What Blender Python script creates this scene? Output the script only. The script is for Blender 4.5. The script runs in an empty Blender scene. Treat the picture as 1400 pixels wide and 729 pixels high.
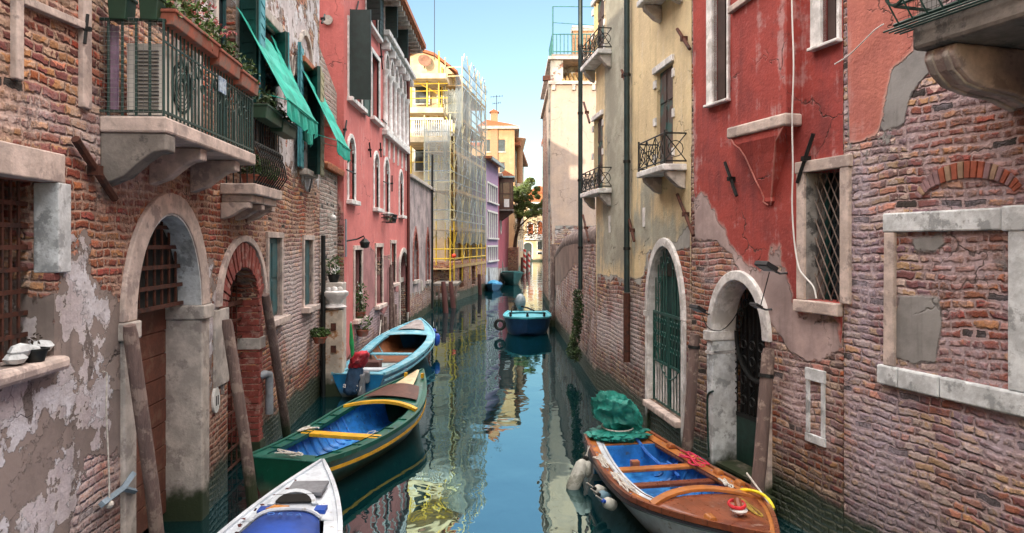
import bpy, math, random
import numpy as np
from mathutils import Vector, Matrix, noise as mnoise
from mathutils.geometry import delaunay_2d_cdt
R = math.radians
random.seed(7)
scene = bpy.context.scene
COL = scene.collection

# ------------------------------------------------------------------ camera
H, F, CX, CY = 3.0, 1000.0, 700.0, 334.0      # eye height, focal length in photo pixels, vanishing level
cam_data = bpy.data.cameras.new("camera")
cam = bpy.data.objects.new("camera", cam_data); COL.objects.link(cam)
cam.location = (0, 0, H); cam.rotation_euler = (R(90), 0, 0)
cam_data.sensor_width = 36; cam_data.lens = 36 * F / 1400
cam_data.shift_y = -(364.5 - CY) / 1400; cam_data.shift_x = 0
cam_data.clip_start = 0.05; cam_data.clip_end = 5000
scene.camera = cam

# ------------------------------------------------------------------ light
SUN_EL, SUN_AZ = R(11), R(21)     # low sun behind the viewer, a little to the left; light travels (+x sin, +y cos)
world = bpy.data.worlds.new("World"); scene.world = world; world.use_nodes = True
wt = world.node_tree
sky = wt.nodes.new("ShaderNodeTexSky"); sky.sky_type = 'NISHITA'; sky.sun_disc = False
sky.sun_elevation = SUN_EL; sky.sun_rotation = math.pi + SUN_AZ
sky.air_density = 1.0; sky.dust_density = 0.6; sky.ozone_density = 1.6
bg = wt.nodes["Background"]; bg.inputs[1].default_value = 0.135
# clear sky low down; added white fill overhead, out of view, for the shaded walls
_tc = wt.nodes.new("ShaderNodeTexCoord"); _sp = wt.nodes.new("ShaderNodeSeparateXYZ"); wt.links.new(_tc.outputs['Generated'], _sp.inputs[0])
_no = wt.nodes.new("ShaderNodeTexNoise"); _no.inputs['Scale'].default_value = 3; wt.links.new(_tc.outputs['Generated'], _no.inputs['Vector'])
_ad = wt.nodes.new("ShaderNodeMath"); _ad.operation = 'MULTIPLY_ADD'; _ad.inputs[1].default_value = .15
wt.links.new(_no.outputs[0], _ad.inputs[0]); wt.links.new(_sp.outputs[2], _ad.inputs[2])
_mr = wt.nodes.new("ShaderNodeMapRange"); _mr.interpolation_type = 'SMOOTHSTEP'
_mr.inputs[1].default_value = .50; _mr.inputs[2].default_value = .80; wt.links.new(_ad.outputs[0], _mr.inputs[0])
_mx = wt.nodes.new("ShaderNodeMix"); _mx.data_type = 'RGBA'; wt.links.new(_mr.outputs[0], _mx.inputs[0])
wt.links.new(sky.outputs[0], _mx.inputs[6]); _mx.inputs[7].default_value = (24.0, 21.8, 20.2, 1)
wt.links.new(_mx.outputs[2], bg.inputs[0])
sd = bpy.data.lights.new("sun", 'SUN'); sd.energy = 3.0; sd.angle = R(0.6); sd.color = (1, .84, .64)
sun = bpy.data.objects.new("sun", sd); COL.objects.link(sun)
sun.rotation_euler = (R(90) - SUN_EL, 0, -SUN_AZ)
vs = scene.view_settings
vs.view_transform = 'Standard'; vs.look = 'None'; vs.gamma = 1; vs.exposure = 1.0; vs.use_curve_mapping = False
scene.cycles.max_bounces = 6; scene.cycles.diffuse_bounces = 4; scene.cycles.glossy_bounces = 4
scene.cycles.transparent_max_bounces = 12; scene.cycles.use_denoising = True
scene.cycles.caustics_reflective = False; scene.cycles.caustics_refractive = False

# ------------------------------------------------------------------ measuring helpers
def W(px, py, z=0.0):
    """plan point seen at photo pixel px,py if it lies at height z"""
    Y = F * (H - z) / (py - CY)
    return ((px - CX) / F * Y, Y, z)
def AT(px, py, Y):
    return Vector(((px - CX) / F * Y, Y, H + (CY - py) / F * Y))

def tag(o, label=None, cat=None, group=None, kind=None):
    if label: o["label"] = label
    if cat: o["category"] = cat
    if group: o["group"] = group
    if kind: o["kind"] = kind
    return o
def empty(name, loc=(0, 0, 0), rz=0.0, label=None, cat=None, group=None):
    o = bpy.data.objects.new(name, None); COL.objects.link(o)
    o.location = loc; o.rotation_euler = (0, 0, rz); o.empty_display_size = .2
    return tag(o, label, cat, group)

# ------------------------------------------------------------------ node helpers
class NT:
    def __init__(s, name):
        s.m = bpy.data.materials.new(name); s.m.use_nodes = True
        s.t = s.m.node_tree; s.b = s.t.nodes["Principled BSDF"]
    def put(s, sock, v):
        if hasattr(v, "is_output"): s.t.links.new(v, sock)
        elif isinstance(v, (tuple, list)):
            sock.default_value = tuple(v) + ((1,) if len(v) == 3 and sock.type == 'RGBA' else ())
        elif sock.type == 'RGBA': sock.default_value = (v, v, v, 1)
        else: sock.default_value = v
    def n(s, typ, **k):
        nd = s.t.nodes.new(typ)
        for a, b in k.items(): setattr(nd, a, b)
        return nd
    def ma(s, op, a, b=None, c=None, clamp=False):
        nd = s.n("ShaderNodeMath", operation=op, use_clamp=clamp)
        for i, v in enumerate((a, b, c)):
            if v is not None: s.put(nd.inputs[i], v)
        return nd.outputs[0]
    def mix(s, f, a, b, mode='MIX'):
        nd = s.n("ShaderNodeMix", data_type='RGBA', blend_type=mode)
        s.put(nd.inputs[0], f); s.put(nd.inputs[6], a); s.put(nd.inputs[7], b)
        return nd.outputs[2]
    def noise(s, vec, scale, detail=4, rough=.55, dist=0.0, color=False):
        nd = s.n("ShaderNodeTexNoise"); s.put(nd.inputs['Vector'], vec)
        nd.inputs['Scale'].default_value = scale; nd.inputs['Detail'].default_value = detail
        nd.inputs['Roughness'].default_value = rough; nd.inputs['Distortion'].default_value = dist
        return nd.outputs[1 if color else 0]
    def ss(s, v, lo, hi, a=0.0, b=1.0):
        nd = s.n("ShaderNodeMapRange", interpolation_type='SMOOTHSTEP')
        for i, x in enumerate((v, lo, hi, a, b)): s.put(nd.inputs[i], x)
        return nd.outputs[0]
    def xyz(s, v):
        nd = s.n("ShaderNodeSeparateXYZ"); s.put(nd.inputs[0], v); return nd.outputs
    def comb(s, x, y, z):
        nd = s.n("ShaderNodeCombineXYZ")
        for i, v in enumerate((x, y, z)): s.put(nd.inputs[i], v)
        return nd.outputs[0]
    def obj(s): return s.n("ShaderNodeTexCoord").outputs['Object']
    def pos(s): return s.n("ShaderNodeNewGeometry").outputs['Position']
    def rnd(s): return s.n("ShaderNodeObjectInfo").outputs['Random']
    def vmul(s, v, k):
        nd = s.n("ShaderNodeVectorMath", operation='MULTIPLY'); s.put(nd.inputs[0], v); nd.inputs[1].default_value = k
        return nd.outputs[0]
    def ramp(s, f, stops, interp='LINEAR'):
        nd = s.n("ShaderNodeValToRGB"); cr = nd.color_ramp; cr.interpolation = interp
        while len(cr.elements) < len(stops): cr.elements.new(1)
        for e, (p, c) in zip(cr.elements, stops): e.position = p; e.color = tuple(c) + (1,)
        s.put(nd.inputs[0], f); return nd.outputs[0]
    def bump(s, h, dist, strength=1.0):
        nd = s.n("ShaderNodeBump"); s.put(nd.inputs['Height'], h)
        nd.inputs['Distance'].default_value = dist; nd.inputs['Strength'].default_value = strength
        s.t.links.new(nd.outputs[0], s.b.inputs['Normal'])
    def attr(s, name): return s.n("ShaderNodeAttribute", attribute_name=name).outputs['Fac']

_mc = {}
def mat(name, c, rough=.6, metal=0.0, var=.25, scale=6.0, c2=None, bump=.004, spec=.5, streak=False, worn=None, moss=False, scum=False, planks=0.0):
    """painted / stone / wood / metal surface with mottling; c2 is a second colour that shows in patches"""
    if name in _mc: return _mc[name]
    t = NT(name); p = t.obj()
    if streak: p = t.vmul(p, (1, 1, .12))
    n1 = t.noise(p, scale, 6, .62); n2 = t.noise(p, scale * 6, 3, .6)
    f = t.ss(n1, .38, .66)
    col = t.mix(f, tuple(x * (1 - var) for x in c), tuple(min(1, x * (1 + var * .6)) for x in c))
    if c2: col = t.mix(t.ss(t.noise(t.obj(), scale * .7, 8, .68), .52, .60), col, c2)
    col = t.mix(t.ma('MULTIPLY', t.ss(n2, .5, .75), var), col, tuple(x * .45 for x in c))
    if worn: col = t.mix(t.ss(t.noise(t.obj(), scale * 3, 8, .7), .60, .66), col, worn)
    if planks:
        o3 = t.xyz(t.obj()); fr_ = t.ma('FRACT', t.ma('MULTIPLY', o3[1], 1 / planks)); ln = t.ss(t.ma('ABSOLUTE', t.ma('SUBTRACT', fr_, .5)), .46, .49)
        col = t.mix(t.ma('MULTIPLY', ln, .75), col, tuple(x * .25 for x in c))
    if scum:
        z = t.xyz(t.pos())[2]; zz_ = t.ma('ADD', z, t.ma('MULTIPLY', t.noise(t.pos(), 7, 6), -.12))
        col = t.mix(t.ss(zz_, -.02, .05, .85, 0), col, (.03, .04, .012)); col = t.mix(t.ss(zz_, .02, .16, .35, 0), col, (.16, .15, .11))
    if moss:
        z = t.xyz(t.pos())[2]
        col = t.mix(t.ss(t.ma('ADD', z, t.ma('MULTIPLY', t.noise(t.pos(), 5, 6), -.5)), -.02, .22, 1, 0), col, (.018, .028, .008))
    t.put(t.b.inputs['Base Color'], col)
    t.put(t.b.inputs['Roughness'], t.ma('ADD', rough - .08, t.ma('MULTIPLY', n2, .2), clamp=True))
    t.b.inputs['Metallic'].default_value = metal
    t.b.inputs['Specular IOR Level'].default_value = spec
    if bump: t.bump(t.ma('ADD', n1, t.ma('MULTIPLY', n2, .4)), bump)
    _mc[name] = t.m; return t.m

BRK = [(.21, .045, .03), (.36, .11, .045), (.30, .085, .06), (.20, .09, .10), (.40, .24, .12), (.46, .36, .28), (.10, .045, .04), (.33, .14, .11)]
def brick_mat(name, pal=BRK, mortar=(.33, .235, .20), plaster=(.45, .36, .26), plaster2=None, cement=(.30, .29, .27),
              wash=(.60, .54, .55), bw=.25, bh=.082, edge=.5, base=0.55, erode=1.0, washamt=0.0, streaks=.35, pnoise=1.0, stain=(.20, .20, .17), hole=.0, tanz=.35, bleach=.25, dirt=.35, vary=.48, flake=0.0):
    """weathered venetian wall. attributes (metres, signed): pl plaster coat, ce cement patch, wa lime wash, rd red fresh brick"""
    t = NT(name); x, y, z = t.xyz(t.obj())
    u0 = t.ma('ADD', x, y)
    P = t.comb(u0, z, 0.0)
    wp = t.noise(P, 3.5, 3, .6, color=True); wx, wy, wz = t.xyz(wp)
    wf = t.noise(P, 22, 3, .6, color=True); fx, fy, fz = t.xyz(wf)
    sag = t.ma('MULTIPLY', t.ma('SUBTRACT', t.noise(P, .55, 2), .5), .22)
    u = t.ma('ADD', u0, t.ma('ADD', t.ma('MULTIPLY', wx, .08 * erode), t.ma('MULTIPLY', fx, .040 * erode)))
    v = t.ma('ADD', t.ma('ADD', z, sag), t.ma('ADD', t.ma('MULTIPLY', wy, .055 * erode), t.ma('MULTIPLY', fy, .024 * erode)))
    vr = t.ma('DIVIDE', v, bh); row = t.ma('FLOOR', vr); fv = t.ma('FRACT', vr)
    wr = t.n("ShaderNodeTexWhiteNoise", noise_dimensions='1D'); t.put(wr.inputs['W'], row)
    ur = t.ma('ADD', t.ma('DIVIDE', u, bw), t.ma('ADD', t.ma('MULTIPLY', row, .5), t.ma('MULTIPLY', wr.outputs[0], .35)))
    colm = t.ma('FLOOR', ur); fu = t.ma('FRACT', ur)
    wn = t.n("ShaderNodeTexWhiteNoise", noise_dimensions='2D'); t.put(wn.inputs['Vector'], t.comb(colm, row, 0.0))
    rv = wn.outputs[0]; r1, r2, r3 = t.xyz(wn.outputs[1])
    half = t.ma('LESS_THAN', r3, .22)                      # some bricks are headers: an extra joint in the middle
    fu2 = t.ma('FRACT', t.ma('MULTIPLY', fu, 2)); fu_ = t.ma('ADD', t.ma('MULTIPLY', fu, t.ma('SUBTRACT', 1, half)), t.ma('MULTIPLY', fu2, half))
    du = t.ma('MULTIPLY', t.ma('SUBTRACT', .5, t.ma('ABSOLUTE', t.ma('SUBTRACT', fu_, .5))), t.ma('MULTIPLY', bw, t.ma('SUBTRACT', 1, t.ma('MULTIPLY', half, .5))))
    dv = t.ma('MULTIPLY', t.ma('SUBTRACT', .5, t.ma('ABSOLUTE', t.ma('SUBTRACT', fv, .5))), bh)
    d = t.ma('SMOOTH_MIN', du, dv, .012)
    big = t.noise(P, 1.1, 5, .6)
    jw = t.ma('ADD', t.ma('ADD', .0030, t.ma('MULTIPLY', r2, .004)), t.ma('MULTIPLY', t.ss(big, .35, .72), .010 * erode))
    inb = t.ss(t.ma('SUBTRACT', d, jw), -.003, .006)       # 1 inside a brick
    n = len(pal)
    # colours drift across the wall so that zones of like bricks form
    rr = t.ma('FRACT', t.ma('ADD', t.ma('MULTIPLY', rv, vary), t.ma('MULTIPLY', t.noise(P, .8, 5, .6), 2.6)))
    bc = t.ramp(rr, [((i) / n, c) for i, c in enumerate(pal)], 'CONSTANT')
    bc = t.mix(t.ss(t.attr('rd'), -.15, .15), bc, t.mix(.65, bc, t.ramp(rv, [(0, (.42, .10, .035)), (.35, (.30, .055, .03)), (.6, (.48, .20, .08)), (.8, (.36, .07, .05))], 'CONSTANT')))
    bc = t.mix(1, bc, t.ramp(r1, [(0, (.72, .72, .72)), (.2, (.85, .82, .82)), (.65, (1.15, 1.12, 1.08)), (1, (1.75, 1.65, 1.6))]), 'MULTIPLY')
    zone = t.ss(t.noise(P, .75, 5, .6), .44, .60)
    bc = t.mix(t.ma('MULTIPLY', zone, tanz), bc, t.mix(.5, t.mix(1, bc, (1.35, 1.5, 1.45), 'MULTIPLY'), (.30, .22, .155)))
    g1 = t.noise(P, 38, 5, .65)
    bc = t.mix(t.ss(g1, .35, .75, .75, 0), bc, t.mix(1, bc, (.55, .5, .5), 'MULTIPLY'))
    mc = t.mix(t.ss(t.noise(P, 2.3, 5), .35, .65), mortar, tuple(c * .68 for c in mortar))
    mc = t.mix(t.ss(t.noise(P, 30, 4), .4, .7), mc, tuple(c * 1.35 for c in mortar))
    c = t.mix(inb, mc, bc)
    # mortar smeared over the brick faces
    smear = t.ss(t.ma('ADD', t.noise(P, 9, 6, .7), t.ma('MULTIPLY', t.ma('SUBTRACT', big, .5), 1.1)), .50, .63)
    c = t.mix(t.ma('MULTIPLY', smear, .7), c, mc)
    # soot and damp clouds, and pockets where a brick has crumbled away
    c = t.mix(t.ma('MULTIPLY', t.ss(t.noise(P, 1.5, 7, .68), .52, .70), .5), c, t.mix(1, c, (.36, .33, .33), 'MULTIPLY'))
    pock = t.ma('MULTIPLY', t.ma('LESS_THAN', r1, .02), inb)
    c = t.mix(pock, c, (.035, .026, .022))
    # lime wash / salts
    wn2 = t.ma('ADD', t.ma('ADD', t.attr('wa'), t.ma('MULTIPLY', t.ma('SUBTRACT', t.noise(P, 2.2, 7, .65), .5), 1.6)), washamt)
    wm = t.ma('MULTIPLY', t.ss(wn2, -.15, .5), t.ss(t.noise(P, 26, 5, .7), .30, .62, .35, 1))
    c = t.mix(t.ma('MULTIPLY', wm, .8), c, wash)
    # plaster coats, with a ragged broken edge
    nE = t.ma('ADD', t.ma('MULTIPLY', t.ma('SUBTRACT', t.noise(P, 1.7, 3, .5), .5), 1.1 * edge * pnoise), t.ma('MULTIPLY', t.ma('SUBTRACT', t.noise(P, 7, 7, .62), .5), .55 * edge))
    pd = t.ma('ADD', t.attr('pl'), nE); pm = t.ss(pd, 0, .012)
    cd = t.ma('ADD', t.attr('ce'), t.ma('MULTIPLY', nE, .7))
    ring = t.ma('ADD', pd, t.ma('ADD', -.02, t.ma('MULTIPLY', t.ss(t.noise(P, 3.1, 6, .65), .35, .7), .22)))
    cd = t.ma('MAXIMUM', cd, ring); cm = t.ss(cd, 0, .03)
    st = t.noise(t.comb(t.ma('MULTIPLY', u0, 2.4), t.ma('MULTIPLY', z, .16), 3.0), 2.0, 6, .62)
    mot = t.noise(P, 1.3, 8, .66)
    p2 = plaster2 or tuple(k * .62 for k in plaster)
    pc = t.mix(t.ss(mot, .38, .64), p2, plaster)
    pc = t.mix(t.ma('MULTIPLY', t.ss(st, .5, .72), streaks), pc, tuple(k * .38 for k in plaster))
    pc = t.mix(t.ma('MULTIPLY', t.ss(t.noise(P, 14, 6, .7), .48, .72), .35), pc, tuple(min(1, k * 1.25 + .03) for k in plaster))
    pc = t.mix(t.ma('MULTIPLY', t.ss(t.ma('ADD', st, t.ma('MULTIPLY', t.ma('SUBTRACT', t.noise(P, 3, 8, .7), .5), .8)), .30, .46, 1, 0), bleach), pc, tuple(k * .45 + .33 for k in plaster))
    pc = t.mix(t.ma('MULTIPLY', t.ss(t.noise(P, 5.5, 9, .75), .56, .62), .5 * dirt), pc, tuple(k * .5 for k in plaster))
    pc = t.mix(t.ss(pd, .0, .05, .4, 0), pc, (.62, .58, .52))              # pale broken rim
    if flake:
        fk = t.ss(t.ma('ADD', t.noise(P, 1.9, 9, .68), flake - .5), .5, .512)
        pc = t.mix(fk, pc, t.mix(t.ss(t.noise(P, 6, 7, .65), .4, .65), (.50, .48, .50), (.66, .66, .70)))
        fk2 = t.ss(t.noise(t.comb(u0, t.ma('MULTIPLY', z, .45), 7.7), 2.6, 8, .66), .585, .60)
        pc = t.mix(fk2, pc, (.17, .14, .13))
        mot = t.ma('ADD', mot, t.ma('MULTIPLY', fk, .5))
    sm = t.ss(t.ma('ADD', t.attr('st'), t.ma('ADD', t.ma('MULTIPLY', t.ma('SUBTRACT', st, .5), 1.0), t.ma('MULTIPLY', t.ma('SUBTRACT', t.noise(P, 4, 7, .65), .5), .7))), -.12, .25)
    pc = t.mix(t.ma('MULTIPLY', sm, .85), pc, t.mix(t.ss(mot, .4, .65), stain, tuple(k * 1.7 for k in stain)))
    cc = t.mix(t.ss(mot, .40, .62), cement, tuple(k * 1.5 for k in cement))
    cc = t.mix(t.ma('MULTIPLY', t.ss(st, .5, .7), .4), cc, tuple(k * .4 for k in cement))
    c = t.mix(cm, c, cc); c = t.mix(pm, c, pc)
    # hairline cracks
    vo = t.n("ShaderNodeTexVoronoi", feature='DISTANCE_TO_EDGE'); vo.inputs['Scale'].default_value = .9
    t.put(vo.inputs['Vector'], t.ma and t.comb(t.ma('ADD', u0, t.ma('MULTIPLY', wx, .5)), t.ma('ADD', z, t.ma('MULTIPLY', wy, .5)), 0.0))
    crack = t.ma('MULTIPLY', t.ss(vo.outputs['Distance'], .0, .008, 1, 0), t.ss(big, .48, .6))
    c = t.mix(t.ma('MULTIPLY', crack, .7), c, (.05, .04, .035))
    # tide line: damp, then algae at the water
    zw = t.xyz(t.pos())[2]
    zn = t.ma('ADD', zw, t.ma('MULTIPLY', t.ma('SUBTRACT', t.noise(P, 1.6, 7, .65), .5), .55))
    c = t.mix(t.ss(zn, base * .55, base * 1.5, .55, 0), c, t.mix(1, c, (.32, .30, .26), 'MULTIPLY'))
    c = t.mix(t.ss(zn, base * .46, base * .64, 1, 0), c, t.mix(t.noise(P, 9, 6), (.006, .009, .005), (.035, .05, .015)))
    t.put(t.b.inputs['Base Color'], c)
    t.put(t.b.inputs['Roughness'], t.ss(zn, .1, base, .45, .9))
    hb = t.ma('MULTIPLY', t.ss(t.ma('SUBTRACT', d, jw), -.006, .014), t.ma('ADD', .55, t.ma('MULTIPLY', r1, .45)))
    hb = t.ma('ADD', hb, t.ma('MULTIPLY', g1, .5)); hb = t.ma('ADD', hb, t.ma('MULTIPLY', big, 1.6))
    hb = t.mix(t.ma('MULTIPLY', smear, .6), hb, .9); hb = t.ma('SUBTRACT', hb, t.ma('MULTIPLY', pock, .9))
    hp = t.ma('ADD', 2.3, t.ma('ADD', t.ma('MULTIPLY', mot, .8), t.ma('MULTIPLY', t.noise(P, 30, 5), .22)))
    hc = t.ma('ADD', 1.9, t.ma('MULTIPLY', mot, .6))
    h = t.mix(cm, hb, hc); h = t.mix(pm, h, hp); h = t.ma('SUBTRACT', h, t.ma('MULTIPLY', crack, .4))
    t.bump(h, .032, 1.0)
    t.m['brick'] = 1
    _mc[name] = t.m; return t.m

# ------------------------------------------------------------------ mesh builder
class MB:
    def __init__(s): s.v = []; s.f = []; s.mi = []; s.m = 0
    def add(s, vs, fs):
        o = len(s.v); s.v += [tuple(v) for v in vs]
        for f in fs: s.f.append([i + o for i in f]); s.mi.append(s.m)
        return s
    def box(s, x0, x1, y0, y1, z0, z1, M=None):
        vs = [Vector((x, y, z)) for z in (z0, z1) for y in (y0, y1) for x in (x0, x1)]
        if M: vs = [M @ v for v in vs]
        return s.add(vs, [(0, 2, 3, 1), (4, 5, 7, 6), (0, 1, 5, 4), (2, 6, 7, 3), (0, 4, 6, 2), (1, 3, 7, 5)])
    def prism(s, poly, y0, y1, axis='y', M=None):
        """polygon in x,z extruded along y (axis='z': polygon in x,y extruded along z; axis='x': polygon in y,z)"""
        mk = {'y': lambda a, b, c: Vector((a, c, b)), 'z': lambda a, b, c: Vector((a, b, c)), 'x': lambda a, b, c: Vector((c, a, b))}[axis]
        n = len(poly); vs = [mk(a, b, y0) for a, b in poly] + [mk(a, b, y1) for a, b in poly]
        if M: vs = [M @ v for v in vs]
        return s.add(vs, [list(range(n)), list(range(2 * n - 1, n - 1, -1))] + [(i, i + n, (i + 1) % n + n, (i + 1) % n) for i in range(n)])
    def strip(s, inner, outer, y0, y1, closed=False):
        """ring between two matching polylines in x,z, extruded in y"""
        n = len(inner); vs = []
        for (a, b), (c, d) in zip(inner, outer): vs += [(a, y0, b), (c, y0, d), (c, y1, d), (a, y1, b)]
        fs = []
        for i in range(n if closed else n - 1):
            p = 4 * i; q = 4 * ((i + 1) % n)
            for k in range(4): fs.append((p + k, p + (k + 1) % 4, q + (k + 1) % 4, q + k))
        if not closed: fs += [(3, 2, 1, 0), tuple(4 * (n - 1) + k for k in range(4))]
        return s.add(vs, fs)
    def tube(s, pts, r, n=6, r2=None, cap=True):
        pts = [Vector(p) for p in pts]; m = len(pts); vs = []; fs = []
        up = None
        for i, p in enumerate(pts):
            d = (pts[min(i + 1, m - 1)] - pts[max(i - 1, 0)])
            if d.length < 1e-7: d = Vector((0, 0, 1))
            d.normalize()
            if up is None: up = Vector((0, 0, 1)) if abs(d.z) < .9 else Vector((1, 0, 0))
            a = d.cross(up)
            if a.length < 1e-4: a = d.cross(Vector((0, 1, 0)))
            a.normalize(); b = d.cross(a); up = -b if True else up
            rr = r if r2 is None else r + (r2 - r) * i / (m - 1)
            if isinstance(r, (list, tuple)): rr = r[i]
            for k in range(n):
                t = 2 * math.pi * k / n; vs.append(p + a * (math.cos(t) * rr) + b * (math.sin(t) * rr))
        for i in range(m - 1):
            for k in range(n): fs.append((i * n + k, i * n + (k + 1) % n, (i + 1) * n + (k + 1) % n, (i + 1) * n + k))
        if cap: fs += [tuple(range(n))[::-1], tuple(range((m - 1) * n, m * n))]
        return s.add(vs, fs)
    def lathe(s, prof, c=(0, 0, 0), n=16, M=None):
        """profile [(r,z)] around z through c"""
        vs = []; fs = []; m = len(prof); c = Vector(c)
        for r, z in prof:
            for k in range(n):
                t = 2 * math.pi * k / n; v = Vector((r * math.cos(t), r * math.sin(t), z))
                vs.append(c + (M @ v if M else v))
        for i in range(m - 1):
            for k in range(n): fs.append((i * n + k, i * n + (k + 1) % n, (i + 1) * n + (k + 1) % n, (i + 1) * n + k))
        fs += [tuple(range(n))[::-1], tuple(range((m - 1) * n, m * n))]
        return s.add(vs, fs)
    def ball(s, c, rx, ry=None, rz=None, n=12, M=None):
        ry = ry or rx; rz = rz or rx; c = Vector(c); vs = []; fs = []; m = n // 2 + 1
        for i in range(m):
            a = math.pi * i / (m - 1) - math.pi / 2
            rr = max(.001, math.cos(a))
            for k in range(n):
                t = 2 * math.pi * k / n; v = Vector((rx * rr * math.cos(t), ry * rr * math.sin(t), rz * math.sin(a)))
                vs.append(c + (M @ v if M else v))
        for i in range(m - 1):
            for k in range(n): fs.append((i * n + k, i * n + (k + 1) % n, (i + 1) * n + (k + 1) % n, (i + 1) * n + k))
        return s.add(vs, fs)
    def torus(s, c, R_, r, M=None, n=20, k=8, a0=0, a1=2 * math.pi):
        pts = []
        for i in range(n + 1):
            t = a0 + (a1 - a0) * i / n; v = Vector((R_ * math.cos(t), R_ * math.sin(t), 0))
            pts.append(Vector(c) + (M @ v if M else v))
        return s.tube(pts, r, k)
    def leaves(s, c, rad, n, size, rng=random, flat=0.0):
        c = Vector(c)
        for _ in range(n):
            while True:
                p = Vector((rng.uniform(-1, 1), rng.uniform(-1, 1), rng.uniform(-1, 1)))
                if p.length <= 1: break
            q = c + Vector((p.x * rad[0], p.y * rad[1], p.z * rad[2]))
            a = Vector((rng.gauss(0, 1), rng.gauss(0, 1), rng.gauss(0, 1) * (1 - flat))).normalized()
            b = a.cross(Vector((rng.gauss(0, 1), rng.gauss(0, 1), rng.gauss(0, 1)))).normalized()
            L = size * rng.uniform(.6, 1.4); w = L * .42
            s.add([q - a * L * .5, q + b * w * .5, q + a * L * .5, q - b * w * .5], [(0, 1, 2, 3)])
        return s
    def build(s, name, m, parent=None, smooth=False, bevel=0.0, loc=None, rot=None):
        me = bpy.data.meshes.new(name); me.from_pydata(s.v, [], s.f); me.update()
        ms = m if isinstance(m, (list, tuple)) else [m]
        for x in ms: me.materials.append(x)
        if len(ms) > 1: me.polygons.foreach_set('material_index', s.mi)
        if smooth: me.polygons.foreach_set('use_smooth', [True] * len(me.polygons))
        import bmesh
        bm = bmesh.new(); bm.from_mesh(me); bmesh.ops.recalc_face_normals(bm, faces=bm.faces); bm.to_mesh(me); bm.free()
        o = bpy.data.objects.new(name, me); COL.objects.link(o)
        if parent: o.parent = parent
        if loc: o.location = loc
        if rot: o.rotation_euler = rot
        if bevel:
            b = o.modifiers.new("bevel", 'BEVEL'); b.width = bevel; b.segments = 2; b.limit_method = 'ANGLE'; b.angle_limit = R(40)
        if smooth and bevel == 0:
            md = o.modifiers.new("split", 'EDGE_SPLIT'); md.split_angle = R(50)
        return o

def in_poly(x, z, poly):
    c = False; n = len(poly); j = n - 1
    for i in range(n):
        xi, zi = poly[i]; xj, zj = poly[j]
        if (zi > z) != (zj > z) and x < (xj - xi) * (z - zi) / (zj - zi) + xi: c = not c
        j = i
    return c
def sdist(X, Z, poly):
    """signed distance of arrays of points to a polygon, + inside"""
    P = np.array(poly, float); Q = np.roll(P, -1, 0); best = np.full(X.shape, 1e9); ins = np.zeros(X.shape, bool)
    for (ax, az), (bx, bz) in zip(P, Q):
        dx, dz = bx - ax, bz - az; L = dx * dx + dz * dz + 1e-12
        t = np.clip(((X - ax) * dx + (Z - az) * dz) / L, 0, 1)
        best = np.minimum(best, np.hypot(X - ax - t * dx, Z - az - t * dz))
        if az != bz:
            cr = ((az > Z) != (bz > Z)) & (X < (bx - ax) * (Z - az) / (bz - az) + ax); ins ^= cr
    return np.where(ins, best, -best)

def arch_pts(x0, x1, zs, zt, n=14, pointed=0.0):
    cx = (x0 + x1) / 2; rx = (x1 - x0) / 2; rz = zt - zs; out = []
    for i in range(n + 1):
        a = math.pi * (1 - i / n); c, s_ = math.cos(a), math.sin(a)
        if pointed: s_ = s_ ** (1 + .0) * (1 - pointed) + (1 - abs(c)) ** .8 * pointed
        out.append((cx + rx * c, zs + rz * s_))
    return out

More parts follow.
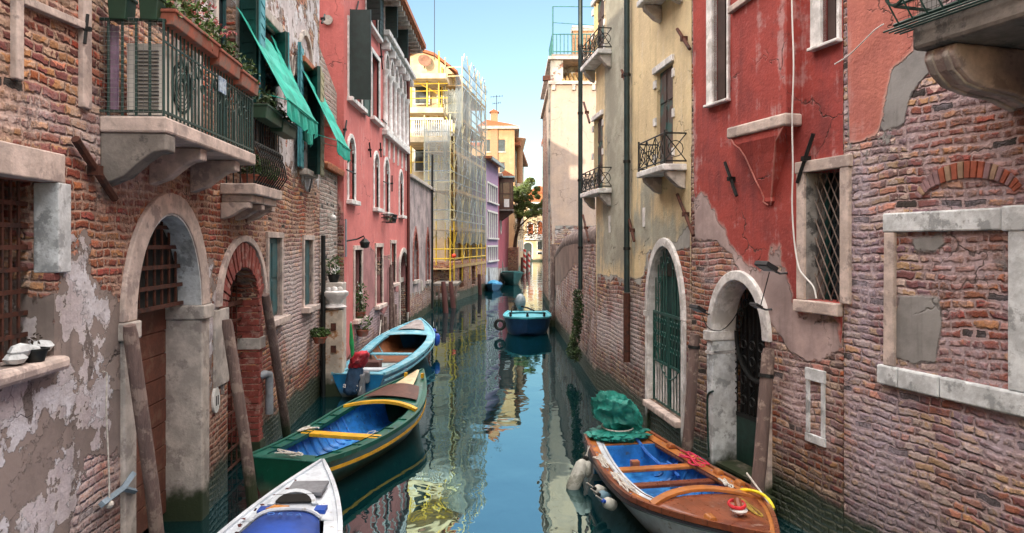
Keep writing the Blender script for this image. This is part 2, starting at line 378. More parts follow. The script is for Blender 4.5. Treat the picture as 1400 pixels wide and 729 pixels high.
class Bld:
    """a building: an Empty at the foot of its canal wall. local x runs to the right as seen from the canal, y runs into the wall"""
    def __init__(s, name, P, Q, label, cat='building', group=None):
        s.P = Vector((P[0], P[1])); d = Vector((Q[0] - P[0], Q[1] - P[1])); s.L = d.length; s.d = d.normalized()
        s.n = Vector((-s.d.y, s.d.x)); s.holes = []; s.marks = {'pl': [], 'ce': [], 'wa': [], 'rd': [], 'st': []}; s.default = {'pl': -9, 'ce': -9, 'wa': -1, 'rd': -9, 'st': -1}; s.clip = {}
        s.root = empty(name, (P[0], P[1], 0), math.atan2(s.d.y, s.d.x), label, cat, group)
    def p(s, px, py, out=0.0):
        rx, rz = (px - CX) / F, (CY - py) / F
        r = Vector((rx, 1.0)); t = (s.P.dot(s.n) - out) / r.dot(s.n)
        w = r * t - s.P
        return w.dot(s.d), H + rz * t
    def x(s, px, out=0.0): return s.p(px, 0, out)[0]
    def z(s, px, py, out=0.0): return s.p(px, py, out)[1]
    def world(s, x, y, z):
        w = s.P + s.d * x + s.n * y; return Vector((w.x, w.y, z))
    def mark(s, k, pts, out=False):
        s.marks[k].append([s.p(*q) for q in pts]); return s
    def hole(s, poly, depth=.3): s.holes.append((poly, depth))
    def rect(s, pa, pb, ya, yb, depth=.3, ref=None):
        ref = pa if ref is None else ref
        x0, x1 = sorted((s.x(pa), s.x(pb))); z1, z0 = s.z(ref, ya), s.z(ref, yb)
        s.hole([(x0, z0), (x1, z0), (x1, z1), (x0, z1)], depth); return x0, x1, z0, z1
    def archhole(s, x0, x1, z0, zs, zt, depth=.3, pointed=0.0):
        s.hole([(x1, z0), (x0, z0)] + arch_pts(x0, x1, zs, zt, 18, pointed), depth)
    def part(s, mb, name, m, parent=None, **k): return mb.build(name, m, parent or s.root, **k)
    def wall(s, m, top, x0=0.0, x1=None, bottom=-.6, depth=6.0, step=.16, attrs=True, thick=.45, body=True, outline=None, name='wall', lateral=None):
        x1 = s.L if x1 is None else x1
        out = outline or [(x0, bottom), (x1, bottom), (x1, top), (x0, top)]
        pts = []; edges = []
        def loop(poly):
            o = len(pts); n = len(poly)
            for q in poly: pts.append(Vector(q))
            for i in range(n): edges.append((o + i, o + (i + 1) % n))
        loop(out)
        for poly, dp in s.holes: loop(poly)
        zmax = max(z for _, z in out)
        if attrs:
            zlim = zmax
            gx = np.arange(x0 + step * .5, x1, step); gz = np.arange(bottom + step * .5, zlim, step)
            for a in gx:
                for b in gz:
                    pts.append(Vector((a + random.uniform(-.02, .02), b + random.uniform(-.02, .02))))
        r = delaunay_2d_cdt(pts, edges, [], 0, 1e-5)
        vv, ff = r[0], r[2]; keep = []
        for f in ff:
            c = sum((vv[i] for i in f), Vector((0, 0))) / len(f)
            if not in_poly(c.x, c.y, out): continue
            if any(in_poly(c.x, c.y, h) for h, _ in s.holes): continue
            keep.append(f)
        mb = MB(); mb.add([(v.x, 0, v.y) for v in vv], keep); nfront = len(vv)
        for poly, dp in s.holes:
            n = len(poly); o = [(a, 0, b) for a, b in poly] + [(a, dp, b) for a, b in poly]
            mb.add(o, [(i, (i + 1) % n, (i + 1) % n + n, i + n) for i in range(n)])
        n = len(out); mb.add([(a, 0, b) for a, b in out] + [(a, thick, b) for a, b in out], [(i, (i + 1) % n, (i + 1) % n + n, i + n) for i in range(n)])
        if body:
            if outline: mb.prism(out, thick + .002, depth)
            else: mb.box(x0, x1, thick + .002, depth, bottom, top)
        me = bpy.data.meshes.new(name); me.from_pydata(mb.v, [], mb.f); me.materials.append(m)
        if attrs:
            V = np.array(mb.v, float); X = V[:, 0] + V[:, 1]; Z = V[:, 2]
            for k, polys in s.marks.items():
                a = np.full(len(V), float(s.default[k]))
                for q in polys: a = np.maximum(a, np.clip(sdist(X, Z, q), -1.2, s.clip.get(k, 1.2)))
                at = me.attributes.new(k, 'FLOAT', 'POINT'); at.data.foreach_set('value', a.astype(np.float32))
        me.update()
        import bmesh
        bm = bmesh.new(); bm.from_mesh(me); bmesh.ops.recalc_face_normals(bm, faces=bm.faces); bm.to_mesh(me); bm.free()
        o = bpy.data.objects.new(name, me); COL.objects.link(o); o.parent = s.root
        s.wall_obj = o
        return o

def crumple(rx, ry, rz, seed=0, amp=.12, pw=2.6, nu=40, nv=26, c=(0, 0, 0), skirt=0.0, lean=(0, 0), freq=3.0):
    """rounded cloth bundle with sharp creases; skirt flares its lower edge"""
    vs = []; fs = []
    for j in range(nv + 1):
        b = math.pi * j / nv - math.pi / 2
        for i in range(nu):
            a = 2 * math.pi * i / nu; ca, sa, cb, sb = math.cos(a), math.sin(a), math.cos(b), math.sin(b)
            e = 2 / pw; sg = lambda v: math.copysign(abs(v) ** e, v)
            x, y, z = sg(ca) * sg(max(.001, cb)), sg(sa) * sg(max(.001, cb)), sg(sb)
            q = Vector((x * freq * .5 + seed, y * freq * .5, z * freq * .5))
            r_ = 1 - (abs(mnoise.noise(q)) ** .7) * 2 * amp * 1.5 - (abs(mnoise.noise(q * 1.9 + Vector((7, 3, 1)))) ** .8) * amp * .9
            if skirt and z < 0: r_ *= 1 + skirt * z * z * (1 + .25 * math.sin(a * 9))
            vs.append((c[0] + x * rx * r_ + lean[0] * z, c[1] + y * ry * r_ + lean[1] * z, c[2] + z * rz * r_ if not (skirt and z < 0) else c[2] + z * rz))
    for j in range(nv):
        for i in range(nu): fs.append((j * nu + i, j * nu + (i + 1) % nu, (j + 1) * nu + (i + 1) % nu, (j + 1) * nu + i))
    return MB().add(vs, fs)

# ================================================================== materials
STONE = mat('istrian_stone', (.50, .46, .42), .75, scale=5, c2=(.30, .27, .25), bump=.008, moss=True)
STONE_PINK = mat('pinkish_stone', (.58, .48, .43), .75, scale=5, c2=(.33, .27, .25), bump=.010, moss=True)
STONE_BLUE = mat('pale_limestone', (.62, .66, .68), .7, scale=6, c2=(.30, .32, .33), bump=.008, moss=True)
STONE_DK = mat('dirty_stone', (.22, .20, .18), .8, scale=5, c2=(.08, .075, .07), bump=.01)
WHITE_ST = mat('white_stone', (.74, .73, .72), .6, scale=6, c2=(.50, .48, .46), bump=.005, moss=True)
IRON = mat('rusty_iron', (.10, .035, .022), .75, .3, scale=14, c2=(.045, .022, .018), bump=.002)
IRON_BLK = mat('black_iron', (.018, .020, .020), .5, .5, scale=14, bump=.001)
IRON_GRN = mat('green_painted_iron', (.012, .085, .070), .45, .1, scale=10, c2=(.03, .10, .085), bump=.001)
IRON_DKG = mat('dark_green_iron', (.012, .045, .035), .45, .2, scale=10, bump=.001)
DARK = mat('dark_interior', (.012, .011, .010), .9, bump=0)  # near-black colour stands in for the darkness behind openings
GLASS = mat('window_glass', (.035, .05, .06), .08, spec=1.0, bump=0, var=.4, scale=2)
WOOD_DOOR = mat('brown_door_wood', (.13, .045, .028), .65, scale=7, c2=(.15, .075, .05), bump=.004)
WOOD_POLE = mat('weathered_pole_wood', (.16, .11, .098), .85, scale=9, c2=(.26, .20, .17), bump=.025, streak=True, moss=True)
SHUT_GRN = mat('green_shutter_paint', (.008, .050, .045), .45, scale=5, bump=.002, c2=(.012, .065, .06))
SHUT_SKYLIT = mat('skylit_shutter_paint', (.06, .30, .36), .5, scale=4, bump=.002, c2=(.09, .36, .40))  # skylight on the canal-facing leaves is put into this lighter colour
SHUT_CREAM = mat('cream_green_shutter_paint', (.34, .30, .17), .6, scale=5, bump=.002)
SHUT_BLU = mat('faded_teal_door_paint', (.030, .10, .11), .6, scale=6, c2=(.07, .09, .075), bump=.003)
SHUT_DARK = mat('black_green_shutter_paint', (.012, .028, .026), .5, scale=5, bump=.002)
GREYBLUE = mat('grey_blue_window_paint', (.30, .40, .42), .5, scale=6, c2=(.16, .24, .26), bump=.002)
AWN = mat('sea_green_awning_cloth', (.010, .38, .29), .8, scale=3, bump=.01, var=.3, c2=(.05, .44, .36))
WHITE = mat('white_paint', (.72, .72, .70), .5, scale=5, bump=.001, var=.1)
TERRA = mat('terracotta_plastic', (.34, .10, .06), .75, scale=8, c2=(.22, .13, .10), bump=.003)
PIPE_GRY = mat('grey_plastic_pipe', (.22, .25, .28), .5, scale=5, bump=.001)
LEAF = mat('leaf_green', (.055, .115, .020), .6, var=.5, scale=5, bump=0, c2=(.09, .16, .03))
LEAF_LT = mat('leaf_light_green', (.10, .19, .035), .6, var=.5, scale=5, bump=0)
LEAF_DK = mat('leaf_dark_green', (.030, .065, .014), .6, var=.5, scale=3, bump=0, c2=(.06, .10, .02))
FLOWER = mat('pink_petals', (.62, .16, .17), .6, bump=0)
BLUE_P = mat('violet_blue_petals', (.10, .08, .55), .6, bump=0)
TILE = mat('roof_tile_terracotta', (.40, .13, .055), .8, scale=10, c2=(.25, .10, .06), bump=.01)
SOIL = mat('soil', (.03, .02, .013), .9)
ROPE = mat('pale_rope', (.55, .53, .48), .8, scale=30, bump=.001)

def ribbon(b, pts, w, t, name, m, out=0.0, parent=None):
    """flat iron strap on the wall through local (x,z) points"""
    mb = MB()
    for (x0, z0), (x1, z1) in zip(pts, pts[1:]):
        a = math.atan2(z1 - z0, x1 - x0); L = math.hypot(x1 - x0, z1 - z0)
        M = Matrix.Translation((x0, -out, z0)) @ Matrix.Rotation(-a, 4, 'Y')
        mb.box(0, L, -t, 0, -w / 2, w / 2, M)
    return b.part(mb, name, m, parent)
def tie(b, pa, pb, name='wall_tie', m=None, w=.055):
    """iron wall anchor: a bar with an eye in its middle"""
    (x0, z0), (x1, z1) = b.p(*pa, .05), b.p(*pb, .05)
    mb = MB(); mb.tube([(x0, -.05, z0), (x1, -.05, z1)], w * .42, 7)
    cx, cz = (x0 + x1) / 2, (z0 + z1) / 2
    mb.box(cx - w * .55, cx + w * .55, -.085, .0, cz - w * .5, cz + w * .5)
    return b.part(mb, name, m or IRON)
def frame_rect(x0, x1, z0, z1, w, y0, y1, sill=None):
    mb = MB()
    mb.box(x0 - w, x0, y0, y1, z0, z1); mb.box(x1, x1 + w, y0, y1, z0, z1)
    mb.box(x0 - w * 1.15, x1 + w * 1.15, y0 - .006, y1, z1, z1 + w)
    return mb
def grid_bars(x0, x1, z0, z1, nx, nz, y, r=.012, name='bars'):
    mb = MB()
    for i in range(1, nx): xx = x0 + (x1 - x0) * i / nx; mb.tube([(xx, y, z0), (xx, y, z1)], r, 6)
    for i in range(1, nz): zz = z0 + (z1 - z0) * i / nz; mb.box(x0, x1, y - .012, y + .004, zz - .016, zz + .016)
    return mb
def louver(x0, x1, y0, y1, z0, z1, M=None, planks=0, slats=0):
    """a board shutter leaf between plan points (x0,y0)-(x1,y1)"""
    mb = MB(); L = math.hypot(x1 - x0, y1 - y0); a = math.atan2(y1 - y0, x1 - x0)
    T = Matrix.Translation((x0, y0, 0)) @ Matrix.Rotation(a, 4, 'Z')
    mb.box(0, L, -.016, .016, z0, z1, T)
    n = max(2, int((z1 - z0) / .14))
    if slats:
        for i in range(n):
            zz = z0 + (z1 - z0) * (i + .5) / n
            mb.box(.01, L - .01, -.026, .026, zz - .06, zz + .045, T)
    for xx in (0, L - .035): mb.box(xx, xx + .035, -.029, .029, z0 - .003, z1 + .003, T)
    return mb
def stone_window(b, pa, pb, ya, yb, fw=.10, depth=.16, ref=None, leaf=SHUT_GRN, stone=STONE, sill=True, pane=True, arch=False, leafname='shutter'):
    """opening with a stone surround, sill and closed boarded leaves or a pane"""
    ref = pa if ref is None else ref
    x0, x1 = sorted((b.x(pa), b.x(pb))); z1, z0 = b.z(ref, ya), b.z(ref, yb)
    if arch:
        zs = z1 - (x1 - x0) / 2; b.archhole(x0, x1, z0, zs, z1, depth + .15)
        mb = MB(); ip = [(x0, z0)] + arch_pts(x0, x1, zs, z1, 12) + [(x1, z0)]
        op = [(x0 - fw, z0)] + arch_pts(x0 - fw, x1 + fw, zs, z1 + fw, 12) + [(x1 + fw, z0)]
        mb.strip(ip, op, -.035, .05)
    else:
        b.hole([(x0, z0), (x1, z0), (x1, z1), (x0, z1)], depth + .15)
        mb = frame_rect(x0, x1, z0, z1, fw, -.035, .05)
    w = b.part(mb, 'window', stone, bevel=.006)
    if sill: MB().box(x0 - fw * 1.5, x1 + fw * 1.5, -.14, .06, z0 - .10, z0 - .001).build('sill', stone, w, bevel=.01)
    xm = (x0 + x1) / 2
    mb = MB()
    for k in (0, 1):
        a = x0 + .004 if k == 0 else xm + .004; c = xm - .004 if k == 0 else x1 - .004
        mb.box(a, c, depth, depth + .03, z0 + .01, z1 - (.01)); 
        mb.box(a + .03, c - .03, depth - .012, depth, z0 + .06, z0 + (z1 - z0) * .45); mb.box(a + .03, c - .03, depth - .012, depth, z0 + (z1 - z0) * .5, z1 - (.08 if not arch else (x1 - x0) * .5))
    mb.build(leafname, leaf, w)
    return w, (x0, x1, z0, z1)
def flowerpot(loc, r, h, label, cat='plant pot', leaf=LEAF, potm=TERRA, n=140, spread=1.6, tall=1.5, flowers=None, group=None, name='potted_plant'):
    t = empty(name, loc, 0, label, cat, group)
    MB().lathe([(r * .7, 0), (r, h * .85), (r * 1.12, h * .85), (r * 1.12, h), (r * .9, h), (r * .88, h * .9)], n=14).build('pot', potm, t, smooth=True)
    MB().leaves((0, 0, h + r * tall * .7), (r * spread, r * spread, r * tall), n, r * .55).build('foliage', leaf, t)
    if flowers: MB().leaves((0, 0, h + r * tall), (r * spread, r * spread, r * tall * .7), 30, r * .5).build('flowers', flowers, t)
    return t

# ================================================================== LEFT: old brick house with the balcony
XL = lambda Y: -2.925 - .06 * Y
A = Bld('brick_house', (XL(-14), -14), (XL(14.4), 14.4), 'crumbling brick house at left with the long flowered balcony, barred arch door and green awnings', 'house')  # runs on unseen behind the viewer, lengthened to keep sun off the right bank
# ---- marks
A.default['pl'] = -.50; A.default['ce'] = -.38; A.default['wa'] = -.25; A.clip = {'pl': .10, 'ce': .15}
A.mark('pl', [(-250, 470), (40, 470), (95, 330), (165, 440), (168, 560), (120, 640), (95, 729), (60, 1000), (-250, 1000)])
A.mark('pl', [(240, -60), (300, -300), (470, -300), (470, 240), (420, 260), (385, 215), (360, 160)])
A.mark('pl', [(255, 375), (300, 375), (308, 520), (262, 520)])
A.mark('wa', [(0, 150), (60, 200), (200, 300), (250, 280), (120, 120)])
A.mark('ce', [(-250, 430), (60, 420), (100, 330), (175, 430), (175, 620), (110, 640), (60, 1000), (-250, 1000)])
A.clip['pl'] = .02; A.clip['ce'] = .22
A.mark('rd', [(92, 260), (170, 250), (220, 255), (300, 290), (310, 400), (262, 330), (160, 310), (160, 450), (100, 380)])
A.mark('rd', [(285, 520), (335, 520), (335, 700), (270, 730)])
A.mark('rd', [(100, 640), (165, 560), (180, 729), (180, 1000), (60, 1000)])
A.mark('wa', [(380, 330), (440, 330), (440, 470), (400, 520), (360, 450)])
A.mark('wa', [(0, 500), (170, 440), (175, 900), (0, 1000)])
# ---- barred window at far left
x0, x1 = A.x(-330), A.x(74); z1, z0 = A.z(74, 249), A.z(74, 486)
A.hole([(x0, z0), (x1, z0), (x1, z1), (x0, z1)], .44)
w0 = A.part(MB().box(x0 - .1, A.x(84), -.03, .10, z1 - .002, z1 + A.z(84, 210) - A.z(84, 249)), 'window', STONE_PINK, bevel=.01)
MB().box(x1 - .005, A.x(91), -.035, .14, A.z(90, 372), z1 - .004).build('jamb', STONE_BLUE, w0, bevel=.008)
MB().box(x0, x1 + .04, -.10, .30, z0 - .10, z0 - .003).build('sill', STONE_PINK, w0, bevel=.03)
grid_bars(x0, x1, z0, z1 - .003, 24, 8, .19, .013).build('bars', IRON, w0)
MB().box(x0, x1, .36, .40, z0, z1).build('pane', DARK, w0)  # dark sheet standing in for the unlit space behind the window
# ---- arched water door
x0, x1 = A.x(181), A.x(272); zs, zt = 2.34, A.z(225, 291)
A.archhole(x0, x1, -.6, zs, zt, .5)
d1 = empty('water_door', (0, 0, 0)); d1.parent = A.root
ip = arch_pts(x0, x1, zs, zt, 18); op = arch_pts(x0 - .24, x1 + .24, zs, zt + .20, 18)
MB().strip(ip, op, -.045, .06).build('arch', STONE_PINK, d1, bevel=.012)
for q_ in ((x1 - .02, x1 + .22, -.04, .40, -.2, zs - .16), (x0 - .22, x0, -.04, .08, -.2, zs - .16)): MB().box(*q_).build('jamb', STONE, d1, bevel=.015)
for q_ in ((x0 - .26, x0 + .02, -.075, .10, zs - .157, zs - .003), (x1 - .04, x1 + .26, -.075, .40, zs - .157, zs - .003)): MB().box(*q_).build('capital', STONE, d1, bevel=.015)
mb = MB()
nb = 9
for i in range(1, nb):
    xx = x0 + (x1 - x0) * i / nb; k = (xx - (x0 + x1) / 2) / ((x1 - x0) / 2)
    mb.tube([(xx, .18, zs + .02), (xx, .18, zs + (zt - zs) * math.sqrt(1 - k * k))], .015, 6)
for i in range(5):
    zz = zs + .03 + i * .20; k = min(.99, max(0, (zz - zs) / (zt - zs))); hw = (x1 - x0) / 2 * math.sqrt(1 - k * k); xc = (x0 + x1) / 2
    mb.box(xc - hw, xc + hw, .155, .178, zz - .02, zz + .02)
mb.build('grille', IRON, d1)
mb = MB(); n = 9
for i in range(n):
    za = .1 + (zs - .12) * i / n; mb.box(x0, x1, .34 + .004 * (i % 2), .38, za + .006, za + (zs - .12) / n - .004)
mb.box(x0, x1, .36, .39, .1, zs)
mb.build('door_leaf', WOOD_DOOR, d1, bevel=.006)
MB().strip(arch_pts(x0 + .02, x1 - .02, zs, zt - .02, 18), arch_pts(x0 + .001, x1 - .001, zs, zt - .001, 18), -.03, .40).build('soffit', STONE_BLUE, d1)
MB().prism(ip, .215, .24).build('backing', DARK, d1)  # dark sheet added as the unlit space behind the grille
# ---- second, smaller brick arch
x0, x1 = A.x(311), A.x(352); zt = A.z(330, 366); zs = zt - .46
A.archhole(x0, x1, -.6, zs, zt, .44)
d2 = empty('side_door', (0, 0, 0)); d2.parent = A.root
ztt = A.z(330, 322)
RB = mat('dark_red_arch_brick', (.26, .06, .045), .85, scale=9, c2=(.33, .17, .14), bump=.01)
mb = MB(); ip = arch_pts(x0, x1, zs, zt, 22); op = arch_pts(x0 - .30, x1 + .25, zs, ztt - .09, 22)
for i in range(22):
    a, b_, c, d_ = Vector(ip[i]), Vector(ip[i + 1]), Vector(op[i + 1]), Vector(op[i]); k = .10
    q = [a.lerp(b_, k), a.lerp(b_, 1 - k), d_.lerp(c, 1 - k), d_.lerp(c, k)]
    mb.prism([(v.x, v.y) for v in q], -.012 - .008 * (i % 3), .05)
mb.build('voussoirs', RB, d2, bevel=.006)
mb = MB(); nrow = 22
for i in range(nrow):
    za = .25 + (zs - .25) * i / nrow; zb = .25 + (zs - .25) * (i + 1) / nrow - .012
    o = .0 if i % 2 else .05
    mb.box(x1 + .004 - .008, x1 + .17 + o, -.02, .40, za, zb)
mb.build('brick_jamb', RB, d2, bevel=.006)
MB().strip(arch_pts(x0 - .30, x1 + .26, zs + .03, ztt - .08, 16), arch_pts(x0 - .43, x1 + .38, zs + .03, ztt, 16), -.045, .05).build('arch', STONE_PINK, d2, bevel=.01)
for q_ in ((x1 - .012, x1 + .27, -.04, .41, A.z(352, 478), A.z(352, 462)), (x1 - .01, x1 + .24, -.04, .2, -.1, .26), (x0 - .5, x0 - .02, -.03, .05, zs - .9, zs + .0)): MB().box(*q_).build('stone_block', STONE, d2, bevel=.012)
mb = grid_bars(x0, x1, -.2, zt, 6, 12, .22, .011); mb.box(x0, x1, .2, .235, zs - .06, zs)
mb.build('iron_gate', IRON, d2)
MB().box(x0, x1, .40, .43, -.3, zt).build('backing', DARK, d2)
# ---- two narrow windows
for pa, pb, ya, yb, r in ((365.5, 383, 325, 437, 366), (414.5, 426, 328, 420, 415)):
    w, (x0, x1, z0, z1) = stone_window(A, pa, pb, ya, yb, .085, .045, r, SHUT_BLU, STONE_PINK)
# ---- upper windows with folding shutters and awnings
def folded(pxh, pxo, pxe, yt, yb, m1, m2, out, parent=None):
    xh = A.x(pxh); xo = A.p(pxo, 0, out)[0]; zt_, zb_ = A.z(pxh, yt), A.z(pxh, yb)
    xe = A.x(pxe, out)
    s = A.part(louver(xh, xo, -.02, -out, zb_, zt_, slats=1), 'shutter', m1)
    if m2: A.part(louver(xo + .03, xe, -out, -out * .8, zb_, zt_, slats=1), 'shutter', m2)
# balcony door D
def plain_open(pa, pb, zt_, zb_, depth=.25):
    x0, x1 = sorted((A.x(pa), A.x(pb))); A.hole([(x0, zb_), (x1, zb_), (x1, zt_), (x0, zt_)], depth)
    fr = A.part(frame_rect(x0, x1, zb_, zt_, .09, -.03, .05), 'window', STONE, bevel=.006)
    MB().box(x0, x1, .2, .23, zb_, zt_).build('pane', GLASS, fr)
    mb = MB(); xm = (x0 + x1) / 2
    for xx in (x0, xm - .02, x1 - .04): mb.box(xx, xx + .04, .16, .195, zb_, zt_)
    for k in range(4): zz = zb_ + (zt_ - zb_) * k / 3.05; mb.box(x0, x1, .165, .193, zz, zz + .04)
    mb.build('sash', SHUT_BLU, fr)
    return x0, x1
plain_open(296, 327, 7.1, 4.2)
plain_open(243, 268, 7.0, 4.2)
folded(327, 352, 365, -60, 150, SHUT_GRN, SHUT_SKYLIT, .25)
x0, x1 = plain_open(352, 374, A.z(366, 40), A.z(366, 205))
MB().box(x0 - .15, x1 + .12, -.12, .05, A.z(366, 38), A.z(366, 24)).build('cornice', STONE, A.root, bevel=.02)
folded(374, 392, 397, 46, 118, SHUT_GRN, SHUT_SKYLIT, .22)
zA = A.z(410, 68), A.z(410, 231)
x0, x1 = plain_open(410, 421, zA[0] - .15, zA[1])
A.part(louver(A.x(401), A.x(410), -.10, -.04, zA[1], zA[0], slats=1), 'shutter', SHUT_SKYLIT)
folded(421, 436, 445, 96, 240, SHUT_GRN, SHUT_CREAM, .26)
MB().box(x0 - .1, x1 + .15, -.16, .05, zA[1] - .1, zA[1] - .003).build('sill', STONE, A.root, bevel=.01)
xa, xb = A.x(408), A.x(424); zq = A.z(412, 82)
ip = arch_pts(xa, xb, zq, A.z(412, 44), 12); op = arch_pts(xa - .07, xb + .07, zq, A.z(412, 37), 12)
MB().strip(ip, op, -.05, .03).build('arch_moulding', STONE, A.root)
MB().box(xa - .1, xb + .16, -.14, .03, zq - .1, zq - .002).build('moulding_ledge', TILE, A.root, bevel=.01)
for px in (398, 403):
    cx_, cz_ = A.p(px, 90); mb = MB(); mb.torus((cx_, -.03, cz_), .07, .015, Matrix.Rotation(R(90), 4, 'X') @ Matrix.Diagonal((1, 2.4, 1, 1)), 14, 6)
    mb.build('oval_ring', STONE, A.root)
def awning(ax, bx, zt_, zb_, out, name='awning'):
    """sloping cloth with side arms and a hanging valance"""
    mb = MB(); n = 10
    rows = []
    for i in range(n + 1):
        t = i / n; y = -.05 - out * t; z = zt_ + (zb_ - zt_) * (t ** 1.1)
        w_ = .018 * math.sin(i * 2.3); sg_ = .05 * math.sin(t * 3.1)
        rows.append([(ax, y, z - sg_ * .4), (ax * .5 + bx * .5, y + w_, z - sg_ - .02), (bx, y + w_ * .5, z - sg_ * .4)])
    vs = [q for r_ in rows for q in r_]; fs = []
    for i in range(n):
        for k in range(2): a = i * 3 + k; fs.append((a, a + 1, a + 4, a + 3))
    mb.add(vs, fs)
    y = -.05 - out; m_ = 12; vs = []; fs = []
    for i in range(m_ + 1):
        xx = ax + (bx - ax) * i / m_; vs += [(xx, y, zb_), (xx, y - .03 * math.sin(i * 2.1), zb_ - .22 + .03 * math.cos(i * 3.7))]
        if i < m_: fs.append((2 * i, 2 * i + 1, 2 * i + 3, 2 * i + 2))
    mb.add(vs, fs)
    a = A.part(mb, name, AWN)
    s = a.modifiers.new('thick', 'SOLIDIFY'); s.thickness = .006
    mb = MB()
    for xx in (ax, bx): mb.tube([(xx, -.02, zb_ + (zt_ - zb_) * .15), (xx, y, zb_)], .006, 6)
    mb.tube([(ax, y, zb_ + .01), (bx, y, zb_ + .01)], .014, 6)
    mb.build('awning_arm', AWN, a)
awning(A.x(318), A.x(372), 5.95, 4.80, .62)
awning(A.x(366), A.x(382), A.z(366, 48), 4.75, .46)
awning(A.x(407), A.x(430), A.z(418, 103), A.z(440, 212), .62)
# ---- stone strips upper left
for pa, pb, ya, yb in ((14, 25, -80, 107), (107, 119, -80, 146)):
    x0, x1 = A.x(pa), A.x(pb); A.part(MB().box(x0, x1, -.04, .03, A.z(pa, yb), A.z(pa, ya)), 'pilaster_strip', STONE_PINK, bevel=.008)
x0, x1 = A.x(25), A.x(108)
MB().prism([(x0, A.z(25, 6)), (x1, A.z(108, 40)), (x1, A.z(108, 30)), (x0, A.z(25, -6))], -.05, .02).build('ledge', STONE_PINK, A.root, bevel=.006)
x0, x1 = A.x(62), A.x(96); A.rect(62, 96, -120, 14, .3, 96)
w = A.part(MB().box(x0, x1, .2, .23, A.z(96, 14), A.z(96, -120)), 'window', SHUT_BLU)
tie(A, (103, 190), (157, 272), m=IRON, w=.075)
for q in (((430, 225), (423, 262)), ((372, 500), (381, 490)), ((120, 20), (116, 60))): tie(A, *q, w=.03, m=IRON_BLK)
# ---- house number plate with the number 11
x_, z_ = A.p(293, 547); pl = A.part(MB().prism([(x_ + .11 * math.cos(a * math.pi / 8), z_ + .15 * math.sin(a * math.pi / 8)) for a in range(16)], -.03, 0), 'number_plate', WHITE, bevel=.004)
mb = MB()
for dx in (-.035, .025): mb.box(x_ + dx, x_ + dx + .018, -.036, -.031, z_ - .06, z_ + .05)
mb.build('digits', IRON_BLK, pl)
# ---- grey plastic pipe, black standpipe
x_, zt_ = A.p(366, 514, .08); zb_ = A.z(378, 556, .08); x2 = A.x(372, .08)
A.part(MB().tube([(x_ - .10, 0, zt_ + .02), (x_ - .07, -.06, zt_ + .04), (x_, -.10, zt_ + .02), (x_ + .01, -.10, zt_ - .06), (x_ + .01, -.10, zb_)], .055, 10), 'vent_pipe', PIPE_GRY, smooth=True)
# ---- hanging wall bracket lower left and string
BR = mat('blue_grey_paint', (.20, .27, .33), .6)
xa, za = A.p(128, 690); xb, zb2 = A.p(172, 648); xc, zc = A.p(175, 672)
mb = MB(); mb.tube([(xa, -.06, za), (A.x(158), -.06, A.z(158, 668)), (xb, -.06, zb2)], .03, 4); mb.tube([(A.x(158), -.06, A.z(158, 668)), (xc, -.06, zc)], .024, 4)
A.part(mb, 'bracket', BR)
s_ = MB(); xa, za = A.p(132, 508); xb, zb2 = A.p(137, 690)
s_.tube([(xa, -.05, za), (xa + .04, -.06, za - .02), (xa + .03, -.06, za - .30), (xb, -.07, zb2 + .2), (xb, -.07, zb2)], .007, 5); s_.ball((xb, -.07, zb2), .035)
tag(s_.build('knotted_rope', ROPE, loc=(A.P.x, A.P.y, 0), rot=(0, 0, A.root.rotation_euler.z)), 'white knotted rope dangling down the peeling plaster at lower left', 'rope')

# ---- main balcony
OUT = .52
bx0 = A.p(227, 160, OUT)[0]; bx1 = A.p(350, 222, OUT)[0]; zsl = 4.02
bal = empty('balcony', (0, 0, 0)); bal.parent = A.root
MB().box(bx0, bx1, -OUT, -.0, zsl - .13, zsl).build('slab', STONE_PINK, bal, bevel=.018)
def console(xc, w, zt_, h, out, parent, m):
    pr = [(0, zt_), (-out, zt_), (-out, zt_ - h * .32), (-out * .8, zt_ - h * .36), (-out * .62, zt_ - h * .52), (-out * .35, zt_ - h * .82), (-.0, zt_ - h)]
    MB().prism(pr, xc - w / 2, xc + w / 2, 'x').build('console', m, parent, bevel=.012)
console(bx0 + .12, .20, zsl - .135, .42, OUT * .98, bal, STONE_DK)
for f in (.40, .80): console(bx0 + (bx1 - bx0) * f, .16, zsl - .135, .34, OUT * .9, bal, STONE_PINK)
rh = .78
mb = MB(); o = OUT - .03
mb.box(bx0 + .02, bx1 - .02, -o - .014, -o + .014, zsl + rh - .02, zsl + rh); mb.box(bx0 + .02, bx1 - .02, -o - .01, -o + .01, zsl + .03, zsl + .05)
for k in range(int((bx1 - bx0) / .085)):
    xx = bx0 + .03 + k * .085; mb.tube([(xx, -o, zsl), (xx, -o, zsl + rh)], .009, 5)
mb.box(bx0 + .014, bx0 + .04, -o, 0, zsl + rh - .02, zsl + rh); mb.box(bx0 + .014, bx0 + .04, -o, 0, zsl + .03, zsl + .05)
for k in range(5): mb.tube([(bx0 + .027, -o + k * o / 4.6, zsl), (bx0 + .027, -o + k * o / 4.6, zsl + rh)], .012, 5)
for k in range(8): mb.tube([(bx1 - .027, -o + k * o / 7.5, zsl), (bx1 - .027, -o + k * o / 7.5, zsl + rh)], .008, 5)
for k in range(9):       # scrolled middle band
    xx = bx0 + .35 + k * (bx1 - bx0 - .5) / 9
    mb.torus((xx, -o, zsl + .52), .06, .007, Matrix.Rotation(R(90), 4, 'X'), 12, 4)
    mb.torus((xx + .1, -o, zsl + .40), .045, .006, Matrix.Rotation(R(90), 4, 'X'), 12, 4)
mb.box(bx0 + .02, bx1 - .02, -o - .006, -o + .006, zsl + .60, zsl + .615)
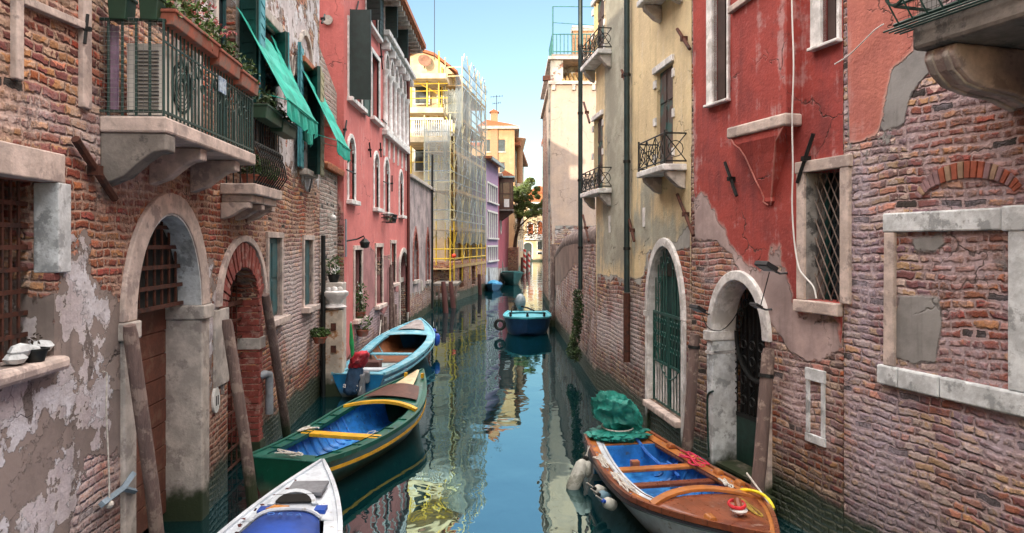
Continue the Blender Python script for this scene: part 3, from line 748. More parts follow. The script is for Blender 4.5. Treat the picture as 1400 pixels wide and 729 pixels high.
mb.build('railing', IRON_DKG, bal)
mb = MB()
for k in range(14): mb.tube([(bx0 + .012, -o + k * o / 13, zsl), (bx0 + .012, -o + k * o / 13, zsl + rh)], .0015, 3)
for k in range(22): mb.tube([(bx0 + .012, -o, zsl + k * rh / 21), (bx0 + .012, 0, zsl + k * rh / 21)], .0015, 3)
mb.build('wire_mesh', mat('galvanised_wire', (.35, .36, .35), .5, .6, bump=0), bal)
def on_A(mb, name, m, x=0, y=0, z=0, parent=None, **k):
    o = mb.build(name, m, parent, **k)
    if parent is None: o.location = A.world(x, y, z); o.rotation_euler = (0, 0, A.root.rotation_euler.z)
    return o
# white air conditioner standing on the balcony
ac = empty('air_conditioner', A.world(bx0 + .16, -.28, zsl), A.root.rotation_euler.z, 'white air conditioner unit with slatted front behind the green balcony railing', 'air conditioner')
ACW = mat('cream_plastic', (.80, .78, .72), .5, scale=3, bump=0, var=.1)
MB().box(0, .62, -.16, .14, .03, .62).build('casing', ACW, ac, bevel=.012)
mb = MB()
for k in range(17): mb.box(-.012, .0, -.12, .06, .07 + k * .03, .080 + k * .03)
mb.build('side_grille', mat('dark_slots', (.05, .05, .05), .6), ac)
mb = MB(); mb.torus((.36, -.165, .33), .21, .012, Matrix.Rotation(R(90), 4, 'X'), 24, 5)
for k in range(6): mb.torus((.36, -.165, .33), .03 + .03 * k, .004, Matrix.Rotation(R(90), 4, 'X'), 20, 4)
mb.build('fan_guard', IRON_BLK, ac)
MB().box(.0, .6, -.14, .12, 0, .03).build('feet', IRON_BLK, ac)
# folded parasol / dark bag next to it
# planters hung on the rail
PG = mat('dark_green_plastic', (.010, .045, .022), .5, bump=0)
def planter(x, y, z, L, w, h, m, label, leaf, n, rz=0, fl=None, group=None, lh=.16, cnt=30):
    t = empty('window_box', A.world(x, y, z), A.root.rotation_euler.z + rz, label, 'flower box', group)
    mb = MB(); mb.prism([(-w * .4, 0), (w * .4, 0), (w * .5, h), (-w * .5, h)], 0, L, 'x'); mb.box(-.01, L + .01, -w * .55, w * .55, h - .03, h)
    mb.build('box', m, t, bevel=.008)
    MB().box(.01, L - .01, -w * .45, w * .45, h, h + .012).build('soil', SOIL, t)
    mb = MB(); k = max(1, int(L / .14))
    for i in range(k):
        c = (L * (i + .5) / k, random.uniform(-.03, .03), h + lh * random.uniform(.35, .8)); mb.leaves(c, (.10, .12, lh * random.uniform(.6, 1.2)), n // k, .055)
    mb.build('foliage', leaf, t)
    if fl:
        for i in range(cnt):
            c = (random.uniform(0, L), random.uniform(-.12, .1), h + lh * random.uniform(.5, 1.7)); MB().leaves(c, (.022, .022, .022), 9, .03).build('blossom', fl, t)
    return t
zr = zsl + rh
G1 = 'planters along the balcony rail'
planter(bx0 + .05, -o, zr - .04, 1.05, .17, .13, TERRA, 'terracotta flower box with pink geraniums at the near corner of the balcony rail', LEAF_LT, 520, fl=FLOWER, lh=.22, group=G1)
planter(bx0 + 1.12, -o, zr - .10, .62, .18, .16, TERRA, 'terracotta flower box with sparse sprigs in the middle of the balcony rail', LEAF, 240, fl=FLOWER, cnt=12, lh=.18, group=G1)
planter(bx0 + 1.80, -o, zr - .14, .60, .18, .16, TERRA, 'terracotta flower box at the far end of the balcony rail', LEAF, 200, lh=.16, group=G1)
for i, yy in enumerate((-.44, -.20)):
    planter(bx0 - .02, yy + .05, zr - .02, .17, .16, .20, PG, ['dark green planter at the outer near end of the balcony rail', 'dark green planter nearer the wall at the near end of the balcony rail'][i], LEAF_LT, 90, fl=[BLUE_P, FLOWER][i], rz=0, group='green pots on the balcony end', cnt=5, lh=.10)
# small sign board tied on the railing: blue and white
sb = on_A(MB().box(0, .20, -.012, 0, 0, .15), 'cloth_sign', mat('pale_blue_board', (.45, .58, .68), .6, scale=30, c2=(.10, .20, .40), bump=0), bx0 + 1.25, -o - .02, zsl + .46)
tag(sb, 'small blue and white patterned board tied on the balcony railing', 'board')
# striped cloth and grey stuff hanging on the balcony by the wall
cl = MB(); nn = 14
vs = []; fs = []
for i in range(nn + 1):
    for k in range(8): vs.append((.03 * math.sin(i * 1.3 + k * .2), -.42 + .24 * i / nn, .05 + k * .1))
for i in range(nn):
    for k in range(7): a = i * 8 + k; fs.append((a, a + 1, a + 9, a + 8))
LAV = mat('lavender_cloth', (.42, .28, .40), .8, bump=0)
cl.add([(v[0] + .0, v[1] + .33, v[2]) for v in vs], fs)
c_ = on_A(cl, 'hanging_cloth', LAV, bx0 + .12, .0, zsl); c_.modifiers.new('t', 'SOLIDIFY').thickness = .006
tag(c_, 'lavender cloth hanging on the balcony beside the air conditioner', 'cloth')
# ---- second balcony with bellied grille
OUT2 = .42
cx0 = A.x(300); cx1 = A.p(386, 262, OUT2)[0]; zb2 = 3.72
b2 = empty('window_balcony', (0, 0, 0)); b2.parent = A.root
mb = MB(); mb.box(cx0, cx1, -OUT2, 0, zb2 - .13, zb2); mb.box(cx0 + .06, cx1 - .06, -OUT2 + .06, 0, zb2 - .22, zb2 - .132)
mb.build('slab', STONE_PINK, b2, bevel=.015)
for f in (.12, .55, .95): console(cx0 + (cx1 - cx0) * f - .05, .14, zb2 - .225, .20, OUT2 * .8, b2, STONE_PINK)
mb = MB(); n = 11
sx0 = A.p(352, 240, OUT2)[0]
for i in range(n + 1):
    xx = sx0 + (cx1 - .05 - sx0) * i / n
    mb.tube([(xx, -OUT2 + .03, zb2), (xx, -OUT2 - .07, zb2 + .15), (xx, -OUT2 - .04, zb2 + .32), (xx, -OUT2 + .04, zb2 + .5), (xx, -OUT2 + .04, zb2 + .85)], .009, 5)
    if i < n: mb.torus((xx + .05, -OUT2 - .02, zb2 + .42), .045, .006, Matrix.Rotation(R(90), 4, 'X'), 12, 4)
for k in range(5): mb.tube([(sx0, -OUT2 + .04 + k * .08, zb2), (sx0, -OUT2 + .04 + k * .08, zb2 + .85)], .009, 5)
for zz in (.03, .5, .85): mb.box(sx0, cx1 - .05, -OUT2 + .03, -OUT2 + .045, zb2 + zz - .01, zb2 + zz + .01)
mb.build('grille', IRON_BLK, b2)
G2 = 'green planters on the window balcony'
planter(sx0 - .02, -OUT2 - .02, zb2 + .78, .75, .20, .17, PG, 'dark green planter on the near half of the bellied window grille', LEAF_DK, 260, lh=.14, group=G2)
planter(sx0 + .78, -OUT2 - .02, zb2 + .74, .72, .20, .17, PG, 'dark green planter on the far half of the bellied window grille', LEAF, 200, lh=.12, group=G2)
for i, (f, lf, lb) in enumerate(((.12, LEAF_DK, 'round leafy pot plant at the near end inside the bellied grille'), (.42, LEAF, 'green pot plant in the middle inside the bellied grille'), (.75, LEAF_LT, 'bushy light green pot plant at the far end of the bellied grille'))):
    flowerpot(A.world(sx0 + (cx1 - sx0) * f, -OUT2 + .13, zb2), .10, .12, lb, leaf=lf, n=260, spread=1.7, tall=1.6, group='pot plants behind the bellied grille')
# flower pot on the sill of the barred window, hanging pot
x_, z_ = A.p(36, 492, -.05); 
flowerpot(A.world(x_ - .02, -.02, A.z(74, 486) - .003), .075, .09, 'black plastic plant pot with dry twigs on the rubble sill at left', leaf=SOIL, potm=IRON_BLK, n=10, spread=.7, tall=.8, name='plant_pot')
rb = MB()
for i in range(7): rb.ball((random.uniform(-.22, .22), random.uniform(-.02, .1), .04 + random.uniform(0, .06)), random.uniform(.05, .11), random.uniform(.05, .08), random.uniform(.04, .07), 8)
o_ = on_A(rb, 'rubble_stones', STONE_BLUE, A.x(70) - .22, .02, A.z(74, 486)); tag(o_, 'heap of pale broken stone and cement on the barred window sill', 'rubble')
x_, z_ = A.p(437, 462, .16)
hp = flowerpot(A.world(x_, -.16, z_ - .1), .13, .12, 'terracotta hanging pot with trailing plant beside the black standpipe', n=300, spread=1.5, tall=.8, leaf=LEAF)
MB().tube([(0, 0, .1), (-.02, .16, .2)], .008, 4).build('hook', IRON_BLK, hp)
# brick flying arch to the pink house, main wall
x0, x1 = A.L - .02, A.L + 1.95; zt_, zb_ = A.z(437, 62), A.z(437, 128)
op = [(x1, zt_ - .55), (x1, zb_ - .35)] + [(x1 + (x0 - x1) * k / 6, zb_ - .35 + .35 * math.sin(k / 6 * math.pi / 2)) for k in range(1, 7)] + [(x0, zt_)]
BRICK_L = brick_mat('old_brick_left', bh=.072, bw=.215, erode=1.2, plaster=(.58, .54, .56), plaster2=(.40, .35, .36), cement=(.19, .155, .14), edge=.95, streaks=.5, bleach=.55, dirt=.7, flake=.48, base=.85, tanz=.22,
    pal=[(.34, .06, .03), (.50, .15, .045), (.42, .11, .06), (.30, .09, .08), (.52, .27, .12), (.54, .38, .27), (.16, .05, .04), (.48, .18, .11)], mortar=(.42, .27, .205))
BRICK_PALE = brick_mat('pale_brick', pal=[(.44, .34, .29), (.36, .24, .19), (.50, .41, .36), (.38, .28, .26), (.30, .2, .17)], mortar=(.42, .38, .34), plaster=(.5, .42, .36), bw=.22, bh=.085)
def dflt(o, vals):
    me = o.data
    for k, v in vals.items():
        if k not in me.attributes:
            a = me.attributes.new(k, 'FLOAT', 'POINT'); a.data.foreach_set('value', [v] * len(me.vertices))
    return o
NOPL = {'pl': -9, 'ce': -9, 'wa': -1, 'rd': -9, 'st': -1}
dflt(MB().prism(op, .01, .45).build('flying_arch', BRICK_PALE, A.root), NOPL)
A.wall(BRICK_L, 9.6, depth=5.5)
A.part(MB().box(-.1, A.L + .1, -.35, 5.6, 9.605, 9.8), 'roof', TILE)

# ================================================================== LEFT: pale brick annex with arched doorway
B1 = Bld('brick_annex', (XL(14.41) , 14.41), (XL(16.38), 16.38), 'low pale brick annex with small white arched doorway between brick house and red palazzo', 'house')
B1.default['wa'] = -.2
x0, x1 = B1.x(448), B1.x(468.5); zt = B1.z(455, 372); zs = zt - (x1 - x0) / 2.2
B1.archhole(x0, x1, -.6, zs, zt, .6)
dd = empty('doorway', (0, 0, 0)); dd.parent = B1.root
MB().strip([(x0, .3)] + arch_pts(x0, x1, zs, zt, 14) + [(x1, .3)], [(x0 - .12, .3)] + arch_pts(x0 - .12, x1 + .12, zs, zt + .12, 14) + [(x1 + .12, .3)], -.05, .05).build('arch', WHITE_ST, dd, bevel=.01)
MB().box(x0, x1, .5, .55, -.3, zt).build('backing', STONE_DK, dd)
MB().box(x0, x1, -.05, .5, -.3, .30).build('threshold', STONE, dd, bevel=.02)
B1.wall(BRICK_PALE, B1.z(455, 236), depth=5.5)
mb = MB()
zt = B1.z(455, 236)
for k in range(14):
    xx = .07 + k * .14
    M = Matrix.Translation((xx, .1, zt + .03)) @ Matrix.Rotation(R(12), 4, 'X')
    mb.lathe([(.075, -.25), (.06, .5)], n=8, M=M @ Matrix.Rotation(R(90), 4, 'X').to_4x4(), c=(0, 0, 0)) if False else mb.tube([(xx, -.16, zt + .02), (xx, .9, zt + .22)], .07, 7, r2=.06)
mb.box(0, B1.L, -.10, 1, zt + .004, zt + .03)
B1.part(mb, 'tile_coping', TILE)
x_, z_ = B1.p(455, 298, .1)
sc_ = empty('security_camera', B1.world(x_, -.1, z_), B1.root.rotation_euler.z, 'small white dome security camera on the pale brick annex wall', 'camera')
MB().ball((0, 0, 0), .07).build('dome', WHITE, sc_, smooth=True); MB().box(-.03, .03, 0, .12, .02, .10).build('bracket', WHITE, sc_)
# black standpipe at the joint
x_ = A.x(442, .08); zt_ = A.z(442, 322, .08)
sp = MB().tube([(0, 0, -.4), (0, 0, zt_)], .045, 8).build('standpipe', IRON_BLK, loc=A.world(x_, -.08, 0)); tag(sp, 'tall straight black pipe at the corner of the old brick house', 'pipe')
# stone pier with an urn top
pw = W(462, 531); pX = pw[0] + .05
pier = empty('stone_pier', (pX + .05, 14.55, 0), R(4), 'rust stained white stone pier topped by a carved urn block beside the annex doorway', 'pillar')
pst = mat('rust_stained_stone', (.52, .46, .38), .7, scale=4, c2=(.34, .17, .07), bump=.01, moss=True)
zt = AT(462, 392, 14.55).z
mb = MB(); mb.box(-.17, .17, -.15, .15, -.4, zt - .46); mb.build('shaft', pst, pier, bevel=.015)
mb = MB(); mb.lathe([(.15, zt - .455), (.24, zt - .40), (.14, zt - .34), (.16, zt - .28), (.27, zt - .16), (.27, zt - .10), (.22, zt - .08)], n=12); mb.build('capital', WHITE_ST, pier, smooth=True)
mb = MB()
for (xx, yy, s_) in ((-.12, 0, .05), (.1, .02, .06), (.0, -.05, .07)): mb.ball((xx, yy, zt - .06), s_)
mb.build('stone_knobs', WHITE_ST, pier)
for zz in (zt - .78, zt - 1.22): MB().box(-.05, .05, -.18, -.145, zz - .07, zz + .07).build('rust_socket', IRON, pier)
flowerpot((W(455, 531)[0] + .05, 15.1, B1.z(455, 352) - .0 - .50), .12, .16, 'black pot with spiky green plant standing in the annex doorway arch', leaf=LEAF, potm=IRON_BLK, n=220, tall=2.0)
MB().box(-.2, .2, -.15, .2, -.4, B1.z(455, 352) - .505)
st_ = MB().box(-.22, .22, -.2, .2, -.4, B1.z(455, 352) - .503).build('stone_ledge', STONE, loc=(W(455, 531)[0] + .05, 15.1, 0), bevel=.02); tag(st_, 'stone block carrying the potted plant inside the annex doorway', 'ledge')

# ================================================================== LEFT: pink-red palazzo
XP = -3.77
PK = Bld('red_palazzo', (XP, 16.4), (XP, 26.6), 'tall coral red palazzo with arched loggia, dark shutters and peeling plaster at its foot', 'palazzo')
PK.default.update({'pl': 3})
PK.marks['hole'] = []; del PK.marks['hole']
PK.default['pl'] = -9
PK.mark('pl', [(300, -1600), (560, -200), (560, 352), (548, 345), (541, 360), (532, 350), (524, 352), (512, 345), (500, 330), (484, 352), (484, 470), (300, 900)])
PK.mark('ce', [(486, 350), (500, 330), (512, 345), (530, 355), (545, 345), (560, 352), (560, 400), (540, 400), (525, 430), (510, 420), (500, 440), (488, 430)])
PK.mark('wa', [(484, 400), (558, 380), (558, 430), (484, 490)])
RED1 = brick_mat('coral_plaster_wall', plaster=(.58, .165, .15), plaster2=(.50, .14, .13), cement=(.27, .12, .12), wash=(.42, .33, .38), edge=.16, streaks=.25, bw=.22, bh=.075, base=.5)
# ground floor
for i, (pa, pb, ya, yb) in enumerate(((484, 493.5, 342, 437), (513.5, 522, 338, 418), (534, 540, 333, 388))):
    w, q = stone_window(PK, pa, pb, ya, yb, .11, .16, pa, STONE_DK if i else SHUT_BLU, STONE_PINK, sill=True)
x0, x1 = PK.x(546), PK.x(556); zt = PK.z(550, 345); PK.archhole(x0, x1, -.6, zt - .5, zt, .4)
dd = empty('water_door', (0, 0, 0)); dd.parent = PK.root
MB().strip([(x0, -.3)] + arch_pts(x0, x1, zt - .5, zt, 12) + [(x1, -.3)], [(x0 - .16, -.3)] + arch_pts(x0 - .16, x1 + .16, zt - .5, zt + .16, 12) + [(x1 + .16, -.3)], -.05, .05).build('arch', STONE, dd, bevel=.01)
MB().box(x0, x1, .22, .27, .15, PK.z(550, 387)).build('door_leaf', GREYBLUE, dd); MB().box(x0, x1, .28, .3, 1, zt).build('backing', DARK, dd)
MB().box(x0, x1, .1, .26, PK.z(550, 387), PK.z(550, 381)).build('transom', STONE, dd)
for i, (pa, pb, ya, yb) in enumerate(((475.5, 484, 186, 273), (511, 517, 209, 284), (525, 531, 217, 290), (545.5, 550, 234, 294))):
    w, q = stone_window(PK, pa, pb, ya, yb, .10, .14, pa, GREYBLUE, WHITE_ST, arch=True)
# big dark shutters
w, q = stone_window(PK, 476, 494, 28, 133, .09, .15, 476, GREYBLUE, WHITE_ST)
x0, x1, z0, z1 = q
PK.part(louver(x0, x0 + (x1 - x0) * .02, -.04, -.52, z0 - .05, z1 + .25, slats=0), 'shutter', SHUT_DARK)
PK.part(louver(x1 + .05, x1 + .55, -.04, -.10, z0 - .1, z1 - .1, slats=0), 'shutter', SHUT_GRN)
w, q = stone_window(PK, 507.5, 517.5, 72, 160, .12, .15, 508, SHUT_BLU, WHITE_ST)
# loggia
lx0, lx1 = PK.x(524), PK.x(554); zb = PK.z(524, 178); n = 5
lg = empty('loggia', (0, 0, 0)); lg.parent = PK.root
zt = PK.z(524, 70); wv = (lx1 - lx0) / n
fr = MB()
for i in range(n):
    a = lx0 + i * wv + .12; b_ = lx0 + (i + 1) * wv - .12; zs = zt - .55
    PK.archhole(a, b_, zb, zs, zt, .4)
    MB().strip(arch_pts(a, b_, zs, zt, 12), arch_pts(a - .10, b_ + .10, zs, zt + .12, 12), -.06, .04).build('arch', WHITE_ST, lg)
    g = MB().box(a, b_, .24, .27, zb, zt).build('pane', GLASS, lg)
    mb = MB()
    for xx in (a, (a + b_) / 2 - .03, b_ - .05): mb.box(xx, xx + .06, .19, .238, zb, zt)
    for zz in (zb, zb + .9, zs - .05): mb.box(a, b_, .195, .236, zz, zz + .07)
    mb.build('sash', GREYBLUE, lg)
for i in range(n + 1):
    xx = lx0 + i * wv
    mb = MB(); mb.lathe([(.12, zb), (.12, zb + .08), (.085, zb + .14), (.075, zs - .2), (.13, zs - .06), (.14, zs)], c=(xx, -.05, 0), n=10); mb.build('column', WHITE_ST, lg, smooth=True)
MB().box(lx0 - .2, lx1 + .2, -.16, .02, zb - .16, zb - .002).build('sill', WHITE_ST, lg, bevel=.02)
for i in range(n + 1): MB().box(lx0 + i * wv - .05, lx0 + i * wv + .05, -.05, .02, zb - .75, zb - .165).build('pilaster_strip', WHITE_ST, lg)
zc = PK.z(523, 53)
mb = MB(); mb.box(lx0 - .5, PK.L + .0, -.28, .03, zc - .0, zc + .16); mb.box(lx0 - .45, PK.L - .05, -.18, .03, zc - .14, zc - .002); mb.build('cornice', WHITE_ST, PK.root, bevel=.02)
for i in range(6): MB().box(lx0 - .3 + i * 1.0, lx0 - .15 + i * 1.0, -.24, .0, zc - .35, zc - .145).build('bracket', WHITE_ST, PK.root)
for pa, pb, ya, yb in ((500, 516, -40, 28), (525.5, 535, -10, 52), (541.5, 548, 28, 80)):
    w, (x0, x1, z0, z1) = stone_window(PK, pa, pb, ya, min(yb, 90), .09, .15, pa, GREYBLUE, WHITE_ST)
    PK.part(louver(x0 - .02, x0 - .05, -.04, -.40, z0, z1, slats=1), 'shutter', SHUT_DARK)
    PK.part(louver(x1 + .02, x1 + .4, -.04, -.08, z0, z1, slats=1), 'shutter', SHUT_DARK)
ZP = PK.z(558, 66)
PK.wall(RED1, ZP, depth=9, step=.2)
mb = MB(); mb.box(-.3, PK.L + .35, -.55, 9.2, ZP + .004, ZP + .10); mb.box(-.2, PK.L + .25, -.62, -.50, ZP + .05, ZP + .2)
mb.prism([(-.55, ZP + .12), (9.2, ZP + .12), (4.5, ZP + 1.3)], -.3, PK.L + .35, 'x')
PK.part(mb, 'roof', TILE)
for i in range(22): MB().box(.1 + i * .48, .24 + i * .48, -.5, .0, ZP - .15, ZP).build('eave_bracket', STONE, PK.root)
x_ = PK.x(557.5, .08); PK.part(MB().tube([(x_, -.1, .6), (x_, -.1, ZP)], .06, 8), 'drainpipe', mat('brown_drainpipe', (.12, .03, .025), .5, .3, bump=0))
for q in (((474, 165), (470, 190)), ((505, 195), (507, 215)), ((520, 195), (521, 215)), ((490, 2), (484, 30)), ((444, 20), (440, 32)), ((536, 240), (536, 262)), ((520, 60), (523, 95))): tie(PK, *q, w=.05, m=IRON_BLK)
for pa, py in ((480, 235), (528, 250), (526, 167)):
    x_, z_ = PK.p(pa, py, .1); PK.part(MB().tube([(x_ - .45, -.1, z_), (x_ + .45, -.1, z_)], .018, 5), 'wall_bar', IRON_BLK)
# round vent on the end wall, hanging basket, lantern
ev = MB(); ev.tube([(-.35, -.03, PK.z(470, 28)), (-.35, .0, PK.z(470, 28))], .11, 16)
o_ = ev.build('round_vent', STONE, loc=(XP, 16.37, 0)); tag(o_, 'round grey vent cover on the end wall of the red palazzo', 'vent')
x_, z_ = PK.p(533, 297, .2)
bk = empty('window_basket', PK.world(x_, -.2, z_ - .15), PK.root.rotation_euler.z, 'small black iron basket hanging under the arched windows of the red palazzo', 'basket')
mb = MB()
for zz, s_ in ((0, .8), (.12, 1), (.22, 1)): mb.tube([(-.4 * s_, .18, zz), (-.4 * s_, -.15 * s_, zz), (.4 * s_, -.15 * s_, zz), (.4 * s_, .18, zz)], .015, 5)
for k in range(7): xx = -.36 + k * .12; mb.tube([(xx * .8, -.12, 0), (xx, -.15, .22)], .01, 4)
mb.build('frame', IRON_BLK, bk); MB().leaves((0, 0, .1), (.33, .12, .1), 60, .08).build('dry_leaves', LEAF_DK, bk)
x_, z_ = PK.p(478, 332, .1)
ln = empty('wall_lamp', PK.world(PK.x(472), -.0, PK.z(472, 330)), PK.root.rotation_euler.z, 'black iron wall lamp bracket low on the corner of the red palazzo', 'lamp')
MB().tube([(0, 0, 0), (.1, -.25, .05), (.1, -.40, .12), (.1, -.42, .02)], .02, 6).build('arm', IRON_BLK, ln)
MB().lathe([(.04, .06), (.12, -.02), (.09, -.14), (.03, -.16)], c=(.1, -.42, 0), n=8).build('lantern', IRON_BLK, ln)
MB().box(-.05, .05, -.03, 0, -.35, .5).build('backplate', PIPE_GRY, ln)
# plants on the ground-floor sill
x0 = PK.x(489); z0 = PK.z(484, 437)
flowerpot(PK.world(x0, -.12, z0 - .45), .16, .16, 'terracotta pot hanging below the first ground floor window of the red palazzo', n=160, leaf=LEAF, group='pots at the red palazzo window')
flowerpot(PK.world(x0, -.06, z0), .13, .14, 'tall leafy plant with white flowers in the first ground floor window of the red palazzo', n=380, leaf=LEAF, tall=3.4, flowers=WHITE, group='pots at the red palazzo window')
MB()
# furled parasol / flag green-red leaning by the pier
fl = empty('furled_flag', AT(483, 505, 15.6), 0, 'furled green and red flag on a pole leaning between pier and red palazzo', 'flag')
h_ = AT(480, 440, 15.6).z - AT(483, 505, 15.6).z
MB().tube([(0, 0, -.6), (-.05, 0, h_)], .018, 6).build('pole', WHITE, fl)
MB().tube([(.0, -.02, h_ * .2), (-.03, -.03, h_ * .55), (-.05, -.02, h_ * .97)], [.03, .05, .02], 8).build('green_cloth', mat('green_cloth', (.01, .25, .07), .8), fl)
MB().tube([(.06, -.04, -.25), (.05, -.05, .1), (.02, -.03, h_ * .3)], [.05, .08, .02], 8).build('red_cloth', mat('red_cloth', (.6, .015, .01), .8), fl)
# poles standing in the water by the palazzo
G3 = 'thin dark mooring posts along the red palazzo'
for i, (tx, ty, bx_, by_, r_) in enumerate(((500, 365, 503, 470, .07), (531, 362, 543, 470, .045), (492, 430, 494, 480, .07), (509, 433, 512, 476, .06), (521, 416, 523, 465, .07))):
    b_ = W(bx_, by_); X_ = max(b_[0], XP + .12); b_ = Vector((X_, b_[1], -.6)); tp = AT(tx, ty, b_[1] + .1)
    if tp.x < XP + .1: tp.x = XP + .1
    po = MB().tube([(0, 0, 0), tp - b_], r_, 8, r2=r_ * .8).build('mooring_post', WOOD_POLE, loc=b_, smooth=True)
    tag(po, ['tall dark post with a crossbar leaning on the red palazzo by its second window', 'thin reddish pole leaning beside the third ground floor window', 'short post stump nearest the stone pier', 'short post stump in the middle of the red palazzo foot', 'short dark post stump behind the light blue boat bow'][i], 'post', G3)

# ================================================================== LEFT: low gothic garden wall building
GW = Bld('gothic_wall', (-3.75, 26.8), (-3.68, 34.1), 'low mottled grey plaster building with two pointed gothic windows and brick foot', 'building')
GW.default['pl'] = -9; GW.mark('pl', [(555, 200), (600, 200), (600, 386), (580, 392), (575, 398), (555, 404)]); GW.default['wa'] = 0
GMAT = brick_mat('mottled_grey_plaster', plaster=(.46, .37, .37), plaster2=(.20, .17, .18), edge=.15, streaks=.8, bw=.22, bh=.08)
for pa, pb in ((565, 571), (582.5, 586.5)):
    x0, x1 = GW.x(pa), GW.x(pb); z0 = GW.z(pa, 384); zt = GW.z(pa, 316); GW.archhole(x0, x1, z0, zt - .9, zt, .4, .5)
    ww = MB().strip([(x0, z0)] + arch_pts(x0, x1, zt - .9, zt, 12, .5) + [(x1, z0)], [(x0 - .18, z0)] + arch_pts(x0 - .18, x1 + .18, zt - .9, zt + .2, 12, .5) + [(x1 + .18, z0)], -.03, .05).build('window', RB, GW.root)
    MB().box(x0, x1, .3, .33, z0, zt).build('pane', DARK, ww); grid_bars(x0, x1, z0, zt - .4, 6, 10, .25).build('bars', IRON_BLK, ww)  # dark sheet standing in for the unlit space behind the bars
    MB().box(x0 - .1, x1 + .1, -.1, .1, z0 - .12, z0 - .002).build('sill', STONE, ww)
GW.wall(GMAT, GW.z(560, 243), depth=3, step=.3)
zt = GW.z(560, 243); GW.part(MB().box(-.1, GW.L + .1, -.12, 3.1, zt + .003, zt + .14), 'coping', STONE, bevel=.02)
x_ = GW.x(591, .1); GW.part(MB().tube([(x_, -.1, .1), (x_, -.1, zt + 1.6)], .05, 6), 'drainpipe', IRON_BLK)
for pa in (575, 589): MB().box(0, .4, -.05, .0, 0, .4).build('stone_roundel', STONE, GW.root, loc=(GW.x(pa), 0, GW.z(pa, 398)))

# ================================================================== LEFT: sunlit yellow building behind scaffolding
SP, SQ = (-3.02, 38.1), (-1.72, 47.6)
S0 = Bld('quay_wall', SP, SQ, 'dark brick quay wall rising from the water under the scaffolding', 'wall')
S0.default['wa'] = -.1
for pa, pb in ((628, 634), (645, 650)):
    x0, x1 = S0.x(pa), S0.x(pb); S0.hole([(x0, .6), (x1, .6), (x1, 1.7), (x0, 1.7)], .3)
    MB().box(x0, x1, .2, .25, .6, 1.7).build('door_leaf', IRON_BLK, S0.root)
S0.wall(BRICK_L, 2.05, depth=4, step=.3); dflt(S0.wall_obj, {})
d_ = (Vector(SQ) - Vector(SP)).normalized(); n_ = Vector((-d_.y, d_.x))
o0 = Vector(SP) + n_ * 1.0 + d_ * 2.9; o1 = Vector(SQ) + n_ * 1.0
SB = Bld('yellow_house', o0, o1, 'sunlit pale yellow house with terraces wrapped in scaffolding', 'house')
SB.default['pl'] = 3
YEL = brick_mat('pale_yellow_plaster', plaster=(.62, .52, .36), plaster2=(.54, .43, .29), edge=.2, streaks=.25)
ZS = 12.6
for zz, arch in ((1.9, 1), (4.6, 1), (7.4, 0), (10.0, 0)):
    for k in range(3):
        a = .5 + k * 2.1; z1 = zz + (1.9 if zz < 9 else 1.5)
        if a + 1 > SB.L: continue
        if arch:
            SB.archhole(a, a + 1.1, zz, z1 - .5, z1, .35)
            w = MB().strip([(a, zz)] + arch_pts(a, a + 1.1, z1 - .5, z1, 12) + [(a + 1.1, zz)], [(a - .12, zz)] + arch_pts(a - .12, a + 1.22, z1 - .5, z1 + .12, 12) + [(a + 1.22, zz)], -.04, .04).build('window', WHITE_ST, SB.root)
        else:
            SB.hole([(a, zz), (a + 1, zz), (a + 1, z1), (a, z1)], .35); w = frame_rect(a, a + 1, zz, z1, .1, -.04, .04).build('window', WHITE_ST, SB.root)
        MB().box(a, a + 1.1, .25, .28, zz, z1).build('pane', GLASS, w)
SB.wall(YEL, ZS, depth=7, step=.4, thick=.45)
# near end wall of the house: openings and terraces facing the viewer
EY = (Vector(SB.P)).y
def endbox(x0, x1, y0, y1, z0, z1, name, m, **k):
    o = MB().box(x0, x1, y0, y1, z0, z1).build(name, m, **k); return o
ex1 = SB.P.x - .05
def SBpart(o):
    o.parent = SB.root; o.matrix_parent_inverse = Matrix.LocRotScale(SB.root.location, SB.root.rotation_euler, None).inverted(); return o
Ye = EY - .02
def zY(py, Y): return H + (CY - py) / F * Y
def xY(px, Y): return (px - CX) / F * Y
YW = mat('sunny_cream_plaster', (.64, .53, .36), .85, scale=2, bump=.004)
for py, t_, px1, dY in ((187, 12, 612, 3.2), (147, 9, 606, 2.6), (100, 8, 610, 2.2)):
    Y = Ye - dY; z1 = zY(py, Y)
    SBpart(endbox(xY(556, Y), xY(px1, Y), Y, Ye, z1 - .28, z1, 'terrace_slab', YW))
Y = Ye - 3.15; z0 = zY(186, Y)
mb = MB()
for k in range(20):
    xx = xY(560, Y) + k * .115; mb.lathe([(.035, z0), (.05, z0 + .25), (.03, z0 + .5), (.035, z0 + .85)], c=(xx, Y + .08, 0), n=6)
mb.box(xY(558, Y), xY(606, Y), Y, Y + .16, z0 + .85, z0 + .95)
bo = SBpart(mb.build('balustrade', WHITE, None))
Y = Ye - .0
for (pa, pb, ya, yb) in ((566, 588, 105, 143), (566, 590, 200, 235), (597, 607, 112, 142), (596, 608, 155, 182), (564, 580, 152, 182)):
    f_ = SBpart(endbox(xY(pa, Y), xY(pb, Y), Y - .06, Y - .005, zY(yb, Y), zY(ya, Y), 'window', WHITE)); 
    g_ = endbox(xY(pa, Y) + .08, xY(pb, Y) - .08, Y - .075, Y - .062, zY(yb, Y) + .05, zY(ya, Y) - .08, 'pane', GLASS); g_.parent = f_
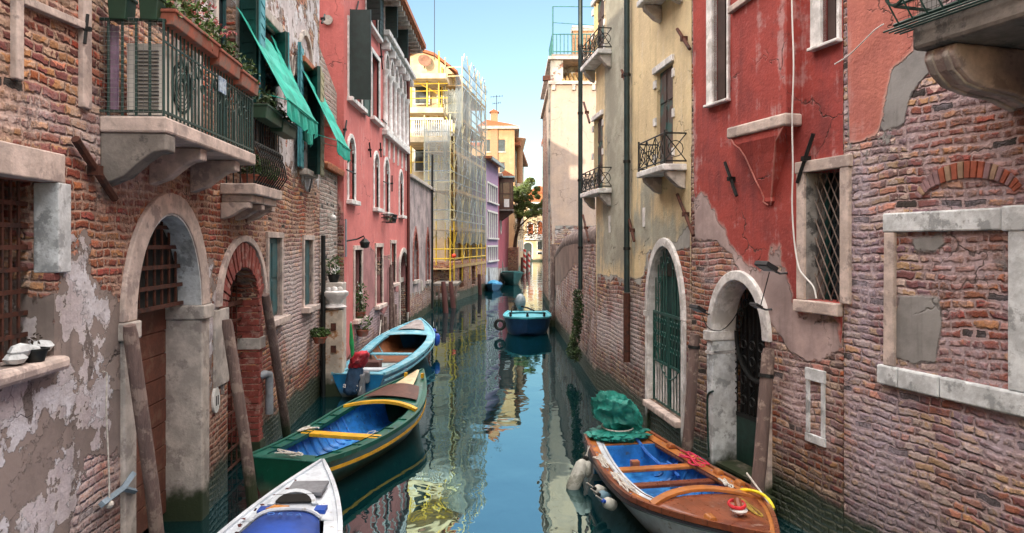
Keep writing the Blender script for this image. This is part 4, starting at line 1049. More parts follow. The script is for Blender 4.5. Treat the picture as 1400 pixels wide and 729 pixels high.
# upper attic and roof
mb = MB(); a, b_ = xY(552, Ye), xY(616, Ye); z1 = zY(98, Ye)
mb.prism([(a - 2, ZS), (a + .8, ZS + 1.25), (b_ - .9, ZS + .95), (b_ + .2, ZS)], Ye + .1, Ye + 6)
SBpart(mb.build('gable', YW))
mb = MB(); mb.prism([(a - 2, ZS + .05), (a + .8, ZS + 1.27), (b_ - .9, ZS + .97), (b_ + .4, ZS + .0), (b_ + .4, ZS + .12), (b_ - .9, ZS + 1.12), (a + .8, ZS + 1.42), (a - 2, ZS + .2)], Ye - .2, Ye + 6.2)
SBpart(mb.build('roof', TILE))
# satellite dish and aerials
dsh = empty('satellite_dish', (xY(580, Ye - .3), Ye - .3, zY(86, Ye)), 0, 'brown satellite dish on the roof of the yellow house', 'satellite dish')
MB().lathe([(.01, 0), (.2, .03), (.38, .11), (.36, .12), (.18, .05), (.01, .02)], n=18, M=Matrix.Rotation(R(70), 4, 'X') @ Matrix.Rotation(R(20), 4, 'Y')).build('dish', mat('rust_dish', (.25, .12, .07), .6, bump=0), dsh, smooth=True)
MB().tube([(0, 0, -.4), (0, 0, 0)], .03).build('mast', IRON_BLK, dsh)
def aerial(px, yt, yb, Y, label, arms=((0, .5),)):
    t = empty('antenna', (xY(px, Y), Y, zY(yb, Y)), 0, label, 'antenna'); h_ = zY(yt, Y) - zY(yb, Y)
    MB().tube([(0, 0, 0), (0, 0, h_)], .022 * Y / 45, 5).build('mast', IRON_BLK, t)
    mb = MB()
    for dz, L in arms:
        mb.tube([(-L, 0, h_ - dz), (L, .0, h_ - dz + .1)], .014 * Y / 45, 4)
        for k in range(5): xx = -L + 2 * L * k / 4; mb.tube([(xx, -.2, h_ - dz - .15 + .025 * k), (xx, .2, h_ - dz + .15 + .025 * k)], .012 * Y / 45, 4)
    mb.build('aerial_arms', IRON_BLK, t); return t
aerial(594, -60, 82, Ye - .5, 'very tall thin mast on the yellow house roof rising out of the picture', ())
# small metal chimney box at roof end
# ---- scaffolding
YS = mat('yellow_scaffold_paint', (.72, .50, .05), .5, bump=0, var=.15)
YP = mat('faded_yellow_scaffold_paint', (.62, .55, .28), .5, bump=0, var=.2, c2=(.45, .46, .42))
GS = mat('galvanised_steel', (.42, .45, .46), .4, .7, bump=0)
PLK = mat('scaffold_plank', (.50, .34, .16), .8, scale=6, bump=.003)
sc = empty('scaffolding', (SP[0], SP[1], 0), math.atan2(d_.y, d_.x), 'yellow and steel tube scaffolding with netting around the yellow house over the water', 'scaffolding')
Ls = (Vector(SQ) - Vector(SP)).length
def tubes(name, m, segs, r=.032):
    for a, b_ in segs: MB().tube([a, b_], r, 6).build(name, m, sc)
zlv = [1.75, 3.75, 5.75, 7.75, 9.75, 11.75, 13.4]
bays = [0, 2.1, 4.2, 6.3, 8.0, Ls]
dW = .95
segY = []
topz = 13.3
for i, s_ in enumerate(bays):
    tz = topz if i >= 1 else 9.3
    for yy in (0, dW):
        MB().tube([(s_, yy, 1.0 if yy == 0 else 1.9), (s_, yy, 4.2)], .04, 6).build('standard', YS, sc)
        MB().tube([(s_, yy, 4.2), (s_, yy, tz)], .034, 6).build('standard', YP, sc)
for z in zlv[:-1]:
    s0 = 0 if z < 9 else bays[1]
    MB().box(s0, Ls, .05, dW - .05, z - .05, z).build('deck', PLK, sc)
    for dz in (.5, 1.0):
        MB().tube([(s0, 0, z + dz), (Ls, 0, z + dz)], .034, 5).build('guard_rail', YS if z < 2 else GS, sc)
        MB().tube([(s0, 0, z + dz), (s0, dW, z + dz)], .03, 5).build('guard_rail', YS if z < 3 else YP, sc)
    MB().box(s0, Ls, -.03, -.005, z, z + .16).build('toe_board', PLK, sc)
for i in range(len(bays) - 1):
    for j, z in enumerate(zlv[:-1]):
        if i == 0 and z > 9: continue
        a, b_ = bays[i], bays[i + 1]
        m_ = YS if z < 3 else (YP if (i + j) % 2 == 0 else GS)
        MB().tube([(a, .02, z + 1.1), (a + (b_ - a) * .35, .02, z + 1.9)], .026, 5).build('brace', m_, sc); MB().tube([(b_, .02, z + 1.1), (b_ - (b_ - a) * .35, .02, z + 1.9)], .026, 5).build('brace', m_, sc)
        if (i + j) % 2: MB().tube([(a, .05, z), (b_, .05, z + 1.9)], .024, 5).build('brace', m_, sc)
# front bays towards the viewer (from px 593 to the corner)
fw = 1.22; dd_ = n_.copy()
for yy in (dW, dW + fw * .0 + 1.35):
    pass
for j, z in enumerate(zlv[:4]):
    for (ya_, yb_) in ((0, 1.35),):
        MB().tube([(0, ya_ + .02, z + 1.1), (0, ya_ + .45, z + 1.9)], .026, 5).build('brace', YS, sc); MB().tube([(0, yb_, z + 1.1), (0, yb_ - .45, z + 1.9)], .026, 5).build('brace', YS, sc)
    MB().box(-.9, .0, .05, 1.3, z - .05, z).build('deck', PLK, sc)
    for dz in (.5, 1.0): MB().tube([(-.9, 0, z + dz), (-.9, 1.35, z + dz)], .034, 5).build('guard_rail', GS if j else YS, sc); MB().tube([(-.9, 0, z + dz), (0, 0, z + dz)], .034, 5).build('guard_rail', YP if j else YS, sc)
for s_ in (-.9,):
    for yy in (0, 1.35): MB().tube([(s_, yy, .9), (s_, yy, 3.9)], .04, 6).build('standard', YS, sc); MB().tube([(s_, yy, 3.9), (s_, yy, 9.6)], .034, 6).build('standard', YP, sc)
MB().tube([(0, 1.35, 1.9), (0, 1.35, 9.4)], .046, 6).build('standard', YS, sc)
# tall frames over the terraces at left
for k, (px, yt, yb, Y) in enumerate(((562, 103, 240, 39.5), (600, 70, 235, 39.5), (604, 92, 235, 41), (584, 110, 190, 39.5))):
    b_ = sc.matrix_basis if False else None
    M = (Matrix.Translation(sc.location) @ Matrix.Rotation(sc.rotation_euler.z, 4, 'Z')).inverted()
    MB().tube([M @ AT(px, yt, Y), M @ AT(px, yb, Y)], .046, 6).build('standard', YS, sc)
for py in (115, 125, 170, 208, 222, 135):
    MB().tube([M @ AT(558, py, 39.5), M @ AT(612, py - 1, 39.5)], .024, 5).build('guard_rail', YS if py != 208 else GS, sc)
for a_, b2_ in (((562, 108), (598, 128)), ((598, 150), (575, 168)), ((600, 185), (575, 205))): MB().tube([M @ AT(*a_, 39.6), M @ AT(*b2_, 39.6)], .026, 5).build('brace', YS, sc)
# netting
tn = NT('scaffold_netting'); pz = tn.obj(); X_, Y_, Z_ = tn.xyz(pz)
tn.put(tn.b.inputs['Base Color'], tn.mix(tn.ss(tn.noise(tn.vmul(pz, (1, 1, .3)), 1.2, 4), .35, .7), (.30, .36, .37), (.50, .55, .54))); tn.b.inputs['Roughness'].default_value = .9
tn.put(tn.b.inputs['Alpha'], tn.ss(tn.noise(tn.vmul(pz, (1, 1, .35)), .7, 3), .3, .7, .26, .52))
NET = tn.m
def net(x0, x1, z0, z1, y=-.05, along='x'):
    mb = MB(); nx, nz = 24, 30; vs = []; fs = []
    for i in range(nx + 1):
        for k in range(nz + 1):
            u = x0 + (x1 - x0) * i / nx; w_ = .03 * math.sin(i * .9 + k * .2) + .03 * math.sin(k * .6)
            z_ = z0 + (z1 - z0) * k / nz + (.08 * math.sin(i * 1.1) if k in (0, nz) else 0)
            vs.append((u, y - w_, z_) if along == 'x' else (y - w_, u, z_))
    for i in range(nx):
        for k in range(nz): a = i * (nz + 1) + k; fs.append((a, a + 1, a + nz + 2, a + nz + 1))
    mb.add(vs, fs); o = mb.build('netting', NET, sc, smooth=True)
net(.2, Ls, 3.0, 11.9, -.08); net(2.1, Ls, 11.9, 13.2, -.08)
net(0, 1.35, 3.3, 9.2, -.98, 'y'); net(0, 1.0, 9.3, 11.5, 2.0, 'y')
# warning lamp
o_ = MB().ball((0, 0, 0), .12).build('warning_lamp', mat('red_lamp_plastic', (.75, .05, .01), .4, bump=0), loc=AT(620.5, 350, 37.1), smooth=True); tag(o_, 'small round red warning lamp on the scaffolding corner', 'lamp')
# timber staging and piles under the scaffold
tm = empty('timber_staging', (-3.7, 35.0, 0), 0, 'dark timber landing stage on piles below the scaffolding corner', 'landing stage')
for zz, x0, x1 in ((1.0, -.1, 1.1), (.35, 0, 1.0)): MB().box(x0, x1, 0, 2.6, zz, zz + .12).build('deck', STONE_DK, tm)
for k in range(6): MB().tube([(.0 + k * .2, 0, -.6), (.0 + k * .2, 0, 1.0)], .05, 6).build('post', WOOD_POLE, tm)
G4 = 'wooden piles standing in front of the scaffolding'
for i, (tx, ty, bx_, by_) in enumerate(((606, 385, 611, 428), (616, 385, 622, 421), (655, 375, 657, 403))):
    b_ = Vector(W(bx_, by_)); tp = AT(tx, ty, b_.y + .05); b_.z = -.6
    po = MB().tube([(0, 0, 0), tp - b_], .13, 9, r2=.10).build('mooring_post', mat('reddish_pile', (.10, .035, .032), .85, scale=6, streak=True), loc=b_, smooth=True)
    tag(po, ['reddish pile nearest the timber landing stage', 'reddish pile just right of the scaffolding corner', 'dark pile at the far end of the scaffolding'][i], 'post', G4)

# ================================================================== purple and magenta houses
def P2(px, py): w = W(px, py); return (w[0], w[1])
V = Bld('purple_house', P2(664.3, 397), P2(681, 390.6), 'lavender house with rows of white framed windows beyond the scaffolding', 'house')
V.default['pl'] = -9; V.mark('pl', [(650, 100), (700, 100), (700, 366), (650, 366)]); V.default['ce'] = 3
VM = brick_mat('lavender_plaster', plaster=(.40, .26, .42), plaster2=(.35, .23, .37), cement=(.40, .42, .43), edge=.06, streaks=.25, wash=(.5, .5, .52))
for (ya, yb) in ((250, 274), (289, 325), (338, 357)):
    for k in range(5):
        a = .6 + k * (V.L - 1.0) / 5; b_ = a + .8
        z1, z0 = V.z(665, ya), V.z(665, yb)
        z1 = zY(ya, 48); z0 = zY(yb, 48)
        V.hole([(a, z0), (b_, z0), (b_, z1), (a, z1)], .25)
        w = frame_rect(a, b_, z0, z1, .12, -.04, .03).build('window', WHITE, V.root); MB().box(a, b_, .18, .2, z0, z1).build('pane', GREYBLUE, w); MB().box(a - .1, b_ + .1, -.15, .03, z0 - .1, z0 - .002).build('sill', WHITE, w)
ZV = zY(217, 47.6)
V.wall(VM, ZV, depth=8, step=.4)
V.part(MB().box(-.3, V.L + .1, -.45, 8.3, ZV + .003, ZV + .15), 'roof', TILE); V.part(MB().box(-.25, V.L + .1, -.5, -.4, ZV - .1, ZV + .1), 'gutter', GREYBLUE)
Mg = Bld('magenta_house', P2(681.2, 390.2), P2(695.7, 376), 'magenta pink house with oval window carrying a dark wooden bay', 'house')
Mg.default['pl'] = -9; Mg.mark('pl', [(670, 100), (710, 100), (710, 362), (670, 370)]); Mg.default['ce'] = 3
MM = brick_mat('magenta_plaster', plaster=(.42, .09, .13), plaster2=(.34, .07, .11), cement=(.30, .28, .27), edge=.06, streaks=.3)
xo, zo = Mg.p(684.5, 309); ring = [(xo + .7 * math.cos(a * math.pi / 8), zo + .5 * math.sin(a * math.pi / 8)) for a in range(16)]; Mg.hole(ring, .25)
ww = MB().strip(ring, [(xo + .9 * math.cos(a * math.pi / 8), zo + .65 * math.sin(a * math.pi / 8)) for a in range(16)], -.04, .03, True).build('window', WHITE, Mg.root); MB().box(xo - .7, xo + .7, .2, .22, zo - .6, zo + .6).build('pane', DARK, ww)  # dark sheet standing in for the unlit space behind the window
ZM = zY(240, 53)
Mg.wall(MM, ZM, depth=8, step=.5)
Mg.part(MB().box(0, Mg.L, -.3, 8, ZM + .003, ZM + .2), 'cornice', STONE)
Y0 = Mg.P.y + 1.0; bzt, bzb = zY(243, Y0), zY(286, Y0); bx0_, bx1_ = xY(682.5, Y0), xY(701.5, Y0)
bay = empty('wooden_bay', (bx0_, Y0, 0), 0); bay.parent = Mg.root; bay.matrix_parent_inverse = Matrix.LocRotScale(Mg.root.location, Mg.root.rotation_euler, None).inverted()
BW_ = mat('dark_brown_bay_wood', (.07, .028, .018), .6, scale=5, bump=.003); wB = bx1_ - bx0_
mb = MB(); mb.box(0, wB, 0, .06, bzb, bzb + .5); mb.box(0, wB, 0, .06, bzt - .35, bzt)
for xx in (0, wB * .18, wB * .75, wB - .08): mb.box(xx, xx + .1, -.015, .07, bzb, bzt)
mb.box(0, wB, -.01, .06, bzb + 1.1, bzb + 1.18); mb.box(wB - .06, wB, .07, 4.0, bzb, bzb + .5); mb.box(wB - .06, wB, .07, 4.0, bzt - .35, bzt)
for yy in (1, 2, 3, 3.9): mb.box(wB - .07, wB + .01, yy, yy + .1, bzb, bzt)
mb.build('frame', BW_, bay)
mb = MB(); mb.box(.02, wB - .02, .04, .06, bzb + .5, bzt - .35); mb.box(wB - .05, wB - .02, .07, 4, bzb + .5, bzt - .35); mb.build('pane', mat('warm_dark_glass', (.12, .05, .03), .15, bump=0), bay)
MB().box(wB * .35, wB * .72, -.02, .03, bzb + .15, bzb + .75).build('white_panel', WHITE, bay)
MB().box(-.05, wB + .05, -.06, 4.05, bzb - .12, bzb - .003).build('floor', STONE_DK, bay); MB().box(-.1, wB + .12, -.12, 4.1, bzt + .003, bzt + .12).build('cornice', GREYBLUE, bay)
MB().prism([(-.1, bzt + .125), (wB + .12, bzt + .125), (wB * .4, bzt + .55)], -.1, 4.1).build('tile_roof', TILE, bay)
for yy in (.4, 2, 3.6): MB().prism([(0, bzb - .12), (wB, bzb - .12), (0, bzb - .9)], yy, yy + .12).build('strut', BW_, bay)

# ================================================================== tall tan building with chimneys
TX0, TX1, TYv = xY(660, 76), xY(703.5, 76), 76
T = Bld('tan_building', (TX0, TYv), (TX1, TYv), 'tall sunlit tan building with red tiled roof and chimneys rising behind the purple house', 'building')
T.default['pl'] = 3
TM = brick_mat('tan_plaster', plaster=(.46, .31, .17), plaster2=(.38, .26, .15), edge=.15, streaks=.3)
for pa, pb, ya, yb in ((665, 670, 191, 207), (681.5, 690.5, 191, 207), (683, 690, 222, 236), (667, 673, 222, 236)):
    x0, x1, z0, z1 = T.rect(pa, pb, ya, yb, .3)
    w = MB().box(x0, x1, .15, .2, z0, z1).build('window', SHUT_DARK, T.root); MB().box(x0 - .1, x1 + .1, -.1, .05, z0 - .15, z0 - .002).build('sill', STONE, w)
    if pb < 691: MB().box((x0 + x1) / 2 - .35, (x0 + x1) / 2 + .35, .1, .148, z0, z1).build('pane', GLASS, w)
ZT = zY(177, 76)
T.wall(TM, ZT, depth=11, step=.8)
mb = MB(); mb.box(-.3, T.L + .5, -.5, 11.4, ZT + .003, ZT + .3)
T.part(mb, 'cornice', STONE); T.part(MB().prism([(-.6, ZT + .3), (T.L + .4, ZT + .3), (T.L - .6, ZT + .55), (.4, ZT + .95)], -.4, 11.3), 'roof', TILE)
BRK2 = mat('chimney_brick', (.42, .24, .14), .85, scale=12, bump=.01)
for k, (pa, pb, yt, yb) in enumerate(((671, 680.5, 154, 250),)):
    ch = MB().box(T.x(pa), T.x(pb), -.25, .6, zY(yb, 76), zY(yt, 76)).build('chimney', BRK2, T.root); MB().prism([(T.x(pa) - .15, zY(yt, 76)), (T.x(pb) + .15, zY(yt, 76)), (T.x(675), zY(yt - 4, 76))], -.4, .75).build('chimney_cap', TILE, ch)
cx_ = xY(710.5, 80)
ch = MB(); ch.lathe([(.34, zY(250, 80)), (.34, zY(208, 80)), (.40, zY(206, 80)), (.72, zY(190, 80)), (.62, zY(189, 80))], n=14)
f_ = ch.build('funnel_chimney', BRK2, loc=(cx_, 80, 0), smooth=True); tag(f_, 'brick chimney flaring like a funnel at the right edge of the tan building', 'chimney')
aerial(679, 130, 160, 76.5, 'thin television antenna on the tan building roof', ((.2, .6), (.9, .4)))
T2 = Bld('ochre_building', (xY(703.8, 78.5), 78.5), (xY(716, 100), 100), 'narrow ochre canal front behind the tree beyond the magenta house', 'building')
T2.default['pl'] = 3
for ya in (215, 250, 290, 330):
    for k in range(4):
        a = 2 + k * 5; z1, z0 = zY(ya, 82), zY(ya + 15, 82); T2.hole([(a, z0), (a + 1.4, z0), (a + 1.4, z1), (a, z1)], .3)
        w = frame_rect(a, a + 1.4, z0, z1, .15, -.05, .03).build('window', WHITE_ST, T2.root); MB().box(a, a + 1.4, .2, .22, z0, z1).build('pane', DARK, w)  # dark sheet standing in for the unlit space behind the window
T2.wall(TM, zY(205, 82), depth=8, step=1.0)
T2.part(MB().box(-.3, T2.L + .3, -.6, 8.4, zY(205, 82) + .003, zY(205, 82) + .35), 'roof', TILE)
# low quay wall with door between magenta house and tree
LQ = Bld('brown_quay_wall', (.55, 69.5), (.95, 92), 'low brown brick quay wall under the tree with a small jetty', 'wall')
LQ.wall(BRICK_L, 2.7, depth=4, step=.6)
# ---- tree
TRY = 71
def tree(px0, px1, yt, yb, Y, label):
    t = empty('leafy_tree', (xY(703, Y), Y, 2.0), 0, label, 'tree')
    cx0, cx1, zt_, zb_ = xY(px0, Y), xY(px1, Y), zY(yt, Y), zY(yb, Y); ox = xY(703, Y)
    mb = MB(); c = Vector(((cx0 + cx1) / 2 - ox, 0, (zt_ + zb_) / 2 - 2))
    mb.tube([(0, 0, 0), (.15, 0, 1.6), (.5, .1, 3.0)], .22, 8, r2=.12)
    limbs = []
    for k in range(9):
        e = c + Vector((random.uniform(-1.6, 1.7), random.uniform(-1.4, 1.4), random.uniform(-1.2, 1.8)))
        mb.tube([(.4, .1, 2.6), Vector((.5, .1, 3)).lerp(e, .5) + Vector((0, 0, .2)), e], .09, 6, r2=.02); limbs.append(e)
    mb.build('trunk', mat('bark', (.09, .06, .04), .9, scale=10), t)
    cr = MB(); rng = random.Random(5)
    for e in limbs + [c + Vector((random.uniform(-1.7, 1.9), random.uniform(-1.5, 1.5), random.uniform(-1.6, 2.0))) for _ in range(46)]:
        q = e - c
        if (q.x / 1.75) ** 2 + (q.z / 2.0) ** 2 > 1.05: continue
        r_ = rng.uniform(.28, .58); cr.leaves(e, (r_, r_, r_ * .75), 260, .20, rng)
    cr.build('crown', mat('olive_crown', (.13, .19, .05), .6, var=.6, scale=2, bump=0, c2=(.22, .27, .07)), t)
    dr = MB()
    for k in range(16):
        e = Vector((rng.uniform(-.6, 1.8), rng.uniform(-.8, .8), rng.uniform(-2.8, -1.2))) + Vector((c.x - .6, 0, c.z - .6)); dr.leaves(e, (.4, .4, .6), 110, .15, rng)
    dr.build('hanging_twigs', mat('brown_twigs', (.16, .10, .05), .8, bump=0), t)
tree(699, 742, 248, 304, TRY, 'olive green tree leaning over the canal beyond the wooden bay')

# ================================================================== far end
FB = Bld('white_palazzo', (xY(690, 130), 130), (xY(790, 130), 130), 'sunlit cream palazzo with stone balcony closing the far end of the canal', 'palazzo')
FB.default['pl'] = 3
FM = brick_mat('cream_palazzo_plaster', plaster=(.66, .52, .33), plaster2=(.58, .42, .24), edge=.1, streaks=.2)
OR = mat('orange_shutter', (.45, .12, .04), .6, bump=0)
for pa, pb, ya, yb, ar, m_ in ((735.5, 741.5, 303, 321, 1, OR), (716.5, 727, 332, 356, 1, SHUT_DARK), (735, 741, 330, 341.5, 0, GLASS), (735, 741, 345, 348, 0, GLASS), (722, 729, 306, 321, 1, OR), (746, 751, 303, 320, 1, OR), (746, 751, 331, 341, 0, GLASS), (724, 730, 283, 293, 0, GLASS), (736, 742, 283, 293, 0, GLASS)):
    x0, x1 = FB.x(pa), FB.x(pb); z1, z0 = zY(ya, 130), zY(yb, 130)
    if ar: FB.archhole(x0, x1, z0, z1 - .4, z1, .4); w = MB().strip([(x0, z0)] + arch_pts(x0, x1, z1 - .4, z1, 10) + [(x1, z0)], [(x0 - .2, z0)] + arch_pts(x0 - .2, x1 + .2, z1 - .4, z1 + .2, 10) + [(x1 + .2, z0)], -.06, .03).build('window', WHITE_ST, FB.root)
    else: FB.hole([(x0, z0), (x1, z0), (x1, z1), (x0, z1)], .4); w = frame_rect(x0, x1, z0, z1, .15, -.06, .03).build('window', WHITE_ST, FB.root)
    MB().box(x0, x1, .25, .3, z0, z1).build('pane', m_, w)
ZF = zY(279, 130)
FB.wall(FM, ZF, depth=14, step=1.2)
FB.part(MB().box(-.3, FB.L + .3, -.5, 14.4, ZF + .003, ZF + .3), 'cornice', WHITE_ST)
x0, x1 = FB.x(717), FB.x(744); bb = FB.part(MB().box(x0, x1, -1.0, .0, zY(328, 130), zY(326.5, 130)), 'balcony', WHITE_ST)
mb = MB()
for k in range(22): mb.lathe([(.05, zY(326.5, 130)), (.09, zY(324.5, 130)), (.05, zY(321.7, 130))], c=(x0 + .1 + k * (x1 - x0 - .2) / 21, -.9, 0), n=6)
mb.box(x0, x1, -1.0, -.8, zY(321.7, 130), zY(320.5, 130)); mb.build('balustrade', WHITE_ST, bb)
FB.part(MB().prism([(0, ZF + .3), (FB.L, ZF + .3), (FB.L - 2, ZF + .9), (2, ZF + .9)], -.2, 14), 'roof', TILE)
F2 = Bld('orange_house', (xY(722, 150), 150), (xY(762, 150), 150), 'orange plastered house with pointed tiled roof behind the far palazzo', 'house')
F2.default['pl'] = 3
F2.wall(brick_mat('orange_plaster', plaster=(.50, .20, .08), plaster2=(.42, .16, .07), edge=.1), zY(264, 150), depth=10, step=2)
F2.part(MB().prism([(-.5, zY(264, 150)), (F2.L + .5, zY(264, 150)), (F2.x(737), zY(254, 150))], -.4, 10.4), 'roof', TILE)

# ================================================================== RIGHT: plan lines
XY_ = lambda Y: 3.617 - .123 * Y      # yellow house wall
XR = lambda Y: 5.36 - .30 * Y         # red and brick houses wall
# ---- yellow house
Yl = Bld('cream_house', (XY_(15.2), 15.2), (XY_(9.83), 9.83), 'cream plastered house with iron balconies, dark stain and tall drainpipes on the right bank', 'house')
Yl.default['pl'] = -9
Yl.mark('pl', [(700, -900), (1100, -900), (1100, 300), (945, 300), (925, 330), (885, 345), (879, 382), (840, 378), (793, 374), (700, 372)])
Yl.mark('st', [(824, -300), (850, -300), (862, -300), (864, 372), (822, 372), (826, 200)])
Yl.mark('st', [(862, 280), (945, 300), (945, 345), (862, 345)])
Yl.mark('st', [(872, 240), (900, 240), (888, 330), (878, 330)])
Yl.mark('st', [(793, 300), (822, 300), (822, 372), (793, 372)]); Yl.clip = {'st': .6}
Yl.mark('ce', [(862, 250), (945, 290), (945, 340), (925, 345), (880, 345), (864, 380)])
Yl.mark('rd', [(925, 330), (960, 330), (960, 470), (930, 450)])
Yl.mark('wa', [(850, 400), (880, 400), (880, 520), (800, 480), (800, 420)])
YB = brick_mat('cream_plaster_right', plaster=(.70, .56, .33), plaster2=(.58, .46, .28), edge=.22, streaks=.45, stain=(.22, .23, .20), base=.85, bh=.075, bw=.21)
def stain_layer(b):
    pass
x0, x1 = Yl.x(888), Yl.x(934); z0 = Yl.z(888, 545); zs = Yl.z(888, 425); zt = Yl.z(910, 337)
Yl.archhole(x0, x1, z0, zs, zt, .42)
g1 = empty('arched_gate', (0, 0, 0)); g1.parent = Yl.root
MB().strip(arch_pts(x0, x1, zs, zt, 18), arch_pts(x0 - .13, x1 + .13, zs, zt + .13, 18), -.045, .05).build('arch', WHITE_ST, g1, bevel=.01)
MB().strip(arch_pts(x0 + .016, x1 - .016, zs, zt - .016, 18), arch_pts(x0 + .002, x1 - .002, zs, zt - .002, 18), .0, .36).build('soffit', WHITE_ST, g1)
for q_ in (x0 + .002, x1 - .016): MB().box(q_, q_ + .014, .0, .36, z0 + .002, zs).build('reveal', WHITE_ST, g1)
for s_, nm in ((x0 - .125, 'jamb'), (x1 + .0, 'jamb')): MB().box(s_, s_ + .125, -.04, .05, -.3, zs - .003).build(nm, WHITE_ST, g1, bevel=.012)
MB().box(x0 - .14, x0 + .0, -.06, .05, zs - .08, zs - .0).build('capital', WHITE_ST, g1)
MB().box(x0, x1, -.12, .30, z0 - .10, z0 - .002).build('sill', STONE_PINK, g1, bevel=.02)
xm = (x0 + x1) / 2
for k, (a, c) in enumerate(((x0, xm - .01), (xm + .01, x1))):
    lf = empty('gate_leaf', (0, 0, 0)); lf.parent = g1
    mb = MB()
    for xx in (a, c - .035): mb.box(xx, xx + .035, .05, .08, z0, zs)
    for zz in (z0, z0 + .62, zs - .03): mb.box(a, c, .053, .077, zz, zz + .035)
    n = 6
    for i in range(1, n):
        xx = a + (c - a) * i / n; kk = abs((xx - xm) / ((x1 - x0) / 2)); top = zs + (zt - zs) * math.sqrt(max(0, 1 - kk * kk))
        mb.tube([(xx, .065, z0 + .62), (xx, .065, top)], .011, 5)
        for f in (.35, .6, .85):
            zc = z0 + .62 + (zs - z0 - .62) * f; mb.torus((xx, .045, zc), .038, .007, Matrix.Rotation(R(90), 4, 'X'), 10, 4)
    mb.build('bars', IRON_GRN, lf)
    mb = MB()
    for i in range(1, n): xx = a + (c - a) * i / n; mb.box(xx - .012, xx + .012, .056, .074, z0 + .03, z0 + .62)
    mb.build('white_lower_bars', WHITE_ST, lf)
    MB().box(a + .02, c - .02, .17, .20, z0 + .0, zs + (zt - zs) * .55).build('backing_panel', mat('dark_teal_panel', (.008, .055, .05), .6, bump=0), lf)
mb = MB(); zc = zs + .0
mb.torus((xm, .06, zs), (x1 - x0) / 2 * .93, .012, Matrix.Rotation(R(90), 4, 'X') @ Matrix.Diagonal((1, (zt - zs) / ((x1 - x0) / 2), 1, 1)), 20, 5, math.pi, 2 * math.pi)
for k in range(7): a = math.pi * (k + .5) / 7; mb.torus((xm + math.cos(a) * (x1 - x0) * .36, .05, zs + math.sin(a) * (zt - zs) * .80), .045, .008, Matrix.Rotation(R(90), 4, 'X'), 10, 4)
mb.box(x0, x1, .05, .08, zs - .02, zs + .015); mb.build('fanlight_ironwork', IRON_GRN, g1)
MB().prism([(x0, z0)] + arch_pts(x0, x1, zs, zt, 12) + [(x1, z0)], .36, .4).build('backing', DARK, g1)
# balconies
def iron_balcony(b, x0, x1, z, out, h, m=IRON_BLK, name='balcony', bracket=True):
    t = empty(name, (0, 0, 0)); t.parent = b.root
    MB().box(x0, x1, -out, 0, z - .09, z).build('slab', WHITE_ST, t, bevel=.015)
    if bracket:
        for xx in (x0 + .06, x1 - .20): MB().prism([(0, z - .095), (-out * .8, z - .095), (-out * .75, z - .16), (-out * .3, z - .30), (0, z - .34)], xx, xx + .14, 'x').build('bracket', STONE, t, bevel=.01)
    mb = MB(); o = out - .03
    for zz in (z + .04, z + h): mb.tube([(x0 + .03, 0, zz), (x0 + .03, -o, zz), (x1 - .03, -o, zz), (x1 - .03, 0, zz)], .012, 5)
    for xx in (x0 + .03, x1 - .03): mb.tube([(xx, -o, z), (xx, -o, z + h + .04)], .016, 5)
    n = max(2, int((x1 - x0) / (h * .8)))
    w = (x1 - x0 - .06) / n
    for i in range(n):
        a = x0 + .03 + i * w; c = a + w
        mb.tube([(a, -o, z + .04), (c, -o, z + h)], .008, 4); mb.tube([(c, -o, z + .04), (a, -o, z + h)], .008, 4); mb.tube([(a, -o, z), (a, -o, z + h)], .008, 4)
        mb.torus(((a + c) / 2, -o, z + h / 2), h * .28, .008, Matrix.Rotation(R(90), 4, 'X'), 14, 4)
    for xx in (x0 + .03, x1 - .03):
        mb.tube([(xx, 0, z + .04), (xx, -o, z + h)], .008, 4); mb.tube([(xx, -o, z + .04), (xx, 0, z + h)], .008, 4); mb.torus((xx, -o / 2, z + h / 2), h * .26, .007, Matrix.Rotation(R(90), 4, 'Y'), 12, 4)
    mb.build('railing', m, t)
    return t
def tall_window(b, pa, pb, zt_, zb_, lintel=True):
    x0, x1 = sorted((b.x(pa), b.x(pb))); b.hole([(x0, zb_), (x1, zb_), (x1, zt_), (x0, zt_)], .34)
    w = empty('balcony_window', (0, 0, 0)); w.parent = b.root
    MB().box(x0 - .12, x1 + .06, -.04, .05, zt_ + .002, zt_ + .10).build('lintel', WHITE_ST, w, bevel=.008)
    h = zt_ - zb_
    for f in (.10, .48, .85):
        for (a, c) in ((x0 - .13, x0 - .003), (x1 + .003, x1 + .08)): MB().box(a, c, -.022, .02, zb_ + h * (1 - f) - .07, zb_ + h * (1 - f) + .05).build('quoin', WHITE_ST, w)
    xm = (x0 + x1) / 2
    for a, c in ((x0, xm - .005), (xm + .005, x1)):
        mb = MB(); mb.box(a, c, .055, .085, zb_, zt_ - .005)
        for k in range(3): zz = zb_ + h * (.04 + .32 * k); mb.box(a + .04, c - .04, .040, .055, zz, zz + h * .27)
        mb.build('shutter', mat('brown_teal_shutter', (.075, .05, .045), .6, scale=3, c2=(.03, .09, .085), bump=.002), w)
    return x0, x1
zb_ = Yl.z(903, 235); x0, x1 = tall_window(Yl, 898, 920, Yl.z(903, 97), zb_ + .01)
xa = Yl.p(870, 246, .34)[0]; xb = Yl.p(905, 240, .34)[0]; iron_balcony(Yl, xa, xb + .05, zb_, .34, .42)
zb_ = Yl.z(903, 8); x0, x1 = tall_window(Yl, 898, 920, Yl.z(903, -130), zb_ + .01); iron_balcony(Yl, xa, xb - .05, Yl.z(890, 14), .34, .5)
